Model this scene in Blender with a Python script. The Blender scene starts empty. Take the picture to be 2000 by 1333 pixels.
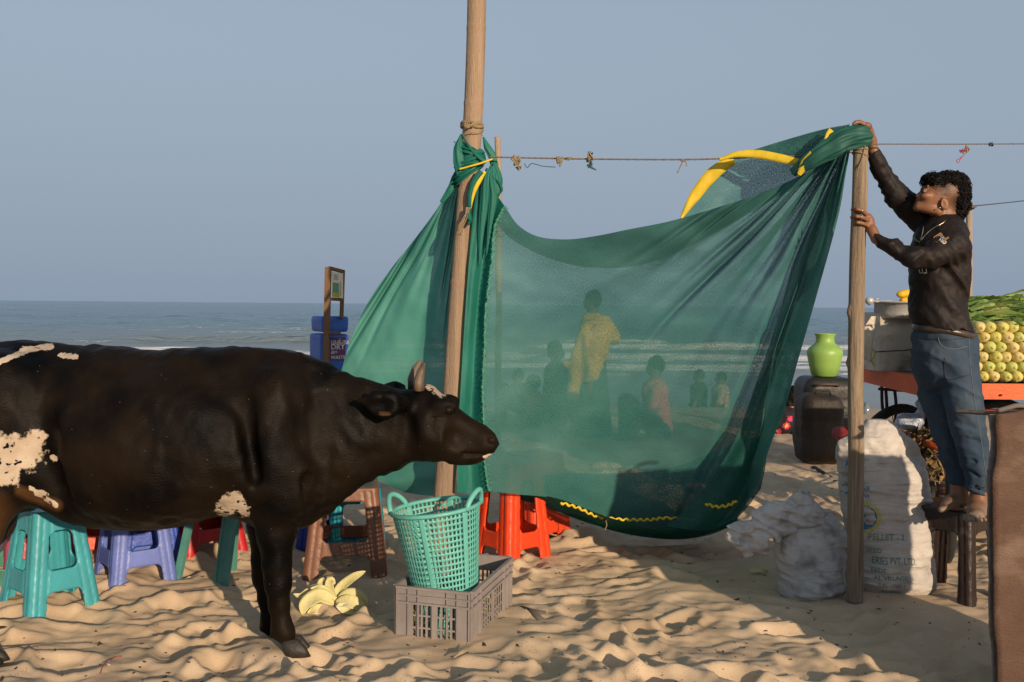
import bpy, bmesh, math, random
import numpy as np
from mathutils import Vector, Matrix, Euler, noise as mnoise
from mathutils.bvhtree import BVHTree
try:
    import openvdb as vdb
except ImportError:
    import pyopenvdb as vdb
random.seed(7); rng = np.random.default_rng(7)
scene = bpy.context.scene
col = scene.collection
R = math.radians

# ------------------------------------------------------------------ camera, sky, sun
CAM = Vector((0, 0, 1.4)); FPX = 1900.0
cd = bpy.data.cameras.new('camera'); cam = bpy.data.objects.new('camera', cd); col.objects.link(cam)
cd.lens = FPX * 36 / 2000; cd.sensor_width = 36; cd.clip_start = 0.05; cd.clip_end = 9000
PITCH = math.atan(71.5 / FPX)
cm = Matrix.Rotation(R(90) - PITCH, 4, 'X') @ Matrix.Rotation(R(0.5), 4, 'Z')
cam.matrix_world = Matrix.Translation(CAM) @ cm
scene.camera = cam
SUN_AZ = 27.0; SUN_EL = 13.5          # sun stands behind the camera to the right, low
w = bpy.data.worlds.new('World'); scene.world = w; w.use_nodes = True
wn = w.node_tree; wn.nodes.clear()
sky = wn.nodes.new('ShaderNodeTexSky'); sky.sky_type = 'NISHITA'; sky.sun_disc = False
sky.sun_elevation = R(SUN_EL); sky.sun_rotation = R(180 - SUN_AZ)
sky.air_density = 1.0; sky.dust_density = 2.6; sky.ozone_density = 1.6
hs = wn.nodes.new('ShaderNodeHueSaturation'); hs.inputs['Saturation'].default_value = 0.8
bg = wn.nodes.new('ShaderNodeBackground'); bg.inputs[1].default_value = 0.11
wo = wn.nodes.new('ShaderNodeOutputWorld')
wn.links.new(sky.outputs[0], hs.inputs['Color'])
SKYLINK = (hs, bg)
# hazy evening air: the same tint all round the compass, depends on elevation only
tc = wn.nodes.new('ShaderNodeTexCoord'); sx = wn.nodes.new('ShaderNodeSeparateXYZ')
wn.links.new(tc.outputs['Generated'], sx.inputs[0])
rp = wn.nodes.new('ShaderNodeMapRange'); rp.interpolation_type = 'SMOOTHERSTEP'
rp.inputs['From Min'].default_value = -0.05; rp.inputs['From Max'].default_value = 0.7
rp.inputs['To Min'].default_value = 0.96; rp.inputs['To Max'].default_value = 0.3
wn.links.new(sx.outputs['Z'], rp.inputs['Value'])
hc = wn.nodes.new('ShaderNodeValToRGB'); he = hc.color_ramp.elements
he[0].position = 0.0; he[0].color = (0.272, 0.335, 0.440, 1); he[1].position = 0.34; he[1].color = (0.375, 0.468, 0.565, 1)
wn.links.new(sx.outputs['Z'], hc.inputs[0])
hg = wn.nodes.new('ShaderNodeVectorMath'); hg.operation = 'SCALE'; hg.inputs['Scale'].default_value = 1 / 0.11
wn.links.new(hc.outputs[0], hg.inputs[0])
mx = wn.nodes.new('ShaderNodeMix'); mx.data_type = 'RGBA'
wn.links.new(rp.outputs[0], mx.inputs['Factor'])
wn.links.new(hs.outputs[0], mx.inputs['A']); wn.links.new(hg.outputs[0], mx.inputs['B'])
wn.links.new(mx.outputs['Result'], bg.inputs[0]); wn.links.new(bg.outputs[0], wo.inputs[0])
sd = bpy.data.lights.new('sun', 'SUN'); sun = bpy.data.objects.new('sun', sd); col.objects.link(sun)
sd.energy = 4.9; sd.angle = R(0.7); sd.color = (1.0, 0.78, 0.55)
SDIR = Vector((-math.sin(R(SUN_AZ)), math.cos(R(SUN_AZ)), -math.tan(R(SUN_EL)))).normalized()
sun.rotation_euler = SDIR.to_track_quat('-Z', 'Y').to_euler()
scene.view_settings.view_transform = 'Standard'; scene.view_settings.look = 'None'
scene.view_settings.gamma = 1; scene.view_settings.exposure = 0.0
scene.view_settings.use_curve_mapping = False
scene.cycles.max_bounces = 8; scene.cycles.transparent_max_bounces = 24

# ------------------------------------------------------------------ mapping: photo pixel + distance -> place
_m = np.array(cm.to_3x3()); _r, _u, _f = _m[:, 0], _m[:, 1], -_m[:, 2]
def at(px, py, Y):
    """world point(s) seen at pixel (px,py) lying at distance Y ahead of the camera"""
    px = np.asarray(px, float); py = np.asarray(py, float); Y = np.asarray(Y, float)
    d = _f + ((px - 1000) / FPX)[..., None] * _r + ((666.5 - py) / FPX)[..., None] * _u
    t = Y / d[..., 1]
    return d * t[..., None] + np.array([0, 0, 1.4])
def P(px, py, Y): return Vector(at(px, py, Y))
def gnd(px, py, z=0.0):
    d = _f + (px - 1000) / FPX * _r + (666.5 - py) / FPX * _u
    t = (z - 1.4) / d[2]
    return Vector((d[0] * t, d[1] * t, z))

# ------------------------------------------------------------------ numpy noise
_T = np.random.default_rng(3).random((64, 64, 64)).astype(np.float32) * 2 - 1
def vn(x, y, z=0.0):
    x, y, z = np.broadcast_arrays(np.asarray(x, np.float32), np.asarray(y, np.float32), np.asarray(z, np.float32))
    xi = np.floor(x).astype(int); yi = np.floor(y).astype(int); zi = np.floor(z).astype(int)
    fx = x - xi; fy = y - yi; fz = z - zi
    fx = fx * fx * (3 - 2 * fx); fy = fy * fy * (3 - 2 * fy); fz = fz * fz * (3 - 2 * fz)
    a = lambda i, j, k: _T[(xi + i) & 63, (yi + j) & 63, (zi + k) & 63]
    def l(p, q, t): return p + (q - p) * t
    return l(l(l(a(0,0,0), a(1,0,0), fx), l(a(0,1,0), a(1,1,0), fx), fy),
             l(l(a(0,0,1), a(1,0,1), fx), l(a(0,1,1), a(1,1,1), fx), fy), fz)
def fbm(x, y, z=0.0, o=3):
    s = 0; a = 1.0; f = 1.0
    for i in range(o):
        s = s + a * vn(np.asarray(x) * f + 7.3 * i, np.asarray(y) * f + 3.1 * i, np.asarray(z) * f); a *= .5; f *= 2.03
    return s
def sst(a, b, x):
    t = np.clip((np.asarray(x, float) - a) / (b - a), 0, 1); return t * t * (3 - 2 * t)

# ------------------------------------------------------------------ materials
def lk(nt, a, b): nt.links.new(a, b)
MATS = {}
def M(name, c1, c2=None, scale=6.0, rough=0.6, bump=0.0, bscale=60.0, spec=0.5, stretch=(1, 1, 1), metal=0.0,
      sheen=0.0, c3=None, s3=2.0, t3=(0.55, 0.7), rvar=0.0, trans=0.0, detail=5.0, ramp=(0.35, 0.65), sss=0.0):
    if name in MATS: return MATS[name]
    m = bpy.data.materials.new(name); m.use_nodes = True; nt = m.node_tree; n = nt.nodes
    b = n['Principled BSDF']; b.inputs['Roughness'].default_value = rough; b.inputs['Metallic'].default_value = metal
    b.inputs['Specular IOR Level'].default_value = spec; b.inputs['Sheen Weight'].default_value = sheen
    if trans: b.inputs['Transmission Weight'].default_value = trans
    if sss:
        b.inputs['Subsurface Weight'].default_value = sss; b.inputs['Subsurface Radius'].default_value = (.02, .008, .005); b.inputs['Subsurface Scale'].default_value = .5
    tcn = n.new('ShaderNodeTexCoord'); mp = n.new('ShaderNodeMapping'); mp.inputs['Scale'].default_value = stretch
    lk(nt, tcn.outputs['Object'], mp.inputs[0])
    if c2 is None: c2 = tuple(v * .8 for v in c1)
    nz = n.new('ShaderNodeTexNoise'); nz.inputs['Scale'].default_value = scale; nz.inputs['Detail'].default_value = detail
    nz.inputs['Roughness'].default_value = .6
    lk(nt, mp.outputs[0], nz.inputs['Vector'])
    rm = n.new('ShaderNodeValToRGB'); e = rm.color_ramp.elements
    e[0].position, e[1].position = ramp; e[0].color = (*c1, 1); e[1].color = (*c2, 1)
    lk(nt, nz.outputs['Fac'], rm.inputs[0]); out = rm.outputs[0]
    if c3 is not None:
        z3 = n.new('ShaderNodeTexNoise'); z3.inputs['Scale'].default_value = s3; z3.inputs['Detail'].default_value = 6
        lk(nt, mp.outputs[0], z3.inputs['Vector'])
        r3 = n.new('ShaderNodeValToRGB'); r3.color_ramp.elements[0].position, r3.color_ramp.elements[1].position = t3
        lk(nt, z3.outputs['Fac'], r3.inputs[0])
        k = n.new('ShaderNodeMix'); k.data_type = 'RGBA'; lk(nt, r3.outputs[0], k.inputs['Factor']); lk(nt, out, k.inputs['A'])
        k.inputs['B'].default_value = (*c3, 1); out = k.outputs['Result']
    lk(nt, out, b.inputs['Base Color'])
    if rvar:
        mr = n.new('ShaderNodeMapRange'); mr.inputs['To Min'].default_value = max(0, rough - rvar); mr.inputs['To Max'].default_value = min(1, rough + rvar)
        lk(nt, nz.outputs['Fac'], mr.inputs['Value']); lk(nt, mr.outputs[0], b.inputs['Roughness'])
    if bump:
        bz = n.new('ShaderNodeTexNoise'); bz.inputs['Scale'].default_value = bscale; bz.inputs['Detail'].default_value = 4
        lk(nt, mp.outputs[0], bz.inputs['Vector'])
        bp = n.new('ShaderNodeBump'); bp.inputs['Strength'].default_value = bump; bp.inputs['Distance'].default_value = 0.6 / bscale
        lk(nt, bz.outputs['Fac'], bp.inputs['Height']); lk(nt, bp.outputs[0], b.inputs['Normal'])
    MATS[name] = m; return m

def creases(mat, scale, dist, stretch=(1, 1, 1), strength=.8, rot=(0, 0, 0)):
    """cloth creases: ridged relief added in front of the material's fine bump"""
    nt = mat.node_tree; n = nt.nodes; b = n['Principled BSDF']; old = b.inputs['Normal'].links[0].from_socket if b.inputs['Normal'].links else None
    tcn = n.new('ShaderNodeTexCoord'); mp = n.new('ShaderNodeMapping'); mp.inputs['Scale'].default_value = stretch; mp.inputs['Rotation'].default_value = rot; lk(nt, tcn.outputs['Object'], mp.inputs[0])
    z = n.new('ShaderNodeTexNoise'); z.noise_type = 'RIDGED_MULTIFRACTAL'; z.inputs['Scale'].default_value = scale; z.inputs['Detail'].default_value = 3; z.inputs['Distortion'].default_value = .6; lk(nt, mp.outputs[0], z.inputs['Vector'])
    bp = n.new('ShaderNodeBump'); bp.inputs['Strength'].default_value = strength; bp.inputs['Distance'].default_value = dist; lk(nt, z.outputs['Fac'], bp.inputs['Height'])
    if old is not None: lk(nt, old, bp.inputs['Normal'])
    lk(nt, bp.outputs[0], b.inputs['Normal'])

# ------------------------------------------------------------------ objects
def tag(o, label=None, cat=None, group=None, kind=None):
    if label: o['label'] = label
    if cat: o['category'] = cat
    if group: o['group'] = group
    if kind: o['kind'] = kind
    return o
def thing(name, loc, label, cat, group=None, rz=0.0, rot=None):
    o = bpy.data.objects.new(name, None); col.objects.link(o); o.empty_display_size = .1
    o.location = loc; o.rotation_euler = rot if rot is not None else (0, 0, rz)
    return tag(o, label, cat, group)
def mesh(name, V, F, mat=None, parent=None, smooth=True, local=False, base=None):
    """V in world coordinates (or in the parent's own when local)"""
    V = np.asarray(V, float).reshape(-1, 3)
    me = bpy.data.meshes.new(name)
    o = bpy.data.objects.new(name, me); col.objects.link(o)
    if parent is not None:
        o.parent = parent
        if not local:
            mw = Matrix.LocRotScale(parent.location, parent.rotation_euler, parent.scale)
            p = parent
            while p.parent is not None:
                p = p.parent; mw = Matrix.LocRotScale(p.location, p.rotation_euler, p.scale) @ mw
            A = np.array(mw.inverted()); V = V @ A[:3, :3].T + A[:3, 3]
    elif base is not None:
        V = V - np.array(base); o.location = base
    if isinstance(F, np.ndarray) and F.ndim == 2:
        k = F.shape[1]
        me.vertices.add(len(V)); me.vertices.foreach_set('co', V.ravel().astype(np.float32))
        me.loops.add(F.size); me.loops.foreach_set('vertex_index', F.ravel().astype(np.int32))
        me.polygons.add(len(F)); me.polygons.foreach_set('loop_start', np.arange(0, F.size, k, dtype=np.int32))
        me.update(calc_edges=True); me.validate()
    else:
        me.from_pydata([tuple(v) for v in V], [], [tuple(f) for f in F]); me.update()
    me.polygons.foreach_set('use_smooth', np.full(len(me.polygons), smooth)); 
    if mat is not None:
        for q in (mat if isinstance(mat, (list, tuple)) else [mat]): me.materials.append(q)
    return o
class MB:
    """collects simple shapes; build() links them as one mesh object"""
    def __init__(s): s.V = []; s.F = []
    def add(s, V, F):
        b = len(s.V); s.V += [tuple(map(float, v)) for v in V]; s.F += [tuple(int(i) + b for i in f) for f in F]; return s
    def box(s, lo, hi, mat4=None, jit=0):
        x0, y0, z0 = lo; x1, y1, z1 = hi
        V = [Vector(v) for v in ((x0,y0,z0),(x1,y0,z0),(x1,y1,z0),(x0,y1,z0),(x0,y0,z1),(x1,y0,z1),(x1,y1,z1),(x0,y1,z1))]
        if jit: V = [v + Vector([random.uniform(-jit, jit) for _ in range(3)]) for v in V]
        if mat4 is not None: V = [mat4 @ v for v in V]
        return s.add(V, [(0,3,2,1),(4,5,6,7),(0,1,5,4),(1,2,6,5),(2,3,7,6),(3,0,4,7)])
    def tube(s, pts, r, n=8, cap=True, sq=None, prof=None):
        V, F = tube_vf(pts, r, n, cap, sq, prof); return s.add(V, F)
    def lathe(s, prof, n=24, mat4=None, cap=True):
        V = []; F = []
        for (r, z) in prof:
            for i in range(n):
                a = 2 * math.pi * i / n; v = Vector((r * math.cos(a), r * math.sin(a), z)); V.append(mat4 @ v if mat4 is not None else v)
        for j in range(len(prof) - 1):
            for i in range(n): F.append((j*n+i, j*n+(i+1)%n, (j+1)*n+(i+1)%n, (j+1)*n+i))
        if cap: F.append(tuple(range(n))[::-1]); F.append(tuple((len(prof)-1)*n+i for i in range(n)))
        return s.add(V, F)
    def build(s, name, mat, parent=None, smooth=False, local=False, base=None):
        return mesh(name, s.V, s.F, mat, parent, smooth, local, base)
def tube_vf(pts, r, n=8, cap=True, sq=None, prof=None):
    pts = [Vector(p) for p in pts]; k = len(pts)
    rs = [r] * k if not hasattr(r, '__len__') else list(r)
    V = []; F = []; up = Vector((0, 0, 1))
    t0 = (pts[1] - pts[0]).normalized(); 
    if abs(t0.dot(up)) > .9: up = Vector((0, -1, 0))
    a = t0.cross(up).normalized()
    for i, p in enumerate(pts):
        t = (pts[min(i+1, k-1)] - pts[max(i-1, 0)]).normalized()
        a = (a - t * a.dot(t)).normalized(); b = t.cross(a)
        for j in range(n):
            th = 2 * math.pi * j / n; q = prof(th, i / (k - 1)) if prof else 1.0
            s1, s2 = (1, 1) if sq is None else sq
            V.append(p + (a * math.cos(th) * s1 + b * math.sin(th) * s2) * rs[i] * q)
    for i in range(k - 1):
        for j in range(n): F.append((i*n+j, i*n+(j+1)%n, (i+1)*n+(j+1)%n, (i+1)*n+j))
    if cap: F.append(tuple(range(n))[::-1]); F.append(tuple((k-1)*n+i for i in range(n)))
    return V, F
def spline(pts, n):
    """Catmull-Rom through points, n samples"""
    p = np.asarray([tuple(q) for q in pts], float); d = np.r_[0, np.cumsum(np.linalg.norm(np.diff(p, axis=0), axis=1) ** .5 + 1e-9)]
    d /= d[-1]; t = np.linspace(0, 1, n); out = np.zeros((n, p.shape[1]))
    m = np.zeros_like(p); m[1:-1] = (p[2:] - p[:-2]) / (d[2:] - d[:-2])[:, None]
    m[0] = (p[1] - p[0]) / (d[1] - d[0]); m[-1] = (p[-1] - p[-2]) / (d[-1] - d[-2])
    i = np.clip(np.searchsorted(d, t, side='right') - 1, 0, len(p) - 2); h = (d[i+1] - d[i]); s = (t - d[i]) / h
    s = s[:, None]; h = h[:, None]
    return (2*s**3-3*s**2+1)*p[i] + (s**3-2*s**2+s)*h*m[i] + (-2*s**3+3*s**2)*p[i+1] + (s**3-s**2)*h*m[i+1]
def ip(xs, ys):
    xs = np.asarray(xs, float); ys = np.asarray(ys, float)
    def f(x):
        x = np.asarray(x, float); m = np.gradient(ys, xs)
        i = np.clip(np.searchsorted(xs, x, side='right') - 1, 0, len(xs) - 2); h = xs[i+1] - xs[i]
        s = np.clip((x - xs[i]) / h, 0, 1)
        return (2*s**3-3*s**2+1)*ys[i] + (s**3-2*s**2+s)*h*m[i] + (-2*s**3+3*s**2)*ys[i+1] + (s**3-s**2)*h*m[i+1]
    return f

# ------------------------------------------------------------------ implicit modelling (union of soft shapes -> mesh)
class SDF:
    def __init__(s, lo, hi, h):
        s.lo = np.array(lo, float); s.h = h; s.n = np.ceil((np.array(hi) - s.lo) / h).astype(int) + 1
        s.d = np.full(s.n, 1.0, np.float32)
    def sub(s, lo, hi):
        a = np.clip(np.floor((np.asarray(lo) - s.lo) / s.h).astype(int), 0, s.n); b = np.clip(np.ceil((np.asarray(hi) - s.lo) / s.h).astype(int) + 1, 0, s.n)
        sl = tuple(slice(i, j) for i, j in zip(a, b))
        X, Y, Z = (s.lo[k] + s.h * np.arange(a[k], b[k], dtype=np.float32) for k in range(3))
        return sl, X[:, None, None].astype(np.float32), Y[None, :, None].astype(np.float32), Z[None, None, :].astype(np.float32)
    def mix(s, sl, v, k, op):
        d = s.d[sl]
        if d.size == 0: return
        if op == '-': v = -v; 
        if op == '+':
            if k > 0:
                h = np.clip(.5 + .5 * (v - d) / k, 0, 1); s.d[sl] = v + (d - v) * h - k * h * (1 - h)
            else: s.d[sl] = np.minimum(d, v)
        else:
            if k > 0:
                h = np.clip(.5 - .5 * (v - d) / k, 0, 1); s.d[sl] = v + (d - v) * h + k * h * (1 - h)
            else: s.d[sl] = np.maximum(d, v)
    def cap(s, a, b, ra, rb=None, k=.02, op='+', sc=(1, 1, 1)):
        rb = ra if rb is None else rb; a = np.array(a, float); b = np.array(b, float); sc = np.array(sc, float)
        m = max(ra, rb) * max(1, (1 / sc).max()) + k + 3 * s.h
        sl, X, Y, Z = s.sub(np.minimum(a, b) - m, np.maximum(a, b) + m)
        ab = (b - a) * sc; L = max((ab ** 2).sum(), 1e-9)
        px, py, pz = (X - a[0]) * sc[0], (Y - a[1]) * sc[1], (Z - a[2]) * sc[2]
        t = np.clip((px * ab[0] + py * ab[1] + pz * ab[2]) / L, 0, 1)
        v = np.sqrt((px - t * ab[0]) ** 2 + (py - t * ab[1]) ** 2 + (pz - t * ab[2]) ** 2) - (ra + (rb - ra) * t)
        s.mix(sl, v / sc.max(), k, op); return s
    def chain(s, pts, rs, k=.02, op='+', sc=(1, 1, 1)):
        for i in range(len(pts) - 1): s.cap(pts[i], pts[i+1], rs[i], rs[i+1], k, op, sc)
        return s
    def ell(s, c, r, k=.02, op='+', rot=None):
        c = np.array(c, float); r = np.array(r, float); m = r.max() + k + 3 * s.h
        if rot is None: sl, X, Y, Z = s.sub(c - r - k - 3*s.h, c + r + k + 3*s.h)
        else: sl, X, Y, Z = s.sub(c - m, c + m)
        x, y, z = X - c[0], Y - c[1], Z - c[2]
        if rot is not None:
            A = np.array(Euler(rot).to_matrix()).T
            x, y, z = (A[i, 0] * x + A[i, 1] * y + A[i, 2] * z for i in range(3))
        k0 = np.sqrt((x / r[0]) ** 2 + (y / r[1]) ** 2 + (z / r[2]) ** 2); k1 = np.sqrt((x / r[0]**2) ** 2 + (y / r[1]**2) ** 2 + (z / r[2]**2) ** 2)
        s.mix(sl, k0 * (k0 - 1) / np.maximum(k1, 1e-6), k, op); return s
    def fn(s, f, lo=None, hi=None, k=0.0, op='+'):
        lo = s.lo if lo is None else lo; hi = s.lo + s.h * s.n if hi is None else hi
        sl, X, Y, Z = s.sub(lo, hi); s.mix(sl, f(X, Y, Z).astype(np.float32), k, op); return s
    def disp(s, f, band=.06):
        i = np.argwhere(np.abs(s.d) < band)
        if len(i):
            p = s.lo + i * s.h; s.d[i[:, 0], i[:, 1], i[:, 2]] += f(p[:, 0], p[:, 1], p[:, 2]).astype(np.float32)
        return s
    def vf(s, adapt=0.0):
        g = vdb.FloatGrid(1.0); g.copyFromArray(np.ascontiguousarray(s.d))
        p, t, q = g.convertToPolygons(isovalue=0.0, adaptivity=adapt)
        V = s.lo + p.astype(float) * s.h
        F = [tuple(x[::-1]) for x in q.tolist()] + [tuple(x[::-1]) for x in t.tolist()]
        if len(t) == 0: F = q[:, ::-1].copy().astype(np.int32)
        return V, F
def flipfix(o):
    bm = bmesh.new(); bm.from_mesh(o.data); bmesh.ops.recalc_face_normals(bm, faces=bm.faces); bm.to_mesh(o.data); bm.free(); return o
def solid(o, t, off=0):
    m = o.modifiers.new('solid', 'SOLIDIFY'); m.thickness = t; m.offset = off; return o

# text and flat print laid onto a surface (flat ink on the real sack, shirt, bin)
def text_mesh(txt, size, bold=False):
    cu = bpy.data.curves.new('t', 'FONT'); cu.body = txt; cu.size = size; cu.resolution_u = 2; cu.offset = .012 * size if bold else 0
    o = bpy.data.objects.new('t', cu); col.objects.link(o); dg = bpy.context.evaluated_depsgraph_get()
    me = bpy.data.meshes.new_from_object(o.evaluated_get(dg)); bpy.data.objects.remove(o); bpy.data.curves.remove(cu)
    bm = bmesh.new(); bm.from_mesh(me); bmesh.ops.triangulate(bm, faces=bm.faces)
    long = [e for e in bm.edges if e.calc_length() > size * .35]
    bmesh.ops.subdivide_edges(bm, edges=long, cuts=1); bmesh.ops.triangulate(bm, faces=bm.faces)
    V = np.array([v.co[:] for v in bm.verts]).reshape(-1, 3); F = [tuple(v.index for v in f.verts) for f in bm.faces]; bm.free()
    bpy.data.meshes.remove(me); return V[:, :2], F
def ink(name, V2, F, origin, xdir, zdir, ray, bvh, mat, parent, off=.0015):
    """V2 in metres; laid from origin along xdir/zdir, then dropped along ray onto the surface"""
    xd = Vector(xdir).normalized(); zd = Vector(zdir).normalized(); rd = Vector(ray).normalized(); out = []; ok = []
    for x, z in V2:
        p = Vector(origin) + xd * float(x) + zd * float(z)
        h, nrm, i, d = bvh.ray_cast(p - rd * .5, rd, 1.2)
        ok.append(h is not None); out.append((h - rd * off) if h is not None else p)
    F = [f for f in F if all(ok[i] for i in f)]
    return mesh(name, np.array([tuple(v) for v in out]), F, mat, parent, smooth=False) if F else None
def bvh_of(V, F): return BVHTree.FromPolygons([Vector(v) for v in np.asarray(V)], [tuple(int(i) for i in f) for f in F])
# ================================================================== SETTING: sand, sea
_pr = np.random.default_rng(11)
PITS = []
for i in range(900):
    y = _pr.uniform(2.2, 11) ** 1.0; x = _pr.uniform(-.62 * y - .4, .62 * y + .4)
    PITS.append((x, y, _pr.uniform(.045, .085), _pr.uniform(.08, .16), _pr.uniform(0, math.pi), _pr.uniform(.012, .032)))
FLAT = [(-.28, 4.12, .36), (.93, 4.72, .28), (1.72, 4.75, .26), (2.05, 4.5, .3), (-.95, 3.95, .15)]   # trampled level round heavy things
def gh(x, y, pits=True):
    x = np.asarray(x, float); y = np.asarray(y, float); x, y = np.broadcast_arrays(x, y)
    near = 1 - sst(9, 16, y); near = near * (1 - sst(6, 14, np.abs(x))) * sst(-2, 1, y)
    wx = x + .10 * fbm(x * 2.2, y * 2.2, 5); wy = y + .10 * fbm(x * 2.0, y * 2.0, 9)
    u = wx * .93 + wy * .37; v = -wx * .37 + wy * .93
    b = np.abs(vn(u * 2.1, v * 5.4, 2)); b2 = np.abs(vn(u * 4.6 + 9, v * 9.5, 4))
    z = .045 * vn(x * .8, y * .8, 7) + .018 * np.minimum(b, .62) + .013 * b2 + .021 * np.abs(vn(x * 2.6 + 3, y * 3.1, 12)) - .022
    z = z + .009 * fbm(x * 9, y * 15, 1, 4)
    z = z * near
    if pits:
        for (cx, cy, a, bb, th, dp) in PITS:
            m = (np.abs(x - cx) < .3) & (np.abs(y - cy) < .3)
            if not m.any(): continue
            dx = x[m] - cx; dy = y[m] - cy; c, s = math.cos(th), math.sin(th)
            q = np.sqrt(((dx * c + dy * s) / bb) ** 2 + ((-dx * s + dy * c) / a) ** 2)
            z[m] += dp * (-np.exp(-(q ** 2.6)) + .55 * np.exp(-((q - 1.35) ** 2) / .09))
    for (cx, cy, rr) in FLAT:
        d = np.sqrt((x - cx) ** 2 + (y - cy) ** 2); k = sst(rr * 1.5, rr * .6, d); z = z * (1 - .75 * k)
    z = z - 1.02 * sst(11.5, 25, y) - .9 * sst(25, 60, y) - 3 * sst(60, 200, y)
    return z
def gz(x, y): return float(gh(np.array([x]), np.array([y]))[0])
def growth(a, b, step, r):
    out = [a]; st = step
    while out[-1] < b: st *= r; out.append(out[-1] + st)
    return out
xs = np.arange(-2.75, 2.75, .0135); gx = growth(2.75, 400, .02, 1.16)
xs = np.r_[-np.array(gx)[::-1], xs, gx]
ys = np.r_[-30, -12, -5, -2, -.5, .5, 1.2, 1.7, np.arange(2.0, 7.0, .0135), growth(7.0, 300, .015, 1.022)]
GX, GY = np.meshgrid(xs, ys); GZ = gh(GX, GY)
nx_, ny_ = len(xs), len(ys); idx = np.arange(nx_ * ny_).reshape(ny_, nx_)
gF = np.stack([idx[:-1, :-1], idx[:-1, 1:], idx[1:, 1:], idx[1:, :-1]], -1).reshape(-1, 4)
def sand_mat():
    m = M('sand', (.48, .355, .235), (.58, .44, .30), 3.0, .95, .55, 900, .25, c3=(.39, .28, .18), s3=1.3, t3=(.52, .72))
    nt = m.node_tree; n = nt.nodes; b = n['Principled BSDF']; src = b.inputs['Base Color'].links[0].from_socket
    tcn = n.new('ShaderNodeTexCoord')
    # grains
    g = n.new('ShaderNodeTexNoise'); g.inputs['Scale'].default_value = 420; g.inputs['Detail'].default_value = 3; lk(nt, tcn.outputs['Object'], g.inputs['Vector'])
    gr = n.new('ShaderNodeMapRange'); gr.inputs['From Min'].default_value = .3; gr.inputs['From Max'].default_value = .7
    gr.inputs['To Min'].default_value = .8; gr.inputs['To Max'].default_value = 1.18; lk(nt, g.outputs['Fac'], gr.inputs['Value'])
    mu = n.new('ShaderNodeMix'); mu.data_type = 'RGBA'; mu.blend_type = 'MULTIPLY'; mu.inputs['Factor'].default_value = 1
    lk(nt, src, mu.inputs['A']); lk(nt, gr.outputs[0], mu.inputs['B'])
    # dark flecks gather in drifts
    v = n.new('ShaderNodeTexVoronoi'); v.inputs['Scale'].default_value = 75; lk(nt, tcn.outputs['Object'], v.inputs['Vector'])
    r = n.new('ShaderNodeValToRGB'); r.color_ramp.elements[0].position = .13; r.color_ramp.elements[0].color = (1, 1, 1, 1); r.color_ramp.elements[1].position = .2; r.color_ramp.elements[1].color = (0, 0, 0, 1)
    lk(nt, v.outputs['Distance'], r.inputs[0])
    z = n.new('ShaderNodeTexNoise'); z.inputs['Scale'].default_value = 5.5; z.inputs['Detail'].default_value = 5; lk(nt, tcn.outputs['Object'], z.inputs['Vector'])
    zr = n.new('ShaderNodeValToRGB'); zr.color_ramp.elements[0].position = .56; zr.color_ramp.elements[1].position = .66; lk(nt, z.outputs['Fac'], zr.inputs[0])
    mm = n.new('ShaderNodeMath'); mm.operation = 'MULTIPLY'; lk(nt, r.outputs[0], mm.inputs[0]); lk(nt, zr.outputs[0], mm.inputs[1])
    k = n.new('ShaderNodeMix'); k.data_type = 'RGBA'; lk(nt, mm.outputs[0], k.inputs['Factor']); lk(nt, mu.outputs['Result'], k.inputs['A']); k.inputs['B'].default_value = (.05, .035, .025, 1)
    # wet sand by the water
    sp = n.new('ShaderNodeSeparateXYZ'); lk(nt, tcn.outputs['Object'], sp.inputs[0])
    wt = n.new('ShaderNodeMapRange'); wt.inputs['From Min'].default_value = 17; wt.inputs['From Max'].default_value = 21; lk(nt, sp.outputs['Y'], wt.inputs['Value'])
    k2 = n.new('ShaderNodeMix'); k2.data_type = 'RGBA'; lk(nt, wt.outputs[0], k2.inputs['Factor']); lk(nt, k.outputs['Result'], k2.inputs['A']); k2.inputs['B'].default_value = (.12, .095, .07, 1)
    lk(nt, k2.outputs['Result'], b.inputs['Base Color'])
    rr = n.new('ShaderNodeMapRange'); rr.inputs['From Min'].default_value = 0; rr.inputs['To Min'].default_value = .95; rr.inputs['To Max'].default_value = .18; lk(nt, wt.outputs[0], rr.inputs['Value'])
    lk(nt, rr.outputs[0], b.inputs['Roughness'])
    return m
ground = mesh('sand', np.stack([GX, GY, GZ], -1).reshape(-1, 3), gF, sand_mat()); tag(ground, kind='structure')
ground.rotation_euler = (0, 0, 0)

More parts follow.
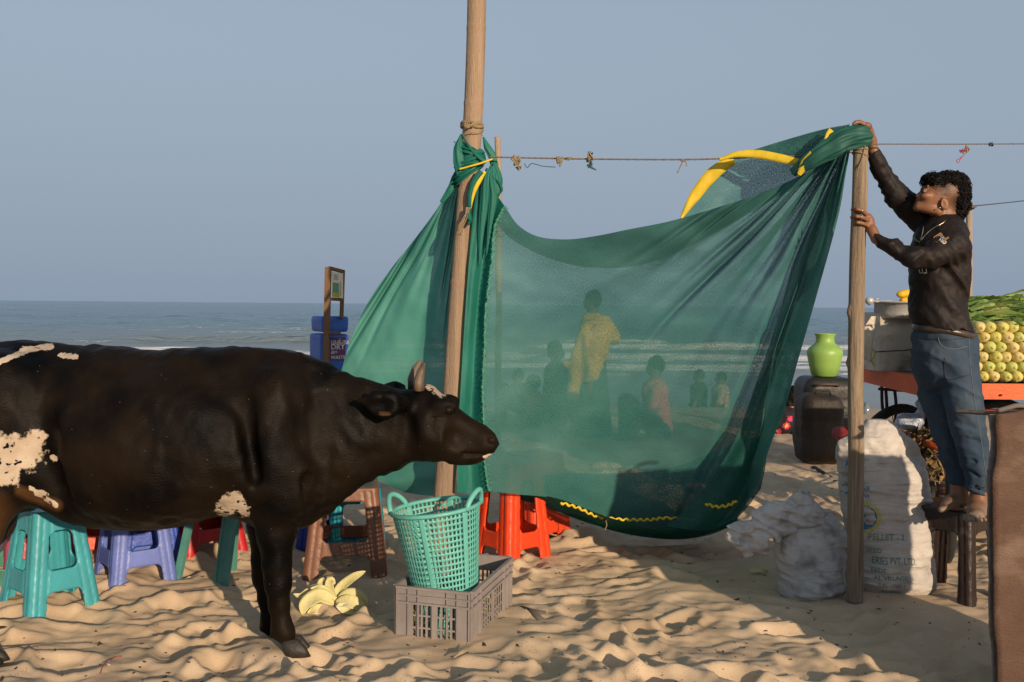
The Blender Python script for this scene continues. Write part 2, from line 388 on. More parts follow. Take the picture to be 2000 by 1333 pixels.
# sea: swell in real relief, breakers with foam crests
SEA = -1.0
sy = np.array(growth(21.0, 95, .09, 1.004) + growth(96, 6000, .5, 1.03)[1:]); sxx = np.arange(-38, 38, .22); e = growth(38, 7000, .4, 1.12); sxx = np.r_[-np.array(e)[::-1], sxx, e]
SX, SY = np.meshgrid(sxx, sy)
amp = .06 + .24 * sst(45, 160, SY)
fade = 1 - .55 * sst(150, 900, SY)
wv = vn(SX * .10 + 3, SY * .34, 1) + .6 * vn(SX * .27 + .1 * SY, SY * .85, 2) + .35 * vn(SX * .8, SY * 2.0 - .2 * SX, 3)
SZ = SEA + amp * fade * wv * sst(21, 40, SY) + .012 * vn(SX * 1.2, SY * 2.5, 4)
foam = np.zeros_like(SX)
def breaker(y0, hgt, width, xa, xb, seed, fo, wob=2.2):
    global SZ, foam
    c = y0 + wob * vn(SX * .07 + seed, seed) + .7 * vn(SX * .3, seed + 2)
    env = sst(xa - 6, xa + 3, SX) * sst(xb + 6, xb - 3, SX) * (.75 + .35 * vn(SX * .25, seed))
    t = (SY - c) / width
    prof = np.where(t < 0, np.exp(-(t / .42) ** 2), np.exp(-(t / 1.5) ** 2))
    SZ = SZ + hgt * prof * env
    br = sst(-.1, .35, vn(SX * .16 + seed * 3, seed) + fo)
    foam = np.maximum(foam, br * env * np.exp(-((t + .55) / .75) ** 2))
breaker(57, .50, 1.7, -24, -8, 5, -.62); breaker(56, .3, 2.0, -7, 60, 21, .6)
breaker(46, .16, 2.0, -60, 70, 13, .55, 3); breaker(38, .09, 1.8, -60, 70, 17, .9, 2.5); breaker(66, .2, 2.0, 5, 70, 31, .2)
foam = np.maximum(foam, .75 * sst(.05, .5, fbm(SX * .35, SY * .9, 8)) * sst(30, 36, SY) * sst(52, 42, SY))
foam = np.maximum(foam, sst(.55, .75, fbm(SX * .1, SY * .5, 18)) * sst(60, 80, SY) * .35)
foam = np.clip(foam, 0, 1)
k = np.arange(SX.size).reshape(SX.shape); sF = np.stack([k[:-1, :-1], k[:-1, 1:], k[1:, 1:], k[1:, :-1]], -1).reshape(-1, 4)
m = bpy.data.materials.new('sea_water'); m.use_nodes = True; nt = m.node_tree; n = nt.nodes; b = n['Principled BSDF']
b.inputs['Roughness'].default_value = .16; b.inputs['IOR'].default_value = 1.33
at_ = n.new('ShaderNodeAttribute'); at_.attribute_name = 'foam'; tcn = n.new('ShaderNodeTexCoord')
mp = n.new('ShaderNodeMapping'); mp.inputs['Scale'].default_value = (1, 2.2, 1); lk(nt, tcn.outputs['Object'], mp.inputs[0])
z1 = n.new('ShaderNodeTexNoise'); z1.inputs['Scale'].default_value = 2.2; z1.inputs['Detail'].default_value = 9; z1.inputs['Roughness'].default_value = .65; lk(nt, mp.outputs[0], z1.inputs['Vector'])
ad = n.new('ShaderNodeMath'); ad.operation = 'ADD'; lk(nt, at_.outputs['Fac'], ad.inputs[0]); lk(nt, z1.outputs['Fac'], ad.inputs[1])
fr = n.new('ShaderNodeValToRGB'); fr.color_ramp.elements[0].position = .82; fr.color_ramp.elements[1].position = 1.0; lk(nt, ad.outputs[0], fr.inputs[0])
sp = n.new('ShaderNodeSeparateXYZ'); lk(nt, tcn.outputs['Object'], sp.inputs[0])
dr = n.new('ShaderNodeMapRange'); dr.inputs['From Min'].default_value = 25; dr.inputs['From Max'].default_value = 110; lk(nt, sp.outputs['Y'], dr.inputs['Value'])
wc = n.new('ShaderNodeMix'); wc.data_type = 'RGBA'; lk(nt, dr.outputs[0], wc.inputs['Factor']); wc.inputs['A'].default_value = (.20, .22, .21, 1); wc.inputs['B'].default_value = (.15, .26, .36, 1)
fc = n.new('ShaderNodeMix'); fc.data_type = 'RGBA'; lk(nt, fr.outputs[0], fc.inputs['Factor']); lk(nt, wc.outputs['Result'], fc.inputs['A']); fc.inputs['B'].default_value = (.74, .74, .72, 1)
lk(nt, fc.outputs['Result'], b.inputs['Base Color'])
ro = n.new('ShaderNodeMapRange'); ro.inputs['To Min'].default_value = .22; ro.inputs['To Max'].default_value = .9; lk(nt, fr.outputs[0], ro.inputs['Value']); lk(nt, ro.outputs[0], b.inputs['Roughness'])
z2 = n.new('ShaderNodeTexNoise'); z2.inputs['Scale'].default_value = .9; z2.inputs['Detail'].default_value = 8; z2.inputs['Roughness'].default_value = .6; lk(nt, mp.outputs[0], z2.inputs['Vector'])
bs = n.new('ShaderNodeMapRange'); bs.inputs['From Min'].default_value = 28; bs.inputs['From Max'].default_value = 60; bs.inputs['To Min'].default_value = .12; bs.inputs['To Max'].default_value = 1.0; lk(nt, sp.outputs['Y'], bs.inputs['Value'])
bp = n.new('ShaderNodeBump'); bp.inputs['Distance'].default_value = .6; lk(nt, bs.outputs[0], bp.inputs['Strength']); lk(nt, z2.outputs['Fac'], bp.inputs['Height']); lk(nt, bp.outputs[0], b.inputs['Normal'])
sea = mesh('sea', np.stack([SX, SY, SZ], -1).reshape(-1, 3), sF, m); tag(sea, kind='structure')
a = sea.data.attributes.new('foam', 'FLOAT', 'POINT'); a.data.foreach_set('value', foam.ravel().astype(np.float32))

# ================================================================== COW
CY = 4.0
def cx(px): return (px - 1000) / FPX * CY
def cowp(px, py, dy=0.0): return P(px, py, CY + dy)
def zz(px, py): return at(np.asarray(px, float), np.asarray(py, float), np.full(np.shape(px), CY))[..., 2]
top = [(-190, 800), (-160, 742), (-120, 702), (-60, 676), (0, 667), (50, 665), (100, 671), (200, 676), (300, 684), (350, 682), (420, 681), (480, 678), (530, 680), (570, 686), (610, 699), (650, 719), (700, 738), (750, 751), (800, 756), (822, 748), (845, 750), (865, 764), (885, 783), (905, 800), (930, 817), (955, 836), (969, 850), (977, 866)]
bot = [(-190, 860), (-160, 905), (-120, 950), (-60, 972), (0, 962), (60, 968), (110, 992), (160, 1016), (220, 1027), (300, 1030), (350, 1024), (400, 1012), (450, 1004), (500, 1022), (540, 1040), (580, 1036), (620, 1022), (660, 996), (700, 962), (750, 930), (790, 910), (820, 905), (850, 905), (880, 906), (905, 908), (930, 904), (950, 896), (965, 884), (974, 874), (977, 868)]
hw = [(-190, .05), (-160, .16), (-100, .25), (0, .27), (100, .26), (250, .32), (380, .31), (480, .25), (560, .22), (620, .19), (680, .15), (740, .12), (790, .11), (830, .115), (870, .115), (900, .09), (930, .072), (955, .066), (970, .045), (977, .01)]
def prof(lst, z=True):
    l = np.array(lst, float); xw = at(l[:, 0], np.full(len(l), 750.), np.full(len(l), CY))[:, 0]
    return ip(xw, zz(l[:, 0], l[:, 1]) if z else l[:, 1])
tp, bt, hwf = prof(top), prof(bot), prof(hw, False)
x0, x1 = float(at(-192, 800, CY)[0]), float(at(978.5, 868, CY)[0])
H = .0098
C = SDF((x0 - .12, 3.5, -.05), (x1 + .08, 4.5, 1.36), H)
def body(X, Y, Z):
    x = np.clip(X, x0, x1); T, B, W = tp(x), bt(x), np.maximum(hwf(x), .008); c = (T + B) / 2; h = np.maximum((T - B) / 2, .008)
    u = np.abs(Y - CY) / W; v = (Z - c) / h
    vv = np.abs(v); pw = np.where(x < cx(600), 2.25, 2.1)
    # belly wider low down, back narrower
    u = u * (1 + .16 * v * sst(cx(620), cx(500), x))
    q = (u ** pw + vv ** pw) ** (1 / pw)
    return (q - 1) * np.minimum(W, h) * .85 + np.maximum(np.abs(X - x) - .0, 0)
C.fn(body)
def nb(px, py, s, d):
    p = P(px, py, CY - d); return (p.x, CY + s * d, p.z)
# hip, ribs, shoulder masses (both sides)
for s in (-1, 1):
    yy = lambda d: CY + s * d
    C.ell(nb(-20, 745, s, .21), (.18, .09, .10), .07)              # hip bone
    C.ell(nb(-20, 850, s, .17), (.27, .15, .30), .08)              # thigh
    C.ell(nb(520, 855, s, .17), (.16, .11, .27), .08, rot=(0, R(12), 0))   # shoulder
    C.ell(nb(560, 935, s, .15), (.13, .10, .16), .06)
    C.ell(nb(300, 880, s, .25), (.34, .09, .22), .12)              # belly side
    C.ell(nb(165, 760, s, .33), (.13, .06, .10), .08, '-')         # flank hollow
    C.ell(nb(0, 925, s, .26), (.09, .03, .07), .05)                 # stifle fold
    C.ell(nb(645, 790, s, .235), (.12, .05, .18), .12, '-')         # neck front of shoulder
    # head
    C.ell(nb(828, 845, s, .075), (.095, .045, .085), .03)          # jaw
    C.ell(nb(870, 793, s, .085), (.055, .035, .035), .025)         # brow
    C.ell(nb(795, 850, s, .125), (.028, .035, .10), .035, '-')     # behind the jaw
    C.ell(nb(900, 858, s, .105), (.06, .03, .035), .04, '-')       # cheek hollow
    C.ell(nb(876, 801, s, .125), (.024, .016, .015), .006, '-')    # eye socket
    C.ell(nb(858, 818, s, .118), (.04, .01, .006), .01, '-')
    C.ell(nb(961, 861, s, .062), (.019, .024, .014), .006, '-')     # nostril
    C.cap(nb(905, 889, s, .062), nb(948, 889, s, .052), .009, .009, .004, '-'); C.cap(nb(948, 889, s, .052), nb(975, 884, s, .025), .009, .008, .004, '-')   # mouth line
# dewlap creases
for a_, b_ in (((600, 935), (575, 1010)), ((640, 905), (610, 990)), ((690, 880), (650, 960))):
    for s in (-1, 1): C.cap(nb(*a_, s, .20), nb(*b_, s, .15), .02, .015, .04, '-')
# ears: a cupped leaf pointing back
for s in (-1, 1):
    e0 = nb(790, 788, s, .10); e1 = nb(748, 792, s, .18); e2 = nb(692, 782, s, .19)
    C.cap(e0, e1, .030, .056, .02, sc=(1, 1.8, 1)); C.cap(e1, e2, .056, .018, .02, sc=(1, 1.8, 1))
    C.ell(nb(744, 795, s, .218), (.072, .022, .034), .012, '-')
# legs
def leg(pts, rs, dy, hoof, sc=(1, 1.0, 1)):
    q = [cowp(px, py) + Vector((0, dy, 0)) for px, py in pts]; C.chain(q, rs, .035, sc=sc)
def front(dy, ox, oy):
    Y = CY + dy; pt = lambda px, py: tuple(P(px + ox, py + oy, Y))
    C.chain([pt(540, 955), pt(538, 1035), pt(540, 1110), pt(542, 1140), pt(545, 1180), pt(551, 1222), pt(558, 1240)],
            [.115, .070, .050, .050, .035, .035, .040], .03)
    C.ell(pt(540, 1128), (.042, .045, .05), .02); C.ell(pt(553, 1232), (.045, .045, .035), .02)
    C.ell(pt(537, 1238), (.02, .03, .018), .012)
front(-.13, 1, 0); front(.10, -22, -12)
def hind(dy, ox, oy):
    Y = CY + dy; pt = lambda px, py: tuple(P(px + ox, py + oy, Y))
    C.chain([pt(-40, 860), pt(-22, 950), pt(-45, 1040), pt(-85, 1105), pt(-70, 1170), pt(-50, 1245), pt(-35, 1268)],
            [.20, .135, .085, .056, .043, .042, .045], .04)
    C.ell(pt(-88, 1103), (.05, .045, .06), .02); C.ell(pt(-46, 1255), (.045, .045, .035), .02)
hind(-.22, 0, 0); hind(.17, 28, -20)
for i, (px, dy) in enumerate(((40, -.07), (62, -.06), (44, .04), (66, .05))): C.cap(cowp(px, 965, dy), cowp(px - 2, 992, dy), .018, .012, .02)
C.ell(cowp(40, 958), (.17, .13, .075), .05)
C.cap(nb(475, 790, -1, .27), nb(500, 930, -1, .25), .02, .02, .06, '-'); C.cap(nb(75, 830, -1, .31), nb(110, 950, -1, .28), .03, .03, .07, '-')
C.disp(lambda x, y, z: .006 * fbm(x * 6, y * 5, z * 7, 3) + .006 * np.abs(vn(x * 18 + z * 7, y * 8, z * 10)) * sst(cx(560), cx(680), x) + .0035 * fbm(x * 22, y * 16, z * 14, 2) + .006 * sst(.55, 1, vn(x * 13, y * 3, z * 3)) * sst(1.0, .7, z))
V, F = C.vf()
def cow_mat(name='cow_hide', brown=0.5):
    m = bpy.data.materials.new(name); m.use_nodes = True; nt = m.node_tree; n = nt.nodes; b = n['Principled BSDF']
    b.inputs['Roughness'].default_value = .5; b.inputs['Specular IOR Level'].default_value = .09; b.inputs['Sheen Weight'].default_value = 0; b.inputs['Sheen Roughness'].default_value = .45
    b.inputs['Sheen Tint'].default_value = (.9, .7, .5, 1)
    tcn = n.new('ShaderNodeTexCoord')
    def noise(sc, det=5, st=(1, 1, 1)):
        mp = n.new('ShaderNodeMapping'); mp.inputs['Scale'].default_value = st; lk(nt, tcn.outputs['Object'], mp.inputs[0])
        z = n.new('ShaderNodeTexNoise'); z.inputs['Scale'].default_value = sc; z.inputs['Detail'].default_value = det; lk(nt, mp.outputs[0], z.inputs['Vector']); return z.outputs['Fac']
    def ramp(src, p0, c0, p1, c1):
        r = n.new('ShaderNodeValToRGB'); e = r.color_ramp.elements; e[0].position = p0; e[1].position = p1; e[0].color = (*c0, 1); e[1].color = (*c1, 1); lk(nt, src, r.inputs[0]); return r.outputs[0]
    def mixc(f, a, c):
        k = n.new('ShaderNodeMix'); k.data_type = 'RGBA'; lk(nt, f, k.inputs['Factor'])
        for s, v in (('A', a), ('B', c)):
            if isinstance(v, tuple): k.inputs[s].default_value = (*v, 1)
            else: lk(nt, v, k.inputs[s])
        return k.outputs['Result']
    def attr(nm):
        a = n.new('ShaderNodeAttribute'); a.attribute_name = nm; return a.outputs['Fac']
    base = ramp(noise(3.2, 7), .38, (.0010, .0009, .0010), .62, (.0110, .0066, .0034))
    base = mixc(ramp(attr('tan'), .3, (0, 0, 0), .8, (1, 1, 1)), base, (.075, .035, .014))
    ad = n.new('ShaderNodeMath'); ad.operation = 'MULTIPLY_ADD'; lk(nt, noise(46, 9), ad.inputs[0]); ad.inputs[1].default_value = .9; lk(nt, attr('white'), ad.inputs[2])
    wmask = ramp(ad.outputs[0], .86, (0, 0, 0), 1.0, (1, 1, 1))
    spots = ramp(noise(34, 2), .34, (0, 0, 0), .39, (1, 1, 1))
    mm = n.new('ShaderNodeMath'); mm.operation = 'MULTIPLY'; lk(nt, wmask, mm.inputs[0]); lk(nt, spots, mm.inputs[1])
    white = ramp(noise(9, 5), .3, (.36, .27, .19), .7, (.56, .47, .37))
    colr = mixc(mm.outputs[0], base, white)
    # fine pale straw bits and dust
    v = n.new('ShaderNodeTexVoronoi'); v.inputs['Scale'].default_value = 26; lk(nt, tcn.outputs['Object'], v.inputs['Vector'])
    colr = mixc(ramp(v.outputs['Distance'], .028, (1, 1, 1), .04, (0, 0, 0)), colr, (.20, .15, .11))
    lk(nt, colr, b.inputs['Base Color'])
    bp = n.new('ShaderNodeBump'); bp.inputs['Strength'].default_value = .5; bp.inputs['Distance'].default_value = .004
    hz = noise(90, 6, (.8, 1, 2.6)); lk(nt, hz, bp.inputs['Height']); lk(nt, bp.outputs[0], b.inputs['Normal'])
    lk(nt, ramp(noise(6, 5), .3, (.42, .42, .42), .7, (.62, .62, .62)), b.inputs['Roughness'])
    return m
cow = thing('cow', (cx(540), CY, 0), 'black cow with white patches standing in profile, reaching its muzzle towards the green net', 'cow')
hide = cow_mat()
cb = mesh('body', V, F, hide, cow)
Vw = V
_rel = (Vw - np.array([0, 0, 1.4])); _dep = _rel @ _f
Wpx = np.stack([1000 + FPX * (_rel @ _r) / _dep, 666.5 - FPX * (_rel @ _u) / _dep], -1)      # where each hide point sits, for placing its markings
def field(specs):
    o = np.zeros(len(Vw))
    for (a, b_, r, side) in specs:
        A = np.array(a, float); B = np.array(b_, float); ab = B - A
        t = np.clip(((Wpx - A) @ ab) / max((ab @ ab), 1e-9), 0, 1); d = np.linalg.norm(Wpx - A - t[:, None] * ab, axis=1) / 490.
        f = np.clip(1.0 - .5 * d / r, 0, 1) * (Vw[:, 1] < CY + side); o = np.maximum(o, f)
    return o
white = field([((-60, 890), (48, 885), .070, 0), ((-30, 930), (14, 915), .06, 0), ((60, 868), (76, 856), .03, 0), ((-30, 720), (45, 688), .010, .2), ((45, 684), (100, 677), .011, .2), ((118, 694), (148, 697), .010, 0),
               ((455, 978), (440, 992), .035, 0), ((455, 978), (478, 998), .022, 0), ((840, 752), (862, 768), .017, .2), ((104, 893), (108, 897), .01, 0), ((945, 893), (962, 889), .006, 0), ((72, 962), (90, 968), .012, 0), ((90, 974), (110, 988), .009, 0), ((60, 955), (66, 957), .008, 0)])
tan = field([((40, 960), (112, 988), .022, 0), ((-30, 1020), (-70, 1120), .11, .5), ((742, 808), (760, 809), .007, 0)])
for nm, arr in (('white', white), ('tan', tan)):
    a = cb.data.attributes.new(nm, 'FLOAT', 'POINT'); a.data.foreach_set('value', arr.astype(np.float32))
hm = M('cow_horn', (.17, .12, .08), (.05, .035, .03), 18, .55, .5, 60, stretch=(1, 1, .3))
hoofm = M('cow_hoof', (.012, .010, .009), (.028, .022, .017), 14, .6, .4, 60)
for s, pts in ((-1, [(818, 762), (818, 745), (822, 728), (828, 709)]), (1, [(808, 762), (806, 740), (812, 720), (822, 704)])):
    b_ = MB(); q = [P(px, py, CY + s * d) for (px, py), d in zip(pts, (.062, .066, .07, .07))]
    b_.tube(q, [.031, .027, .021, .009], 12, sq=(.8, 1.0)); b_.build('horn', hm, cow, True)
eyem = M('cow_eye', (.006, .004, .003), (.012, .008, .005), 5, .06)
for s in (-1, 1):
    b_ = MB(); c = Vector(nb(876, 801, s, .099))
    b_.lathe([(.0165 * math.sin(t), -.0165 * math.cos(t)) for t in np.linspace(.1, math.pi - .1, 9)], 14, Matrix.Translation(c)); b_.build('eye', eyem, cow, True)
def hoof(px, py, dy, nm='hoof'):
    c = P(px, py, CY + dy); g = gz(c.x, c.y) - .012; b_ = MB()
    for j in (-1, 1):
        ring = []
        for (zf, sx_, ox) in ((0, 1.0, .028), (.45, .9, .018), (1, .72, 0)):
            ring.append([(c.x + ox + .052 * sx_ * math.cos(t) * (1.25 if math.cos(t) > 0 else .8), c.y + j * .023 + .024 * sx_ * math.sin(t), g + zf * (c.z - g)) for t in np.linspace(0, 2 * math.pi, 13)[:-1]])
        Vv = sum(ring, []); Ff = [(r * 12 + i, r * 12 + (i + 1) % 12, (r + 1) * 12 + (i + 1) % 12, (r + 1) * 12 + i) for r in range(2) for i in range(12)] + [tuple(range(12))[::-1], tuple(range(24, 36))]
        b_.add(Vv, Ff)
    b_.build(nm, hoofm, cow, True)
hoof(565, 1246, -.13); hoof(540, 1236, .10); hoof(-32, 1268, -.22); hoof(-5, 1250, .17)
tb = MB(); tb.tube(spline([cowp(-170, 720), cowp(-200, 760), cowp(-205, 900), cowp(-200, 1060)], 12), [.035] * 3 + [.02] * 6 + [.03, .035, .01], 8); tb.build('tail', hide, cow, True)
# ================================================================== POLES
def wood_mat(name, c1, c2, c3=None, st=(14, 14, .7)):
    return M(name, c1, c2, 5, .75, .6, 40, .25, stretch=st, c3=c3, s3=1.5, ramp=(.3, .7))
bamboo_m = wood_mat('bamboo', (.29, .195, .125), (.385, .275, .19), (.22, .155, .115), (9, 9, .35))
pole_m = wood_mat('weathered_wood', (.17, .125, .085), (.37, .285, .20), (.15, .115, .085)); creases(pole_m, 10, .012, (5, 5, .35), .7)
pale_m = wood_mat('pale_wood', (.34, .25, .17), (.44, .33, .24))
bam_px = [(860, 1105), (868, 960), (882, 800), (893, 640), (905, 480), (917, 330), (925, 205), (930, 60), (933, -120)]
def axis(lst, Y): return [P(x, y, Y) for x, y in lst]
bx = spline([tuple(P(x, y, 5.05)) for x, y in bam_px], 90)
bp_ = thing('bamboo_pole', (bx[0][0], bx[0][1], gz(bx[0][0], bx[0][1])), 'thick leaning bamboo pole with green net tied round it, tallest post in the scene', 'pole')
nodes_ = [.1, .26, .455, .60, .745, .865, .955]
def brad(t, z): 
    return .0475 * (1.0 + .16 * (1 - t)) * (1 + .045 * math.exp(-(min(abs(t - q) for q in nodes_) / .0045) ** 2) - .03 * math.exp(-(min(abs(t - q - .006) for q in nodes_) / .003) ** 2))
bx2 = spline([tuple(p) for p in bx], 260)
b_ = MB(); b_.tube(bx2, [brad(i / 259, 0) for i in range(260)], 20); b_.build('culm', bamboo_m, bp_, True)
ropem = M('rope', (.30, .22, .13), (.20, .145, .085), 60, .9, .8, 200)
def bam(py):   # centre of the bamboo at a photo height
    i = np.argmin([abs(y - py) for _, y in [(0, 0)]])
    L = np.array(bam_px, float)[::-1]; return float(np.interp(py, L[:, 1], L[:, 0]))
def ring(pyc, rr, tube, turns=1.0, tilt=0.0, nseg=40, Y=5.05, wob=.004, mat=None, parent=None, name='rope_binding', base=None):
    pts = []
    for i in range(int(nseg * turns) + 1):
        a = 2 * math.pi * i / nseg; c = P(bam(pyc), pyc, Y)
        pts.append(c + Vector((rr * math.cos(a), rr * math.sin(a), tilt * math.cos(a) + .012 * i / nseg + wob * math.sin(3.3 * a))))
    b = MB(); b.tube(pts, tube, 8, prof=lambda th, t: 1 + .12 * math.sin(3 * th + t * 160)); return b.build(name, mat, parent, True)
ring(252, .052, .010, 2.0, -.006, mat=ropem, parent=bp_)
ring(268, .053, .006, 1.0, .01, mat=ropem, parent=bp_)
b_ = MB()
for i in range(6):
    c = P(918, 246, 4.99); q = [c + Vector((random.uniform(-.03, .03), random.uniform(-.02, .0), random.uniform(-.015, .02))) for _ in range(5)]
    b_.tube(spline([tuple(v) for v in q], 16), .004, 5)
b_.build('knot', ropem, bp_, True)

def round_pole(pts, Y, r0, r1, name, label, mat, knots=(), seed=0, cat='pole', wob=.05, split=True):
    q = spline([tuple(P(x, y, Y)) for x, y in pts], 120)
    q[:, 0] += .004 * vn(np.linspace(0, 9, 120), seed); 
    o = thing(name, (q[0][0], q[0][1], gz(q[0][0], q[0][1])), label, cat)
    ks = [(t, a, s_) for t, a, s_ in knots]
    def prof(th, t):
        v = 1 + wob * float(vn(math.cos(th) * 1.3 + seed, math.sin(th) * 1.3, t * 9)) + .03 * float(vn(math.cos(th) * 5 + seed, math.sin(th) * 5, t * 4))
        for kt, ka, s_ in ks:
            dth = math.atan2(math.sin(th - ka), math.cos(th - ka)); v += s_ * math.exp(-((t - kt) / .008) ** 2 - (dth / .35) ** 2)
        if split: v -= .13 * math.exp(-((math.atan2(math.sin(th - 4.9), math.cos(th - 4.9))) / .09) ** 2) * (1 if .1 < t < .55 else 0)
        return v
    b = MB(); b.tube(q, np.linspace(r0, r1, 120), 28, prof=prof); b.build('shaft', mat, o, True); return o, q
mp_, mq = round_pole([(1670, 1176), (1671, 1100), (1671, 900), (1671, 700), (1674, 500), (1678, 380), (1680, 274)], 4.6, .038, .0335, 'net_pole',
    'weathered wooden pole the man grips, with the net draped over its top', pole_m, [(.60, 3.2, .35), (.505, 2.9, .3), (.8, 4.7, .2), (.66, 4.9, .18), (.93, 4.4, .22), (.985, 4.4, .15), (.22, 4.5, .2), (.35, 4.9, .25)], 2)
round_pole([(971, 930), (972, 700), (974, 500), (974, 400), (971, 268)], 6.1, .021, .0185, 'thin_pole', 'thin wooden pole standing just behind the bamboo pole', pale_m, [(.6, 4.5, .2)], 5, split=False)
round_pole([(1892, 905), (1893, 700), (1894, 480), (1891, 354)], 6.0, .021, .017, 'back_pole', 'thin pale pole behind the man, wire tied to it', pale_m, [(.5, 4.5, .2)], 8, split=False)

# ================================================================== NET
def net_mat(name, dark, lite, op_lo, op_hi, fine=1.0, transl=.35):
    m = bpy.data.materials.new(name); m.use_nodes = True; nt = m.node_tree; n = nt.nodes; n.remove(n['Principled BSDF']); out = n['Material Output']
    uv = n.new('ShaderNodeUVMap'); tcn = n.new('ShaderNodeTexCoord')
    mp = n.new('ShaderNodeMapping'); mp.inputs['Scale'].default_value = (120, 290, 1); lk(nt, uv.outputs[0], mp.inputs[0])
    z = n.new('ShaderNodeTexNoise'); z.inputs['Scale'].default_value = 1; z.inputs['Detail'].default_value = 2; lk(nt, mp.outputs[0], z.inputs['Vector'])
    mp3 = n.new('ShaderNodeMapping'); mp3.inputs['Scale'].default_value = (280, 105, 1); lk(nt, uv.outputs[0], mp3.inputs[0])
    z3 = n.new('ShaderNodeTexNoise'); z3.inputs['Scale'].default_value = 1; z3.inputs['Detail'].default_value = 2; lk(nt, mp3.outputs[0], z3.inputs['Vector'])
    z2 = n.new('ShaderNodeTexNoise'); z2.inputs['Scale'].default_value = 2.6; z2.inputs['Detail'].default_value = 5; lk(nt, tcn.outputs['Object'], z2.inputs['Vector'])
    a = n.new('ShaderNodeMath'); a.operation = 'ADD'; lk(nt, z.outputs['Fac'], a.inputs[0]); lk(nt, z3.outputs['Fac'], a.inputs[1])
    mr = n.new('ShaderNodeMapRange'); mr.inputs['From Min'].default_value = .72; mr.inputs['From Max'].default_value = 1.28; mr.inputs['To Min'].default_value = op_lo; mr.inputs['To Max'].default_value = op_hi; lk(nt, a.outputs[0], mr.inputs['Value'])
    # seen at a slant the holes close up
    lw = n.new('ShaderNodeLayerWeight'); lw.inputs['Blend'].default_value = .35
    ad = n.new('ShaderNodeMath'); ad.operation = 'ADD'; ad.use_clamp = True; lk(nt, mr.outputs[0], ad.inputs[0])
    pw = n.new('ShaderNodeMath'); pw.operation = 'MULTIPLY'; lk(nt, lw.outputs['Facing'], pw.inputs[0]); pw.inputs[1].default_value = .38; lk(nt, pw.outputs[0], ad.inputs[1])
    cr = n.new('ShaderNodeValToRGB'); cr.color_ramp.elements[0].position = .3; cr.color_ramp.elements[1].position = .7; cr.color_ramp.elements[0].color = (*dark, 1); cr.color_ramp.elements[1].color = (*lite, 1)
    lk(nt, z2.outputs['Fac'], cr.inputs[0])
    df = n.new('ShaderNodeBsdfDiffuse'); lk(nt, cr.outputs[0], df.inputs['Color'])
    tr = n.new('ShaderNodeBsdfTranslucent'); lk(nt, cr.outputs[0], tr.inputs['Color'])
    gl = n.new('ShaderNodeBsdfGlossy'); gl.inputs['Roughness'].default_value = .55; gl.inputs['Color'].default_value = (.5, .6, .58, 1)
    m1 = n.new('ShaderNodeMixShader'); m1.inputs[0].default_value = transl; lk(nt, df.outputs[0], m1.inputs[1]); lk(nt, tr.outputs[0], m1.inputs[2])
    m0 = n.new('ShaderNodeMixShader'); m0.inputs[0].default_value = .035; lk(nt, m1.outputs[0], m0.inputs[1]); lk(nt, gl.outputs[0], m0.inputs[2])
    tp_ = n.new('ShaderNodeBsdfTransparent'); m2 = n.new('ShaderNodeMixShader'); lk(nt, ad.outputs[0], m2.inputs[0]); lk(nt, tp_.outputs[0], m2.inputs[1]); lk(nt, m0.outputs[0], m2.inputs[2])
    bpn = n.new('ShaderNodeBump'); bpn.inputs['Strength'].default_value = .5; bpn.inputs['Distance'].default_value = .002; lk(nt, a.outputs[0], bpn.inputs['Height'])
    for q in (df, tr, gl): lk(nt, bpn.outputs[0], q.inputs['Normal'])
    lk(nt, m2.outputs[0], out.inputs['Surface']); return m
NET_OPEN = net_mat('net_sheer', (.036, .165, .150), (.080, .235, .215), .56, 1.02)
NET_DENSE = net_mat('net_dense', (.055, .27, .21), (.13, .41, .325), .82, 1.0, transl=.3)
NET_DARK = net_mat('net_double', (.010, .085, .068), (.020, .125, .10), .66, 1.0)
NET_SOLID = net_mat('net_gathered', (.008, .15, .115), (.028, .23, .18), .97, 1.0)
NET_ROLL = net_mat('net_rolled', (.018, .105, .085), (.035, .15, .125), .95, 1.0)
yellow_m = M('yellow_tape', (.66, .49, .03), (.56, .39, .02), 20, .6, .5, 300, .3, stretch=(1, 1, 1))
net = thing('green_net', tuple(P(1200, 1045, 5.4)), 'large green shade net slung between the bamboo pole and the man\'s pole, yellow edging', 'net')
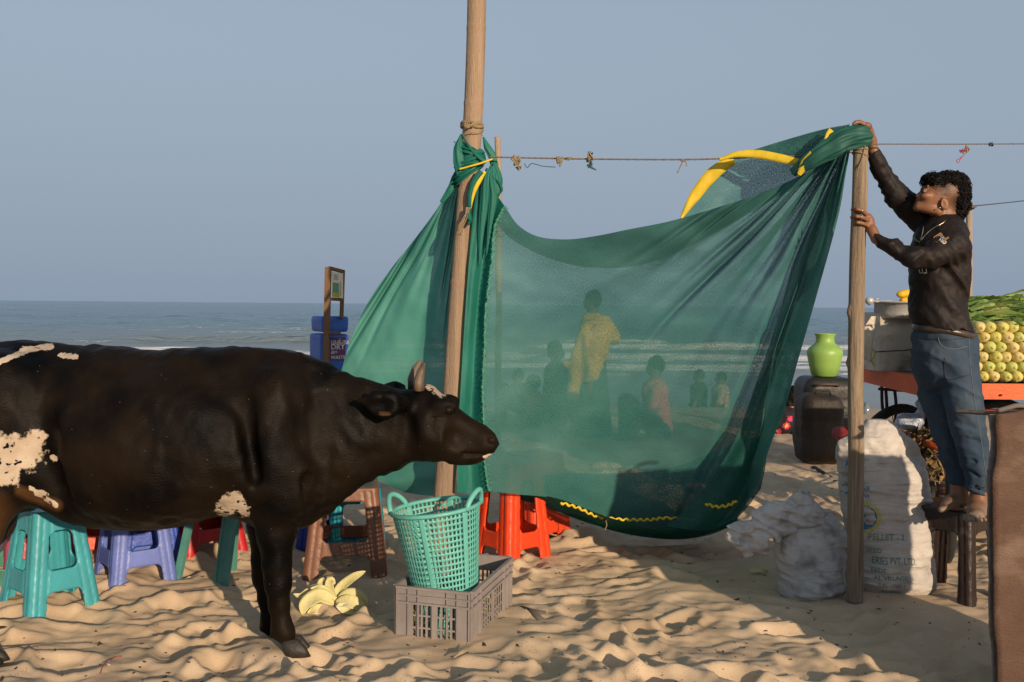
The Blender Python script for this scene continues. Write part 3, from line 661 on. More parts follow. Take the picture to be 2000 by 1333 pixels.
def sheet(name, T, B, L, Rr, Yf, fold, mat, nu=200, nv=200, parent=net, thick=0):
    """Coons patch between four photo curves; Yf(u,v) distance, fold(px,py,u,v) relief in metres"""
    u = np.linspace(0, 1, nu); v = np.linspace(0, 1, nv)
    t, b, l, r = spline(T, nu), spline(B, nu), spline(L, nv), spline(Rr, nv)
    U, Vv = np.meshgrid(u, v); S = np.zeros((nv, nu, 2))
    for c in range(2):
        S[..., c] = (1 - Vv) * t[None, :, c] + Vv * b[None, :, c] + (1 - U) * l[:, None, c] + U * r[:, None, c] \
            - ((1-U)*(1-Vv)*t[0, c] + U*(1-Vv)*t[-1, c] + (1-U)*Vv*b[0, c] + U*Vv*b[-1, c])
    px, py = S[..., 0], S[..., 1]; Y = Yf(U, Vv)
    Y = Y + fold(px, py, U, Vv)
    Pw = at(px, py, Y); k = np.arange(nu * nv).reshape(nv, nu)
    F = np.stack([k[:-1, :-1], k[:-1, 1:], k[1:, 1:], k[1:, :-1]], -1).reshape(-1, 4)
    o = mesh(name, Pw.reshape(-1, 3), F, mat, parent)
    uvl = o.data.uv_layers.new(name='UVMap'); UV = np.stack([U * np.linalg.norm(t[-1] - t[0]) / 400 + 0, Vv * 1.6], -1).reshape(-1, 2)
    uvs = np.stack([px / 390, py / 390], -1).reshape(-1, 2)
    li = np.zeros(len(o.data.loops), int); o.data.loops.foreach_get('vertex_index', li); uvl.data.foreach_set('uv', uvs[li].ravel().astype(np.float32))
    if thick: solid(o, thick)
    return o, (px, py, Y)
def ridge(x): return 1 - np.abs(np.mod(x, 2) - 1) * 2     # triangle wave -1..1
def fold_main(px, py, U, V):
    dx, dy = px - 1662, py - 262; r = np.hypot(dx, dy); th = np.arctan2(dy, -dx)   # 0 = towards left, pi/2 = down
    n1 = vn(th * 5, 3.3, r / 900) * .5
    f = np.sin((th + .04 * n1) * 40 + 2.2 * vn(r / 260, 1.0)) * .35 + np.sin(th * 21 + 1.2 + vn(r / 300, 8)) * .7 + .12 * np.sin(th * 80 + 2 * vn(r / 200, 4))
    am = .004 + .030 * np.exp(-(r / 230) ** 2) + .013 * np.exp(-(r / 520) ** 2)
    w_ = sst(.25, .6, th) * sst(1.62, 1.3, th) + .35
    f = f * am * w_ * 1.5
    # pronounced creases: (angle, width, depth)
    for ang, wd, dp, r1 in ((.50, .018, .035, 620), (.585, .014, .030, 520), (.70, .02, .03, 560), (.79, .016, .038, 680), (.93, .018, .022, 420), (1.02, .02, .018, 480)):
        f = f + 1.6 * dp * np.exp(-((th - ang - .03 * vn(r / 240, ang * 7)) / wd) ** 2) * sst(20, 90, r) * sst(r1, r1 * .45, r)
    # long dark gutters down the right side
    xr = np.interp(py, [284, 400, 560, 700, 860, 1010], [1662, 1640, 1600, 1558, 1505, 1440])
    e = xr - px
    for off, wd, dp in ((22, 7, .05), (40, 9, .035)):
        o_ = off + (py - 284) * (.055 if off == 22 else .10); f = f + dp * np.exp(-((e - o_) / wd) ** 2) * sst(300, 480, py)
    # stretch lines from the hem, sag pleats in the top band
    f = f + .010 * np.sin(py / 15 + px / 70) * np.exp(-((px - 970) / 45.) ** 2) * .6
    f = f + .008 * np.sin((py - .30 * px) / 17.) * sst(560, 450, py) * sst(1000, 1080, px) * sst(1500, 1350, px)
    f = f + .012 * fbm(px / 150, py / 110, 2) + .004 * vn(px / 40, py / 22, 5)
    return f
hem = [(985, 402), (968, 440), (959, 520), (950, 600), (944, 720), (943, 800), (946, 900), (955, 960)]
mtop = [(985, 402), (1012, 440), (1050, 462), (1105, 468), (1160, 462), (1230, 448), (1310, 432), (1400, 406), (1490, 376), (1580, 335), (1662, 284)]
mbot = [(955, 960), (1010, 966), (1080, 974), (1150, 1000), (1230, 1022), (1310, 1036), (1380, 1038), (1440, 1012)]
mright = [(1662, 284), (1652, 340), (1638, 420), (1600, 560), (1560, 700), (1532, 800), (1505, 870), (1478, 950), (1440, 1012)]
def Ymain(U, V): return 5.0 + (4.64 - 5.0) * U * (1 - V) + V * .35 * U + .24 * np.sin(np.pi * U ** 1.2) ** .8 * np.sin(np.pi * (V * .8 + .0)) + .34 * V ** 2 * np.sin(np.pi * U ** 1.3) + 0.0
sheet('net_sheet', mtop, mbot, hem, mright, Ymain, fold_main, NET_OPEN, 420, 380)
# folded-over double band along the top edge
ub = [(968, 436), (1000, 468), (1060, 500), (1120, 518), (1180, 524), (1240, 520), (1300, 503), (1370, 470), (1450, 425), (1540, 372), (1640, 305)]
sheet('top_fold', mtop, ub, [(985, 402), (976, 420), (968, 436)], [(1662, 284), (1652, 294), (1640, 305)], lambda U, V: 5.02 + (4.66 - 5.02) * U + .10 * np.sin(np.pi * U) * (1 + V),
      lambda px, py, U, V: .035 + .010 * np.sin((py - .3 * px) / 14.) + .01 * fbm(px / 80, py / 60, 3), NET_DARK, 220, 40)
# double layer down the right side
rb = [(1650, 300), (1610, 380), (1555, 500), (1520, 620), (1480, 740), (1440, 850), (1400, 920), (1350, 985), (1300, 1028)]
sheet('side_fold', [(1650, 300), (1662, 284)], [(1300, 1030), (1380, 1038), (1440, 1012)], rb, mright, lambda U, V: 4.68 + .62 * V + .12 * np.sin(np.pi * V),
      lambda px, py, U, V: .05 + .03 * np.sin(U * 9 + 2 * V) * V + .01 * fbm(px / 60, py / 90, 6), NET_DARK, 60, 220)
# bag of slack net at the foot, curling under and back; its dark colour carries shade too
fb = [(1050, 985), (1120, 1012), (1200, 1038), (1280, 1052), (1350, 1052), (1410, 1036), (1452, 1000), (1486, 955)]
ft = [(1040, 930), (1120, 925), (1200, 925), (1280, 920), (1340, 905), (1400, 880), (1450, 860), (1500, 850)]
sheet('net_slack', ft, fb, [(1040, 930), (1042, 960), (1050, 985)], [(1500, 850), (1496, 905), (1486, 955)], lambda U, V: 5.75 - .05 * V, 
      lambda px, py, U, V: .05 * np.sin(px / 30. + py / 60) * .5 + .04 * fbm(px / 60, py / 40, 7), NET_DARK, 160, 60)
sheet('net_slack', [(960, 958), (1080, 972), (1200, 1014), (1310, 1034), (1440, 1008)], [(1050, 985), (1120, 1012), (1200, 1038), (1280, 1052), (1350, 1052), (1440, 1026)], [(960, 958), (1010, 975), (1050, 985)], [(1440, 1008), (1440, 1026)],
      lambda U, V: 5.35 + .4 * V, lambda px, py, U, V: .02 * np.sin(px / 22.) + .02 * fbm(px / 40, py / 20, 9), NET_DARK, 160, 24)
# strip between bamboo and laced hem
sheet('net_panel', [(932, 352), (955, 362), (985, 402)], [(893, 962), (920, 966), (955, 962)], [(932, 352), (922, 440), (912, 560), (903, 700), (896, 830), (893, 962)], hem,
      lambda U, V: 4.965 + .04 * np.sin(np.pi * U), lambda px, py, U, V: .018 * np.sin(U * 9 + V * 2.5 + 1) * (1 - V) ** .6 + .006 * fbm(px / 20, py / 90, 4), NET_SOLID, 60, 220)
# wing to the left of the bamboo, blown back
def fold_left(px, py, U, V):
    dx, dy = px - 903, py - 320; r = np.hypot(dx, dy); th = np.arctan2(-dx, dy)    # 0 = down
    f = .010 * np.sin(th * 60 + vn(r / 200, 2)) * np.exp(-(r / 260) ** 2) + .016 * np.sin(th * 26 + 1.6 * vn(r / 300, 5)) * np.exp(-(r / 520) ** 2)
    for ang, wd, dp, r0, r1 in ((.535, .013, .05, 60, 560), (.585, .010, .03, 100, 600), (.60, .008, .02, 200, 600), (.045, .010, .03, 60, 560), (.085, .010, .03, 60, 430), (.14, .014, .028, 40, 330), (.47, .014, .02, 100, 500), (.40, .02, .012, 30, 300), (.24, .02, .012, 30, 260)):
        f = f + dp * np.exp(-((th - ang - .02 * vn(r / 150, ang * 9)) / wd) ** 2) * sst(r0, r0 + 60, r) * sst(r1, r1 * .6, r)
    f = f + .014 * fbm(px / 90, py / 130, 1) + .003 * vn(px / 18, py / 30, 8)
    f = f + .02 * np.sin(py / 9. + px / 40) * sst(880, 920, py)
    return f
louter = [(893, 336), (868, 385), (842, 425), (800, 480), (760, 530), (722, 585), (695, 640), (675, 695), (664, 750), (672, 820), (700, 890), (735, 935), (790, 962)]
linner = [(906, 340), (906, 420), (900, 520), (893, 620), (885, 740), (878, 860), (873, 970)]
sheet('net_wing', [(893, 336), (899, 334), (906, 340)], [(790, 962), (830, 968), (873, 970)], louter, linner, lambda U, V: 5.12 + .42 * np.sin(np.pi * V * .75) * (1 - .75 * U) , fold_left, NET_DENSE, 220, 360)
# flap thrown back over the line, seen from behind
dtop = [(1425, 310), (1500, 284), (1570, 264), (1650, 246)]
dl = [(1425, 310), (1385, 338), (1352, 380), (1328, 428)]
sheet('back_flap', dtop, [(1328, 428), (1400, 420), (1500, 392), (1650, 320)], dl, [(1650, 246), (1652, 280), (1650, 320)], lambda U, V: 4.95 - .22 * U + .12 * np.sin(np.pi * U),
      lambda px, py, U, V: .012 * np.sin((py + .6 * px) / 12.) * U + .01 * fbm(px / 50, py / 50, 3), NET_OPEN, 140, 90)
sheet('front_flap', [(1440, 303), (1500, 284), (1560, 266), (1612, 252), (1660, 243)], [(1440, 303), (1490, 300), (1535, 307), (1568, 322), (1600, 305), (1640, 290)], [(1440, 303), (1440, 303.5)], [(1660, 243), (1650, 270), (1640, 290)],
      lambda U, V: 4.82 - .2 * U, lambda px, py, U, V: .014 * np.sin((py * 1.2 + .5 * px) / 9.) * U + .006 * fbm(px / 30, py / 30, 3), NET_DARK, 130, 60)
def ribbon(name, cl, wid, Y, mat, parent=net, n=90, thick=.0025, rip=.0012):
    c = spline(cl, n); t = np.gradient(c, axis=0); t /= np.linalg.norm(t, axis=1)[:, None] + 1e-9; nn = np.stack([-t[:, 1], t[:, 0]], -1)
    w_ = np.interp(np.linspace(0, 1, n), np.linspace(0, 1, len(wid)), wid); Ys = np.interp(np.linspace(0, 1, n), np.linspace(0, 1, len(Y)), Y); V = []
    for j, s in enumerate((-.5, -.17, .17, .5)):
        q = c + nn * (w_ * s)[:, None]; V.append(at(q[:, 0], q[:, 1], Ys + rip * np.sin(np.arange(n) * .21 + j) + .008 * abs(s)))
    V = np.array(V); k = np.arange(4 * n).reshape(4, n)
    F = np.stack([k[:-1, :-1], k[:-1, 1:], k[1:, 1:], k[1:, :-1]], -1).reshape(-1, 4)
    return solid(mesh(name, V.reshape(-1, 3), F, mat, parent), thick)
ribbon('yellow_edging', [(1432, 311), (1392, 340), (1358, 382), (1330, 427)], [20, 26, 22, 5], [4.9, 4.92, 4.93, 4.93], yellow_m)
ribbon('yellow_edging', [(1405, 312), (1440, 302), (1482, 302), (1530, 311), (1572, 321)], [5, 13, 17, 17, 13], [4.80, 4.77, 4.74, 4.70, 4.66], yellow_m)
ribbon('yellow_edging', [(1560, 342), (1572, 322), (1590, 305), (1606, 286)], [8, 20, 24, 14], [4.62, 4.60, 4.58, 4.58], yellow_m, n=40)
ribbon('yellow_edging', [(1603, 296), (1610, 278), (1618, 262), (1624, 254)], [5, 5, 9, 11], [4.575, 4.57, 4.57, 4.60], yellow_m, n=30)
# roll of net over the pole head
q = [P(1548, 338, 4.66), P(1590, 308, 4.60), P(1630, 284, 4.58), P(1662, 270, 4.58), P(1684, 266, 4.585), P(1694, 264, 4.60)]
q = spline([tuple(v) for v in q], 60); b_ = MB()
b_.tube(q, np.interp(np.linspace(0, 1, 60), [0, .2, .5, .75, .93, 1], [.02, .040, .054, .055, .050, .02]), 64,
        prof=lambda th, t: 1 + .09 * math.sin(th * 7 + t * 5) + .05 * math.sin(th * 13 - t * 7) + .04 * math.sin(t * 26 + 2 * th), sq=(.85, 1))
b_.build('gathered_roll', NET_ROLL, net, True)
# wrapping round the bamboo
def wrap(name, pyc, rr, hgt, tilt, seed, dx=0, mat=NET_SOLID):
    n, k = 70, 26; V = []; c = P(bam(pyc) + dx, pyc, 5.05)
    for i in range(n):
        a = 2 * math.pi * i / n
        for j in range(k):
            s = j / (k - 1) * 2 - 1
            pl = .007 * math.sin(s * 9 + seed + 1.5 * math.sin(a + seed)) + .004 * math.sin(s * 17 + 2 * a)
            r_ = rr + .016 * (1 - s * s) + pl
            V.append(c + Vector((r_ * math.cos(a), r_ * math.sin(a), hgt * s * (1 + .25 * math.sin(a + seed)) + tilt * math.cos(a))))
    F = [(i * k + j, ((i + 1) % n) * k + j, ((i + 1) % n) * k + j + 1, i * k + j + 1) for i in range(n) for j in range(k - 1)]
    return mesh(name, np.array([tuple(v) for v in V]), F, mat, net)
wrap('wrapping', 318, .060, .036, .030, 1.0); wrap('wrapping', 336, .064, .026, .055, 3.1); wrap('wrapping', 300, .056, .030, -.02, 5.0)
for pts, rad, Ys in (([(901, 262), (896, 290), (897, 318), (900, 345)], [.004, .022, .030, .02], 5.0), ([(903, 262), (915, 285), (932, 305), (948, 318)], [.004, .012, .016, .02], 4.985),
                     ([(944, 268), (952, 288), (961, 306), (966, 325)], [.004, .016, .02, .018], 5.06), ([(966, 320), (972, 350), (968, 380), (962, 400)], [.012, .022, .022, .008], 4.98),
                     ([(955, 330), (950, 356), (946, 400), (940, 450), (936, 520)], [.014, .024, .022, .014, .002], 4.975), ([(962, 325), (962, 350), (964, 385), (958, 430), (950, 500)], [.014, .024, .020, .012, .002], 4.975),
                     ([(962, 345), (975, 358), (980, 372), (972, 382)], [.008, .014, .01, .003], 4.97), ([(896, 330), (890, 345), (880, 370), (862, 396)], [.01, .016, .018, .01], 5.06)):
    b_ = MB(); c = spline([tuple(P(x, y, Ys)) for x, y in pts], 40)
    b_.tube(c, np.interp(np.linspace(0, 1, 40), np.linspace(0, 1, len(rad)), rad), 28, prof=lambda th, t: 1 + .14 * math.sin(th * 6 + t * 6) + .06 * math.sin(11 * th + t * 3), sq=(1, .6)); b_.build('gathered_fold', NET_SOLID, net, True)
ribbon('yellow_edging', [(897, 331), (915, 326), (940, 319), (962, 311)], [3, 3.5, 4, 3], [4.965, 4.955, 4.955, 4.965], yellow_m, n=30, rip=.001)
ribbon('yellow_edging', [(947, 335), (937, 352), (926, 372), (921, 392), (919, 408)], [6, 9, 10, 7, 3], [4.95] * 5, yellow_m, n=40, rip=.002)
tail = MB(); c = spline([tuple(P(x, y, 4.955)) for x, y in [(940, 335), (926, 355), (918, 380), (917, 405)]], 30); tail.tube(c, np.linspace(.016, .010, 30), 16, prof=lambda th, t: 1 + .12 * math.sin(5 * th)); tail.build('gathered_fold', NET_SOLID, net, True)
tail = MB(); c = spline([tuple(P(x, y, 4.955)) for x, y in [(917, 404), (914, 418), (918, 432), (914, 440)]], 20); tail.tube(c, [.008, .010, .014, .017, .018, .017, .017, .017, .018, .018, .017, .016, .014, .012, .010, .008, .007, .006, .006, .005], 12, prof=lambda th, t: 1 + .15 * math.sin(4 * th + t * 20)); tail.build('knot', NET_SOLID, net, True)
b_ = MB()
for k_ in range(5):
    b_.tube(spline([tuple(P(916 + random.uniform(-5, 4), 405, 4.94)), tuple(P(908 + random.uniform(-4, 5), 425, 4.94)), tuple(P(900 + random.uniform(-6, 6), 445, 4.94)), tuple(P(896 + random.uniform(-6, 6), 460, 4.95))], 14), .0028, 5)
b_.build('frayed_cord', ropem, net, True)
# laced cord along the hem
hc_ = spline(hem, 420); hY = 4.965
cordm = M('green_cord', (.06, .27, .19), (.035, .19, .135), 90, .8, .8, 300)
pts = at(hc_[:, 0] + 1.6 * vn(np.arange(420) * .11, 3.), hc_[:, 1], np.full(420, 4.955))
b_ = MB(); b_.tube(pts, [.0058 * (1 + .30 * math.sin(i * .55 + 2 * float(vn(i * .05, 1.)))) for i in range(420)], 8); b_.build('hem_cord', cordm, net, True)
b_ = MB()
for i in range(6, 416, 8):
    x, y = hc_[i]; b_.tube(spline([tuple(P(x - 5, y + 4, 4.95)), tuple(P(x, y, 4.944)), tuple(P(x + 6, y - 3, 4.95)), tuple(P(x + 4 + random.uniform(-2, 7), y + random.uniform(-6, 6), 4.96))], 8), .0022, 4)
b_.build('hem_stitching', cordm, net, True)
def wavy(pts, Y, r, name, mat, n=160, parent=net, amp=2.0, fr=.8):
    c = spline(pts, n); i = np.arange(n); Ys = np.interp(np.linspace(0, 1, n), np.linspace(0, 1, len(Y)), Y)
    b = MB(); b.tube(at(c[:, 0], c[:, 1] + amp * np.sin(i * fr), Ys), [r * (1 + .3 * math.sin(j * .9)) for j in i], 6); return b.build(name, mat, parent, True)
wavy([(1095, 982), (1128, 992), (1160, 1007), (1195, 1013), (1235, 1016), (1270, 1016), (1300, 1012), (1358, 1017)], [5.3, 5.42, 5.46, 5.42], .0068, 'yellow_cord', yellow_m, 150)
wavy([(1378, 984), (1400, 990), (1425, 987), (1438, 978)], [5.3, 5.25], .0068, 'yellow_cord', yellow_m, 44)
b_ = MB(); b_.tube(spline([tuple(P(1183, 1017, 5.4)), tuple(P(1185, 1026, 5.4)), tuple(P(1181, 1036, 5.39))], 10), .003, 4); b_.build('loose_thread', ropem, net, True)
# ================================================================== LINES with rags and knots
def line(name, pts, Ys, r, label, mat, sag=0):
    c = spline([tuple(P(x, y, Y)) for (x, y), Y in zip(pts, Ys)], 160); b = MB(); b.tube(c, [r * (1 + .18 * math.sin(i * 2.1)) for i in range(160)], 6)
    o = thing(name, tuple(c[0]), label, 'rope'); b.build('strand', mat, o, True); return o
twine = M('twine', (.19, .145, .10), (.12, .09, .065), 90, .9, .5, 300)
grn = M('green_thread', (.03, .10, .08), (.02, .06, .05), 20, .8); red = M('red_thread', (.45, .05, .04), (.3, .03, .03), 20, .8)
ln = line('rope', [(955, 307), (1040, 309), (1150, 311), (1340, 312), (1440, 309), (1560, 305), (1664, 298)], [5.0, 4.99, 4.95, 4.85, 4.8, 4.7, 4.6], .0042, 'long twisted rope strung from the bamboo pole to the man\'s pole, tied with scraps', twine)
ln2 = line('rope', [(1666, 284), (1700, 282), (1850, 282), (2060, 281)], [4.6, 4.6, 4.6, 4.6], .003, 'thin twine running from the pole top out past the man\'s head', twine)
ln3 = line('wire', [(1893, 403), (1930, 400), (2080, 384)], [5.98, 5.98, 5.98], .0035, 'dark wire tied to the back pole behind the man\'s neck', M('wire_grey', (.05, .05, .055), None, 20, .6)); ln3['category'] = 'wire'
def clump(parent, px, py, Y, w, h, n, mat, seed, name='rope_scrap', r=.003):
    rn = random.Random(seed); b = MB()
    for i in range(n):
        p = [(px + rn.gauss(0, w * .45), py + rn.gauss(0, h * .4), Y + rn.uniform(-.015, .015)) for _ in range(5)]
        b.tube(spline([tuple(P(*q)) for q in p], 18), r * rn.uniform(.6, 1.3), 5)
    b.build(name, mat, parent, True)
clump(ln, 1008, 314, 4.98, 9, 9, 14, ropem, 1, r=.0045); clump(ln, 1013, 327, 4.98, 4, 7, 5, ropem, 2)
clump(ln, 1092, 314, 4.96, 7, 9, 10, ropem, 3, r=.004); clump(ln, 1110, 310, 4.96, 7, 4, 6, ropem, 4)
clump(ln, 1152, 308, 4.94, 6, 10, 10, ropem, 5, r=.0035); clump(ln, 1153, 322, 4.94, 9, 9, 6, grn, 6, 'thread', .002); clump(ln, 1156, 302, 4.94, 4, 7, 5, grn, 16, 'thread', .002)
clump(ln, 1333, 313, 4.86, 3, 3, 5, ropem, 7)
for pts in ([(1334, 313), (1330, 324), (1323, 338)], [(1335, 314), (1340, 318), (1341, 325)]):
    b_ = MB(); b_.tube(spline([tuple(P(x, y, 4.86)) for x, y in pts], 8), .003, 5); b_.build('rope_end', ropem, ln, True)
b_ = MB(); b_.tube(spline([tuple(P(x, y, 4.97)) for x, y in [(1024, 320), (1030, 328), (1038, 320), (1060, 325), (1085, 327)]], 24), .0022, 5); b_.build('thread', grn, ln, True)
b_ = MB(); b_.tube(spline([tuple(P(x, y, 5.0)) for x, y in [(893, 284), (886, 277), (897, 281), (887, 289), (896, 291)]], 24), .0015, 5); b_.build('thread', grn, ln, True)
clump(ln2, 1888, 290, 4.6, 5, 7, 8, ropem, 8, r=.003); clump(ln2, 1882, 294, 4.6, 8, 9, 5, red, 9, 'thread', .0016)
b_ = MB(); b_.tube(spline([tuple(P(x, y, 4.6)) for x, y in [(1885, 300), (1878, 308), (1868, 314), (1872, 318), (1878, 306)]], 20), .0018, 5); b_.build('thread', red, ln2, True)
clump(ln2, 1936, 283, 4.6, 6, 5, 8, grn, 10, 'thread', .0022)
clump(ln3, 1899, 405, 5.96, 7, 4, 8, twine, 11, r=.004)
# bindings at the head of the man's pole
b_ = MB()
for k_, (py, tl) in enumerate(((283, .004), (288, .010), (292, -.004), (303, .012))):
    c = P(1680, py, 4.6); b_.tube([c + Vector((.036 * math.cos(a), .036 * math.sin(a), tl * math.cos(a + k_))) for a in np.linspace(0, 2 * math.pi, 30)], .003, 5)
b_.tube(spline([tuple(P(1690, 284, 4.56)), tuple(P(1684, 310, 4.56)), tuple(P(1676, 330, 4.565)), tuple(P(1673, 350, 4.57))], 16), .0022, 5)
b_.build('rope_binding', ropem, mp_, True)

# ================================================================== STOOLS
def stool_mesh(W=.30, Wt=.24, Hh=.45, h=.006, flute=True, win=(.44, .80), arch=(0, .24), legw=.085, t=.012):
    S = SDF((-W/2 - .03, -W/2 - .03, -.005), (W/2 + .03, W/2 + .03, Hh + .01), h)
    def f(X, Y, Z):
        k = np.clip(Z / Hh, 0, 1); a = (W + (Wt - W) * k) / 2; ax, ay = np.abs(X), np.abs(Y)
        rr = .028; qx = ax - (a - rr); qy = ay - (a - rr)
        d2 = np.hypot(np.maximum(qx, 0), np.maximum(qy, 0)) + np.minimum(np.maximum(qx, qy), 0) - rr
        if flute:
            m = np.minimum(ax, ay) + 0 * Z; g = np.abs(np.mod((m - a + legw * .9) / (legw * .42), 1) - .5) * 2
            d2 = d2 + .0035 * np.where((m > a - legw) & (Z < Hh * .97), np.clip((g - .55) * 3, 0, 1), 0)
        shell = np.maximum(d2, -(d2 + t))
        top_ = np.maximum(d2, np.maximum(Z - Hh, Hh - .022 - Z))
        body = np.maximum(shell, np.maximum(-Z, Z - Hh))
        # cut-outs in each side
        lw = legw * (1 - .12 * k)
        for u, v in ((X, Y), (Y, X)):
            au = np.abs(u); half = a - lw
            c1 = (win[0] + win[1]) / 2 * Hh; hh = (win[1] - win[0]) / 2 * Hh; r_ = .028
            q1 = au - (half - r_); q2 = np.abs(Z - c1) - (hh - r_)
            w_ = np.hypot(np.maximum(q1, 0), np.maximum(q2, 0)) + np.minimum(np.maximum(q1, q2), 0) - r_
            body = np.maximum(body, -w_)
            q2 = Z - (arch[1] * Hh - r_)
            w_ = np.hypot(np.maximum(q1, 0), np.maximum(q2, 0)) + np.minimum(np.maximum(q1, q2), 0) - r_
            body = np.maximum(body, -w_)
        hole = np.sqrt(X ** 2 + Y ** 2) - .014
        return np.maximum(np.minimum(body, top_), -(hole + 0 * Z))
    S.fn(f); return S.vf()
def parts_by(V, F, cls):
    V = np.asarray(V); F = [tuple(f) for f in (F.tolist() if isinstance(F, np.ndarray) else F)]; out = {}
    for f in F:
        c = V[list(f)].mean(0); out.setdefault(cls(c), []).append(f)
    res = {}
    for k, fs in out.items():
        ids = sorted({i for f in fs for i in f}); mp = {i: j for j, i in enumerate(ids)}
        res[k] = (V[ids], np.array([[mp[i] for i in f] for f in fs], np.int32) if all(len(f) == 4 for f in fs) else [tuple(mp[i] for i in f) for f in fs])
    return res
_sc = {}
def stool(name, label, mat, loc, rz, W=.30, Wt=.24, Hh=.45, group='plastic stools on the sand', tilt=(0, 0), **kw):
    key = (W, Wt, Hh, str(sorted(kw.items())))
    if key not in _sc:
        V, F = stool_mesh(W, Wt, Hh, **kw)
        def cls(c):
            if c[2] > Hh - .035: return 'seat'
            a = (W + (Wt - W) * c[2] / Hh) / 2; lw = kw.get('legw', .085) + .004
            if abs(c[0]) > a - lw and abs(c[1]) > a - lw: return 'leg%d%d' % (c[0] > 0, c[1] > 0)
            return ('apro' if c[2] > Hh * .6 else 'rail') + '%d%d' % (abs(c[0]) > abs(c[1]), (c[0] if abs(c[0]) > abs(c[1]) else c[1]) > 0)
        _sc[key] = parts_by(V, F, cls)
    t = thing(name, loc, label, 'stool', group, rot=(tilt[0], tilt[1], rz))
    for k, (v, f) in _sc[key].items(): mesh({'apro': 'apron', 'leg0': 'leg', 'leg1': 'leg', 'rail': 'rail', 'seat': 'seat'}[k[:4]], v, f, mat, t, local=True)
    return t
def plastic(name, c, c2=None, rough=.42): return M(name, c, c2 or tuple(v * .82 for v in c), 7, rough, .12, 30, .45, rvar=.12, c3=tuple(min(1, v * .6 + .12) for v in c), s3=5, t3=(.62, .85))
teal_p = plastic('teal_plastic', (.055, .34, .40)); lav_p = plastic('faded_blue_plastic', (.14, .19, .52)); blue_p = plastic('blue_plastic', (.015, .06, .38))
red_p = plastic('red_plastic', (.50, .012, .018)); oran_p = plastic('orange_plastic', (.72, .055, .01)); brown_p = plastic('brown_plastic', (.20, .085, .05)); cyan_p = plastic('cyan_plastic', (.0, .28, .38))
dark_p = plastic('dark_brown_plastic', (.028, .018, .016), rough=.3); sage_p = plastic('sage_plastic', (.09, .26, .22), (.06, .2, .19)); pink_p = plastic('pink_plastic', (.42, .06, .09)); tub_p = plastic('pale_green_plastic', (.12, .32, .24))
def on(px, py, sink=.02, z=0):
    g = gnd(px, py); 
    for _ in range(4): g = gnd(px, py, gz(g.x, g.y))
    return (g.x, g.y, gz(g.x, g.y) - sink)
def stool_at(name, label, mat, corner_px, rz, W, Wt, Hh, sink=.03, **kw):
    """corner_px: foot of the corner that faces the camera"""
    g = Vector(on(*corner_px, sink=0)); d = W / 2 * 1.414
    # nearest corner direction after rotation
    best = min((Vector((math.cos(rz + math.pi / 4 + k * math.pi / 2), math.sin(rz + math.pi / 4 + k * math.pi / 2), 0)) for k in range(4)), key=lambda v: v.y)
    c = g - best * d * .95; c.z = gz(g.x, g.y) - sink
    return stool(name, label, mat, tuple(c), rz, W, Wt, Hh, **kw)
stool_at('plastic_stool', 'bright teal plastic stool under the cow\'s belly at the left edge', teal_p, (58, 1206), R(50), .34, .22, .475, legw=.08)
stool_at('plastic_stool', 'sun-bleached lavender blue plastic stool just right of the teal one', lav_p, (218, 1142), R(38), .34, .25, .40, legw=.075, win=(.5, .84), arch=(0, .30))
stool_at('plastic_stool', 'deep blue plastic stool standing behind the bleached blue one', blue_p, (236, 1108), R(30), .33, .25, .40, legw=.06, win=(.5, .84), arch=(0, .30))
stool_at('plastic_stool', 'red plastic stool half sunk in sand below the cow\'s belly', red_p, (350, 1092), R(40), .42, .30, .36, legw=.11, win=(.45, .8), arch=(0, .26))
stool_at('plastic_stool', 'orange red plastic stool far behind the blue stools', oran_p, (134, 1098), R(20), .34, .25, .38, legw=.08)
stool_at('plastic_stool', 'faded pink plastic stool at the far left frame edge', pink_p, (8, 1128), R(30), .34, .25, .42, legw=.08)
stool_at('plastic_stool', 'mud brown plastic stool between the cow\'s chest and the basket', brown_p, (592, 1134), R(8), .455, .34, .50, legw=.088, win=(.44, .86), arch=(0, .30))
stool_at('plastic_stool', 'cyan plastic stool seen through the brown stool\'s window', cyan_p, (640, 1088), R(8), .34, .27, .40, legw=.07, win=(.3, .8), arch=(0, .12))
stool_at('plastic_stool', 'bright orange plastic stool in the sun right behind the basket', oran_p, (992, 1098), R(40), .34, .25, .56, legw=.095, win=(.32, .82), arch=(0, .16))
stool_at('plastic_stool', 'second orange plastic stool, shaded, behind the sunlit one under the net', oran_p, (1040, 1052), R(40), .34, .26, .52, legw=.12, win=(.5, .8), arch=(0, .1))
stool_at('plastic_stool', 'small yellow and orange stool far behind the cow\'s forelegs', plastic('amber_plastic', (.55, .28, .08)), (488, 1058), R(15), .30, .22, .36)
stool_at('plastic_stool', 'small blue plastic stool beyond the cow\'s chest', blue_p, (578, 1072), R(10), .30, .22, .30)
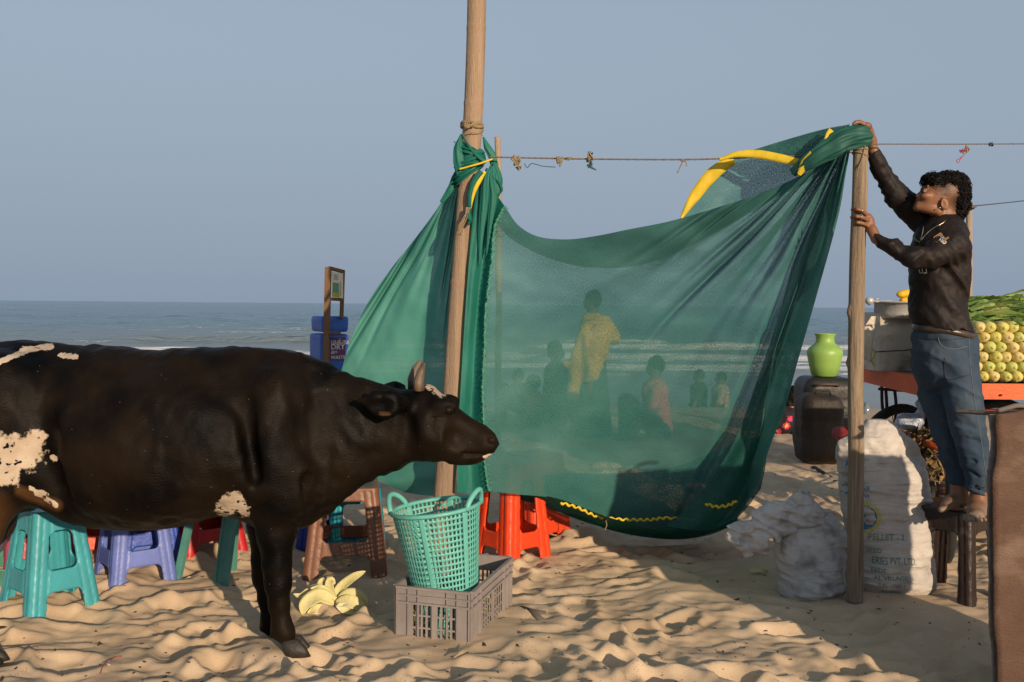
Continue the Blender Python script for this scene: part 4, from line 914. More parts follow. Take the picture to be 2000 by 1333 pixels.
# folding bench legs, sage green, standing in the sand
bn = thing('sage_bench', on(405, 1140), 'faded sage green plastic bench on slanting legs, its seat hidden by the cow', 'bench')
b_ = MB()
lo_ = Vector(on(430, 1142, .02)); hi_ = P(452, 985, lo_.y + .05)
def plank(a, c, w, t, nm, mat, parent, rib=True, wdir=Vector((1, -.25, 0))):
    a = Vector(a); c = Vector(c); ax = (c - a).normalized(); wd = (wdir - ax * wdir.dot(ax)).normalized(); n_ = ax.cross(wd); b = MB()
    k = 9; V = []; 
    prof_ = [(-.5, 0), (-.42, t), (-.30, t), (-.26, t * .35), (.12, t * .35), (.16, t), (.42, t), (.5, 0), (.5, -t), (-.5, -t)] if rib else [(-.5, -t), (-.5, t), (.5, t), (.5, -t)]
    for e in (a, c): V += [e + wd * (u * w) - n_ * (v if n_.y > 0 else -v) for u, v in prof_]
    m_ = len(prof_); F = [(i, (i + 1) % m_, m_ + (i + 1) % m_, m_ + i) for i in range(m_)] + [tuple(range(m_))[::-1], tuple(range(m_, 2 * m_))]
    b.add(V, F); return flipfix(b.build(nm, mat, parent))
plank(lo_, hi_, .082, .012, 'leg', sage_p, bn)
l2 = Vector(on(343, 1122, .02)); plank(l2, P(378, 985, l2.y + .1), .036, .013, 'leg', sage_p, bn, False)
l3 = Vector(on(455, 1101, .02)); plank(l3, P(462, 985, l3.y), .032, .012, 'leg', sage_p, bn, False)
st_ = P(415, 985, 5.1); b_ = MB(); b_.box((st_.x - .16, 4.85, st_.z), (st_.x + .14, 5.35, st_.z + .03)); b_.build('seat', sage_p, bn)
tb_ = thing('washtub', on(60, 1128, .01), 'pale green plastic washtub on the sand behind the teal stool', 'tub'); b_ = MB()
b_.lathe([(.20, 0), (.215, .02), (.235, .10), (.245, .105), (.245, .112), (.226, .108), (.205, .02), (.02, .012)], 40, Matrix.Translation(tb_.location)); b_.build('shell', tub_p, tb_, True)
# the man's stool
sl = Vector(on(1894, 1180, 0)); ms = stool('step_stool', 'dark brown glossy plastic stool the barefoot man stands on', dark_p, (sl.x + .0, sl.y + .19, sl.z - .035), R(40), .36, .30, .475, group='plastic stools on the sand', legw=.07, win=(.0, .78), arch=(0, .1))
MSTOP = sl.z - .035 + .475

# ================================================================== LATTICE: crate and basket
def lattice(name, fn, nu, nv, hole, mat, parent, th, ru=.62, rv=.6, smooth=False):
    """fn(u,v)->point; cell grid nu x nv; hole(i,j)->bool opens the cell, leaving ribs"""
    us = []; vs = []
    for i in range(nu): us += [i / nu, (i + (1 - ru) ) / nu]
    us.append(1.0)
    for j in range(nv): vs += [j / nv, (j + (1 - rv)) / nv]
    vs.append(1.0)
    V = [fn(u, v) for v in vs for u in us]; nU = len(us); F = []
    for a in range(len(vs) - 1):
        for c in range(nU - 1):
            if a % 2 == 1 and c % 2 == 1 and hole(c // 2, a // 2): continue
            F.append((a * nU + c, a * nU + c + 1, (a + 1) * nU + c + 1, (a + 1) * nU + c))
    bm = bmesh.new(); vv = [bm.verts.new(v) for v in V]
    for f in F: bm.faces.new([vv[i] for i in f])
    bmesh.ops.remove_doubles(bm, verts=bm.verts, dist=1e-5); bmesh.ops.delete(bm, geom=[v for v in bm.verts if not v.link_faces], context='VERTS')
    bm.verts.index_update(); V2 = [v.co.copy() for v in bm.verts]; F2 = [tuple(v.index for v in f.verts) for f in bm.faces]; bm.free()
    return solid(mesh(name, [tuple(v) for v in V2], F2, mat, parent, smooth), th)
crate_m = plastic('grey_crate_plastic', (.27, .235, .225), (.21, .185, .175), .6)
# crate corners on the ground from the photo: front-left, front-right, back-right
fl = Vector(on(775, 1239, .03)); fr = Vector(on(918, 1254, .03)); br = Vector(on(1012, 1172, .03))
ex = (fr - fl); ex.z = 0; wx_ = ex.length; ex.normalize(); ey = Vector((-ex.y, ex.x, 0)); ly = .58
zb = (fl.z + fr.z) / 2; CH = .235
crate = thing('crate', tuple(fl + ex * wx_ / 2 + ey * ly / 2), 'grey slotted plastic crate on the sand holding the teal basket', 'crate')
def cp(a, b, z, out=0): return Vector((fl.x, fl.y, zb)) + ex * a + ey * b + Vector((0, 0, z))
walls = [('front', lambda u, z: cp(u * wx_, 0, z), wx_), ('right', lambda u, z: cp(wx_, u * ly, z), ly), ('back', lambda u, z: cp((1 - u) * wx_, ly, z), wx_), ('left', lambda u, z: cp(0, (1 - u) * ly, z), ly)]
for nm, f, L in walls:
    n = 15 if L < .36 else 18
    edge = 3 if L < .36 else 4
    mid = n // 2
    lattice('side_panel', lambda u, v, f=f: f(u, .012 + v * .155), n, 3, lambda i, j, n=n, edge=edge, mid=mid: edge <= i < n - edge and i != mid, crate_m, crate, .006 if L < .36 else .003, .62 if L < .36 else .72, .86)
    # top band with ribs, notched for the handle
    lattice('rim', lambda u, v, f=f: f(u, .172 + v * (CH - .172)), n, 2, lambda i, j: False, crate_m, crate, .006)
    b_ = MB()
    nn_ = Vector((ex.y, -ex.x, 0)) if nm == 'front' else (ex if nm == 'right' else (Vector((-ex.y, ex.x, 0)) if nm == 'back' else -ex))
    for z0_, z1_, d_ in ((.168, .176, .014), (.20, .206, .012), (CH - .004, CH + .006, .016), (.0, .012, .012)):
        a0, a1 = f(0, z0_), f(1, z0_)
        V = [a0, a1, a1 + nn_ * d_, a0 + nn_ * d_]; V += [v + Vector((0, 0, z1_ - z0_)) for v in V]
        b_.add(V, [(0,3,2,1),(4,5,6,7),(0,1,5,4),(1,2,6,5),(2,3,7,6),(3,0,4,7)])
    for u in ([0, .16, .30, .5, .70, .84, 1] if L < .36 else [0, .1, .2, .5, .8, .9, 1]):
        uu = u * (1 - .006 / L) ; a0 = f(uu, 0); tv = (f(1, 0) - f(0, 0)).normalized() * .006; zt = CH if u in (0, 1) or u > .69 or u < .31 else .18
        V = [a0, a0 + tv, a0 + tv + nn_ * .011, a0 + nn_ * .011]; V += [v + Vector((0, 0, zt - .004)) for v in V]
        b_.add(V, [(0,3,2,1),(4,5,6,7),(0,1,5,4),(1,2,6,5),(2,3,7,6),(3,0,4,7)])
    flipfix(b_.build('rib', crate_m, crate))
b_ = MB(); c4 = [cp(0, 0, .004), cp(wx_, 0, .004), cp(wx_, ly, .004), cp(0, ly, .004)]; b_.add(c4 + [v + Vector((0, 0, .006)) for v in c4], [(0,3,2,1),(4,5,6,7),(0,1,5,4),(1,2,6,5),(2,3,7,6),(3,0,4,7)]); b_.build('floor', crate_m, crate)
# rubbish inside: husk shreds, wrappers
rb_ = MB(); rr_ = MB()
for i in range(420):
    c = cp(random.uniform(.03, wx_ - .03), random.uniform(.03, ly - .03), random.uniform(.015, .115)); d = Vector((random.gauss(0, 1), random.gauss(0, 1), random.gauss(0, .6))).normalized() * random.uniform(.02, .06)
    s_ = Vector((random.gauss(0, 1), random.gauss(0, 1), random.gauss(0, 1))).normalized() * random.uniform(.004, .012)
    (rr_ if random.random() < .12 else rb_).add([c - d, c + s_, c + d, c - s_ + Vector((0, 0, .004))], [(0, 1, 2, 3)])
o = rb_.build('husk_scraps', M('husk_scrap', (.42, .36, .16), (.20, .15, .07), 20, .8), None, base=tuple(cp(.1, .1, 0))); tag(o, 'corn husk shreds and litter lying in the bottom of the grey crate', 'litter', kind='stuff')
o = rr_.build('wrapper_scraps', M('wrapper_scrap', (.7, .12, .03), (.6, .5, .4), 20, .5), None, base=tuple(cp(.1, .1, 0))); tag(o, 'orange and white wrapper bits among the husks in the crate', 'litter', kind='stuff')
# basket, leaning in the crate
bt_c = Vector((0, 0, 0)); 
base_c = cp(wx_ * .56, .16, .03); 
top_px = P(849, 984, base_c.y - .02)
axis_ = (top_px - base_c); BH = axis_.length; axz = axis_.normalized()
q_ = axz.to_track_quat('Z', 'Y'); 
RB, RT = .118, .188
BM = Matrix.Translation(base_c) @ (Matrix.Rotation(math.atan2(axz.x, axz.z), 4, 'Y') @ Matrix.Rotation(-math.atan2(axz.y, math.hypot(axz.x, axz.z)) - .05, 4, 'X'))
bas = thing('laundry_basket', tuple(base_c), 'turquoise plastic laundry basket leaning in the grey crate', 'basket')
BASK_M = plastic('turquoise_plastic', (.13, .45, .39), (.105, .38, .33), .45)
ncol = 54
def bk(u, v, rr=1.0):
    a = 2 * math.pi * u; r_ = RB + (RT - RB) * v; return BM @ Vector((r_ * math.cos(a), r_ * math.sin(a), .01 + v * (BH * .93)))
for g_ in range(6):       # six panels of lattice between plain uprights
    lattice('lattice_panel', lambda u, v, g_=g_: bk((g_ + u) / 6 + .03, v), 10, 21, lambda i, j: i > 0, BASK_M, bas, .0035, .60, .64, True)
b_ = MB()
def ring_at(z, r_, tz, tr, n=72):
    V = []
    for i in range(n):
        a = 2 * math.pi * i / n
        for dr, dz in ((-tr, 0), (0, -tz), (tr, -tz * .4), (tr, tz * .4), (0, tz)): V.append(BM @ Vector(((r_ + dr) * math.cos(a), (r_ + dr) * math.sin(a), z + dz)))
    return V, [(i * 5 + j, ((i + 1) % n) * 5 + j, ((i + 1) % n) * 5 + (j + 1) % 5, i * 5 + (j + 1) % 5) for i in range(n) for j in range(5)]
b_.add(*ring_at(.01 + BH * .93 + .006, RT + .004, .011, .008)); flipfix(b_.build('rim', BASK_M, bas, True))
b_ = MB(); b_.add(*ring_at(.012, RB, .010, .004)); flipfix(b_.build('base_ring', BASK_M, bas, True))
b_ = MB(); b_.lathe([(RB - .002, .012), (.06, .010), (.005, .009)], 40, BM, cap=False); solid(b_.build('base', BASK_M, bas, True), .004)
zt = .01 + BH * .93
for sgn in (0, 1):
    hp = []
    for t in np.linspace(0, 1, 26):
        ang = (math.pi if sgn else 0) + (t - .5) * .82 - .35; hgt = .072 * math.sin(math.pi * t) ** .6
        hp.append(BM @ Vector(((RT + .008 + .012 * math.sin(math.pi * t)) * math.cos(ang), (RT + .008 + .012 * math.sin(math.pi * t)) * math.sin(ang), zt + hgt)))
    b_ = MB(); b_.tube(hp, .0115, 12); b_.build('handle', BASK_M, bas, True)
# ================================================================== RIGHT SIDE: sacks, cans, pot, cart, board
def vdb_obj(S, name, mat, parent, **k):
    V, F = S.vf(); return mesh(name, V, F, mat, parent, **k), V, F
sack_m = M('woven_sack', (.42, .39, .365), (.60, .555, .51), 5, .62, .55, 420, .35, c3=(.17, .155, .145), s3=5.2, t3=(.50, .76), ramp=(.3, .7))
sack2_m = M('dirty_woven_sack', (.36, .36, .36), (.52, .51, .50), 6, .85, .7, 300, .15, c3=(.17, .16, .155), s3=9, t3=(.52, .72), ramp=(.3, .7))
# tall sack
Yt = 4.86; g0 = on(1740, 1160, .0); 
def qs(px, py, d=0.): return P(px, py, Yt + d)
lo = qs(1600, 1180); hi = qs(1850, 830)
S = SDF((lo.x, Yt - .32, lo.z - .05), (hi.x, Yt + .32, hi.z + .02), .0065)
sxp = [(1168, 1688, 1815), (1150, 1668, 1820), (1080, 1655, 1821), (1000, 1643, 1818), (940, 1633, 1808), (900, 1626, 1803), (872, 1627, 1796), (858, 1636, 1784), (850, 1652, 1768)]
zs_ = [float(at(1700, y, Yt)[2]) for y, a, b in sxp][::-1]; la = [float(at(a, 1000, Yt)[0]) for y, a, b in sxp][::-1]; lb = [float(at(b, 1000, Yt)[0]) for y, a, b in sxp][::-1]
zz_ = np.array([z for z in zs_][::-1]); fa = ip(zz_, np.array(la[::-1])); fb_ = ip(zz_, np.array(lb[::-1])); zlo, zhi = zz_[0], zz_[-1]
def sackf(X, Y, Z):
    z = np.clip(Z, zlo, zhi); a, b = fa(z), fb_(z); c = (a + b) / 2; w_ = (b - a) / 2; t = (z - zlo) / (zhi - zlo)
    dY = .165 * (1 - .35 * t ** 4) * np.clip(.55 + t * 4, 0, 1)
    u = np.abs(X - c) / w_; v = np.abs(Y - Yt) / dY
    return ((u ** 2.7 + v ** 2.3) ** (1 / 2.5) - 1) * .15 + np.maximum(np.abs(Z - z) - .0, 0)
S.fn(sackf); 
for c_, r_ in (((1716, 862), (.05, .05, .035)), ((1722, 868), (.035, .04, .03)), ((1765, 872), (.06, .06, .03)), ((1650, 868), (.04, .05, .03))): S.ell(tuple(qs(*c_, -.04)), r_, .02)
S.cap(qs(1712, 868, -.12), qs(1722, 858, -.14), .018, .014, .01); S.cap(qs(1722, 858, -.14), qs(1728, 878, -.15), .014, .010, .01)
S.cap(qs(1700, 872, -.15), qs(1690, 900, -.17), .012, .01, .02, '-'); S.cap(qs(1735, 878, -.15), qs(1765, 905, -.16), .014, .01, .03, '-'); S.cap(qs(1770, 880, -.15), qs(1795, 900, -.10), .012, .01, .03, '-')
S.disp(lambda x, y, z: .0085 * np.abs(vn(x * 3 + z * 2, y * 3, z * 26 + 3 * vn(x * 4, z * 4, 2))) * sst(zhi, zhi - .1, z) + .0055 * np.abs(vn(x * 9, y * 8, z * 60)) + .012 * fbm(x * 8, y * 8, z * 7, 2) + .030 * np.abs(vn(x * 13 + z * 6, y * 10, z * 9)) * sst(zhi - .22, zhi - .04, z) + .012 * np.abs(vn(x * 34, y * 24, z * 18)) * sst(zhi - .2, zhi - .02, z), .04)
sk = thing('feed_sack', (g0[0], Yt, g0[2]), 'tall full white woven feed sack with green print behind the man\'s pole', 'sack', 'sacks by the pole')
o, sV, sF = vdb_obj(S, 'bag', sack_m, sk); sb = bvh_of(sV, sF)
inkg = M('green_ink', (.12, .20, .15), (.26, .30, .26), 60, .8, ramp=(.4, .75)); inkb = M('blue_ink', (.02, .14, .32), (.08, .24, .4), 60, .8, ramp=(.4, .8)); inky = M('yellow_ink', (.42, .38, .06), (.5, .45, .2), 50, .8)
def sack_text(t, px, py, hpx, bold=True, mat=inkg, sx=1.0, rot=0.0):
    V2, F2 = text_mesh(t, hpx / FPX * Yt * 1.4, bold); V2 = V2 * np.array([sx, 1]); c, s = math.cos(rot), math.sin(rot); V2 = V2 @ np.array([[c, s], [-s, c]])
    ink('print', V2, F2, qs(px, py, -.0), (1, 0, 0), (0, 0, 1), (0, 1, 0), sb, mat, sk)
sack_text('PELLET - I', 1676, 1042, 13, sx=.86); sack_text('SEED', 1675, 1066, 9, sx=.95); sack_text('ERIES PVT. LTD.', 1684, 1087, 14, sx=.60); sack_text('EEDS', 1682, 1102, 8)
sack_text('AL VILLAGE,', 1686, 1117, 9, sx=.95); sack_text('RAL - 562 1', 1694, 1131, 8, sx=.92); sack_text('(Packed)', 1700, 1146, 8, sx=1.0)
sack_text('WH GR', 1637, 948, 9, False, inkb); sack_text('HIN DIVI', 1639, 962, 7, True, inkb)
def disc2(r, n=28, r0=0.0, sx=1.0):
    k = [0] if r0 == 0 else []
    if r0 == 0:
        V = [(0, 0)] + [(r * sx * math.cos(2*math.pi*i/n), r * math.sin(2*math.pi*i/n)) for i in range(n)]; F = [(0, 1 + i, 1 + (i + 1) % n) for i in range(n)]
    else:
        V = [(q * sx * math.cos(2*math.pi*i/n), q * math.sin(2*math.pi*i/n)) for q in (r0, r) for i in range(n)]; F = [(i, (i+1) % n, n + (i+1) % n, n + i) for i in range(n)]
    return V, F
for r0, r1, m_, of in ((0, .062, inkb, .0015), (.062, .082, inky, .0015)): ink('print', *disc2(r1, r0=r0), qs(1667, 1000), (1, 0, 0), (0, 0, 1), (0, 1, 0), sb, m_, sk, of)
for r_, c_ in ((.030, (1650, 905)),): ink('print', [(0, .06), (.022, .035), (.03, 0), (.025, -.045), (.008, -.07), (-.012, -.05), (-.022, -.01), (-.016, .035)], [(0, 1, 7), (1, 2, 6), (1, 6, 7), (2, 3, 5), (2, 5, 6), (3, 4, 5)], qs(*c_), (1, 0, 0), (0, 0, 1), (0, 1, 0), sb, inkb, sk)
V2, F2 = text_mesh('No.', .07, True); ink('print', V2 + np.array([-.05, -.02]), F2, qs(1654, 1004), (1, 0, .0), (0, 0, 1), (0, 1, 0), sb, M('white_ink', (.6, .6, .6)), sk, .003)
# short slumped sack
Ys_ = 4.76
def q2(px, py, d=0.): return P(px, py, Ys_ + d)
S = SDF((q2(1405, 1000).x, Ys_ - .26, q2(1500, 1195).z), (q2(1675, 1000).x, Ys_ + .26, q2(1500, 960).z), .0065)
pr_ = [(1176, 1532, 1580), (1160, 1526, 1636), (1120, 1518, 1652), (1070, 1513, 1656), (1035, 1508, 1656), (1010, 1515, 1640), (990, 1540, 1600), (978, 1560, 1585)]
z2_ = np.array([float(at(1580, y, Ys_)[2]) for y, a, b in pr_]); ga = ip(z2_, np.array([float(at(a, 1000, Ys_)[0]) for y, a, b in pr_])); gb = ip(z2_, np.array([float(at(b, 1000, Ys_)[0]) for y, a, b in pr_]))
def sackg(X, Y, Z):
    z = np.clip(Z, z2_[0], z2_[-1]); a, b = ga(z), gb(z); t = (z - z2_[0]) / (z2_[-1] - z2_[0]); dY = .15 * (1 - .8 * t ** 3) * np.clip(.5 + 4 * t, 0, 1)
    u = np.abs(X - (a + b) / 2) / ((b - a) / 2); v = np.abs(Y - Ys_) / dY
    return ((u ** 2.4 + v ** 2.2) ** (1 / 2.3) - 1) * .13 + np.maximum(np.abs(Z - z), 0)
S.fn(sackg)
S.cap(q2(1560, 995, -.03), q2(1595, 1000, -.02), .05, .05, .04)
S.cap(q2(1597, 994, -.06), q2(1625, 1004, -.06), .016, .012, .03)
S.disp(lambda x, y, z: .009 * np.abs(vn(x * 5, y * 4, z * 24 + 3 * vn(x * 4, z * 4, 7))) + .010 * np.abs(vn(x * 16 + z * 9, y * 10, z * 20)) + .009 * fbm(x * 9, y * 9, z * 9, 2) + .010 * np.abs(vn(x * 15, y * 12, z * 22)) * sst(q2(1500, 1060).z, q2(1500, 1020).z, z), .04)
s2 = thing('feed_sack', tuple(q2(1580, 1172)), 'short slumped dirty white sack with its twisted mouth flopped over, left of the man\'s pole', 'sack', 'sacks by the pole')
vdb_obj(S, 'bag', sack2_m, s2)
S = SDF((q2(1405, 1000).x, Ys_ - .26, q2(1500, 1110).z), (q2(1620, 1000).x, Ys_ + .12, q2(1500, 955).z), .0052)
S.chain([q2(1590, 1006, -.06), q2(1556, 1000, -.09), q2(1518, 1014, -.10), q2(1484, 1034, -.10), q2(1458, 1054, -.09)], [.055, .070, .068, .070, .084], .03, sc=(1, 1.9, 1))
S.cap(q2(1440, 1040, -.09), q2(1462, 1074, -.09), .04, .045, .02, sc=(1, 1.9, 1)); S.cap(q2(1462, 1078, -.09), q2(1484, 1072, -.09), .035, .03, .02, sc=(1, 1.9, 1))
S.ell(q2(1459, 1060, -.15), (.040, .05, .036), .015, '-', rot=(0, R(25), 0)); S.ell(q2(1566, 995, -.15), (.026, .04, .015), .012, '-'); S.ell(q2(1505, 1062, -.10), (.030, .10, .030), .02, '-')
S.cap(q2(1545, 1020, -.15), q2(1478, 1046, -.15), .010, .008, .014, '-'); S.cap(q2(1540, 1000, -.15), q2(1490, 1020, -.15), .009, .006, .014, '-'); S.cap(q2(1550, 982, -.14), q2(1578, 984, -.14), .007, .006, .01, '-')
def crk(x, y, z):
    u = x * .93 - z * .36; v = x * .36 + z * .93
    return -.010 + .022 * np.abs(vn(u * 6, y * 5, v * 24 + vn(u * 6, v * 6, 3))) + .009 * np.abs(vn(u * 20, y * 14, v * 34)) + .010 * fbm(x * 14, y * 10, z * 14, 2)
S.disp(crk, .05); V, F = S.vf(); mesh('sack_mouth', V, F, sack2_m, s2)
creases(sack2_m, 8, .03, (1, 1, 2.4), 1.0); creases(sack2_m, 30, .008, (1, 1, 2.0), .7); creases(sack_m, 8, .022, (.6, .6, 3.0), .9); creases(sack_m, 26, .006, (1, 1, 2.0), .6)

# jerrycans & pot, farther down the beach
def can(name, px0, px1, pyt, pyb, Y, mat, label, cat='jerrycan', depth=.20, group=None, lid=True, Zb=None):
    a, b = P(px0, pyt, Y), P(px1, pyb, Y); zb_ = gz((a.x + b.x) / 2, Y) - .02; zt_ = a.z; w_ = (b.x - a.x) / 2; c = (a.x + b.x) / 2
    S = SDF((a.x - .04, Y - depth - .04, zb_ - .02), (b.x + .04, Y + depth + .04, zt_ + .08), .014)
    def f(X, Yy, Z):
        r = .10; H_ = (zt_ - zb_) / 2; cz = (zt_ + zb_) / 2
        qx, qy, qz = np.abs(X - c) - (w_ - r), np.abs(Yy - Y) - (depth - r), np.abs(Z - cz) - (H_ - r)
        return np.sqrt(np.maximum(qx, 0)**2 + np.maximum(qy, 0)**2 + np.maximum(qz, 0)**2) + np.minimum(np.maximum(np.maximum(qx, qy), qz), 0) - r
    S.fn(f); S.disp(lambda x, y, z: .006 * fbm(x * 5, y * 5, z * 5) + .005 * np.sin((z - zb_) * 20) ** 8)
    t = thing(name, (c, Y, zb_), label, cat, group); vdb_obj(S, 'tank', mat, t); return t, (c, Y, zt_, w_)
soot = M('sooty_plastic', (.020, .0155, .013), (.045, .032, .023), 3, .6, .4, 40, .3, c3=(.07, .045, .03), s3=4, t3=(.5, .8), stretch=(1, 1, .5)); soot2 = M('black_can', (.008, .008, .008), (.02, .017, .014), 4, .5, .3, 40)
j1, (c_, Y_, zt_, w_) = can('jerrycan', 1560, 1638, 768, 897, 8.7, soot, 'sooty brown-black jerrycan standing in front of the green water pot', group='dark cans under the green pot')
b_ = MB(); b_.tube([Vector((c_ - .07, Y_ - .1, zt_ - .01)), Vector((c_ - .06, Y_ - .1, zt_ + .03)), Vector((c_ + .06, Y_ - .1, zt_ + .03)), Vector((c_ + .07, Y_ - .1, zt_ - .01))], .012, 8); b_.build('handle', soot, j1, True)
j2, (c_, Y_, zt_, w_) = can('jerrycan', 1560, 1658, 735, 880, 9.25, soot2, 'big black can behind the sooty jerrycan, carrying the green pot', depth=.24, group='dark cans under the green pot')
b_ = MB(); b_.tube([Vector((c_ - .17, Y_ - .25, zt_ - .07)), Vector((c_ - .1, Y_ - .27, zt_ - .055)), Vector((c_ + .02, Y_ - .27, zt_ - .055)), Vector((c_ + .05, Y_ - .25, zt_ - .07))], .014, 8); b_.build('handle', M('can_handle', (.07, .04, .03)), j2, True)
b_ = MB(); b_.lathe([(.004, 0), (.03, .002), (.034, .012), (.02, .016)], 12, Matrix.Translation((c_ - .06, Y_ - .262, zt_ - .23)) @ Matrix.Rotation(R(90), 4, 'X')); b_.build('cap', M('white_cap', (.5, .5, .5)), j2, True)
gm = M('lime_plastic', (.32, .52, .12), (.27, .46, .09), 6, .45, sss=.0); 
gmn = gm.node_tree; gb_ = gmn.nodes['Principled BSDF']; gb_.inputs['Transmission Weight'].default_value = .25
pt = P(1610, 733, 9.2); pot = thing('water_pot', tuple(pt), 'translucent lime green plastic water pot standing on the black can', 'pot'); pc = .082 * 0
prof_ = [(.10, 0), (.12, .012), (.142, .10), (.162, .20), (.166, .235), (.150, .262), (.125, .285), (.096, .31), (.086, .325), (.084, .365), (.094, .395), (.100, .405), (.090, .405), (.076, .39), (.074, .34), (.10, .295), (.15, .235), (.13, .08), (.09, .012), (.01, .008)]
b_ = MB(); b_.lathe(prof_, 40, Matrix.Translation(pt - Vector((0, 0, .01))), cap=False); b_.build('shell', gm, pot, True)
b_ = MB(); b_.lathe([(.01, .012), (.088, .014), (.128, .08), (.148, .19), (.01, .191)], 32, Matrix.Translation(pt - Vector((0, 0, .01))), cap=False); b_.build('water', M('green_water', (.10, .28, .005), (.1, .27, .005), 4, .15), pot, True)

# cart -------------------------------------------------------------
cart_m = M('orange_paint', (.70, .10, .008), (.58, .075, .008), 5, .5, .2, 60, .4, c3=(.30, .05, .02), s3=7, t3=(.6, .78)); cart_r = cart_m
iron = M('rusty_iron', (.10, .025, .015), (.04, .018, .014), 20, .7, .4, 80); tyre_m = M('tyre_rubber', (.012, .012, .012), (.02, .02, .02), 20, .8)
CX0 = float(at(1856, 760, 5.25)[0]); CXb = float(at(1690, 725, 6.7)[0]); CX1 = CX0 + 2.3; CYf, CYb = 5.25, 6.75; ztop = float(at(1950, 750, 5.25)[2])
cart = thing('vendor_cart', (CX0 + 1.1, 6.0, gz(2.5, 6)), 'orange painted wooden pushcart on spoked wheels, loaded with corn and a cooking pot', 'cart')
def hexa(b, A, B_, C_, D_, up): 
    A, B_, C_, D_ = map(Vector, (A, B_, C_, D_)); V = [A, B_, C_, D_]; V += [v + Vector(up) for v in V]; return b.add(V, [(0,3,2,1),(4,5,6,7),(0,1,5,4),(1,2,6,5),(2,3,7,6),(3,0,4,7)])
b_ = MB(); hexa(b_, (CX0, CYf, ztop - .085), (CX1, CYf, ztop - .085), (CX1, CYf + .03, ztop - .085), (CX0, CYf + .03, ztop - .085), (0, 0, .085)); b_.build('front_board', cart_m, cart)
b_ = MB(); hexa(b_, (CX0, CYf + .032, ztop - .11), (CX0 + .03, CYf + .032, ztop - .11), (CXb + .03, CYb, ztop - .11), (CXb, CYb, ztop - .11), (0, 0, .11)); b_.build('side_board', cart_m, cart)
b_ = MB(); hexa(b_, (CX0 + .03, CYf + .032, ztop - .035), (CX1, CYf + .032, ztop - .035), (CX1, CYb, ztop - .035), (CXb + .032, CYb, ztop - .035), (0, 0, .03)); b_.build('deck', M('deck_wood', (.12, .08, .05), (.2, .14, .1), 9, .8), cart)
b_ = MB(); b_.lathe([(.001, 0), (.006, .001), (.007, .004), (.001, .006)], 10, Matrix.Translation((float(at(1954, 766, 5.25)[0]), CYf - .004, float(at(1954, 772, 5.25)[2]))) @ Matrix.Rotation(R(90), 4, 'X')); b_.build('bolt', iron, cart, True)
def wheel(cx_, cy_, cz_, r, yaw, nm='wheel'):
    Mx = Matrix.Translation((cx_, cy_, cz_)) @ Matrix.Rotation(yaw, 4, 'Z') @ Matrix.Rotation(R(90), 4, 'Y'); b = MB()
    V = []; n = 44
    for i in range(n):
        a = 2 * math.pi * i / n
        for j in range(8):
            p = 2 * math.pi * j / 8; V.append(Mx @ Vector(((r - .034 + .034 * math.cos(p)) * math.cos(a), (r - .034 + .034 * math.cos(p)) * math.sin(a), .034 * math.sin(p))))
    b.add(V, [(i * 8 + j, ((i + 1) % n) * 8 + j, ((i + 1) % n) * 8 + (j + 1) % 8, i * 8 + (j + 1) % 8) for i in range(n) for j in range(8)]); wh = b.build('wheel', tyre_m, cart, True)
    b = MB(); b.lathe([(.03, -.05), (.035, 0), (.03, .05)], 12, Mx)
    for k_ in range(14):
        a = 2 * math.pi * k_ / 14; b.tube([Mx @ Vector((.03 * math.cos(a), .03 * math.sin(a), 0)), Mx @ Vector(((r - .045) * math.cos(a + .2), (r - .045) * math.sin(a + .2), 0))], .003, 5, cap=False)
    b.build('spokes', iron, cart, True)
    return wh
WR = .42; zg = gz(2.5, 5.6)
W1 = P(1757, 842, 6.35); wheel(W1.x, 6.35, gz(W1.x, 6.35) + WR - .03, WR, R(-62)); W2 = P(1850, 900, 5.55); wheel(W2.x, 5.55, gz(W2.x, 5.55) + WR - .03, WR, R(-20)); W3 = P(1945, 840, 6.3); wheel(W3.x, 6.3, gz(W3.x, 6.3) + WR, WR, R(-75))
b_ = MB(); b_.tube([P(1742, 838, 6.3), P(1850, 883, 5.5)], .022, 6, sq=(1, .8)); b_.build('frame_bar', cart_m, cart, True)
b_ = MB(); b_.tube([P(1915, 802, 5.6), P(1990, 803, 5.6), P(2060, 806, 5.6)], .012, 6); b_.build('frame_bar', cart_m, cart, True)
for pts in ([(1722, 752), (1724, 800), (1735, 845)], [(1730, 758), (1732, 800), (1728, 812)], [(1746, 752), (1750, 790), (1748, 838)], [(1716, 760), (1770, 764), (1820, 770)]):
    b_ = MB(); b_.tube(spline([tuple(P(x, y, 6.4)) for x, y in pts], 14), .011, 6); b_.build('iron_brace', iron, cart, True)
b_ = MB(); b_.tube([P(1870, 790, 5.5), P(1872, 930, 5.5)], .03, 8); b_.build('leg', iron, cart, True)
b_ = MB(); b_.tube([P(2050, 790, 5.5), P(2050, 960, 5.5)], .03, 8); b_.build('leg', iron, cart, True)
# dark crate of rubbish and dry husks under the cart
b_ = MB()
for i in range(900):
    c = P(random.uniform(1770, 1900), random.uniform(840, 935), random.uniform(5.7, 6.2)); c.z = max(c.z, gz(c.x, c.y) + .01); d = Vector((random.gauss(0, 1), random.gauss(0, 1), random.gauss(0, .8))).normalized() * random.uniform(.03, .11)
    s_ = Vector((random.gauss(0, 1), random.gauss(0, 1), random.gauss(0, 1))).normalized() * random.uniform(.006, .018); b_.add([c - d, c + s_, c + d, c - s_], [(0, 1, 2, 3)])
o = b_.build('dry_husks', M('dry_husk', (.26, .17, .07), (.035, .028, .02), 9, .8, ramp=(.42, .6)), None, base=tuple(P(1830, 920, 6.0))); tag(o, 'brown dry corn husks heaped in the shade under the orange cart', 'husks', kind='stuff')
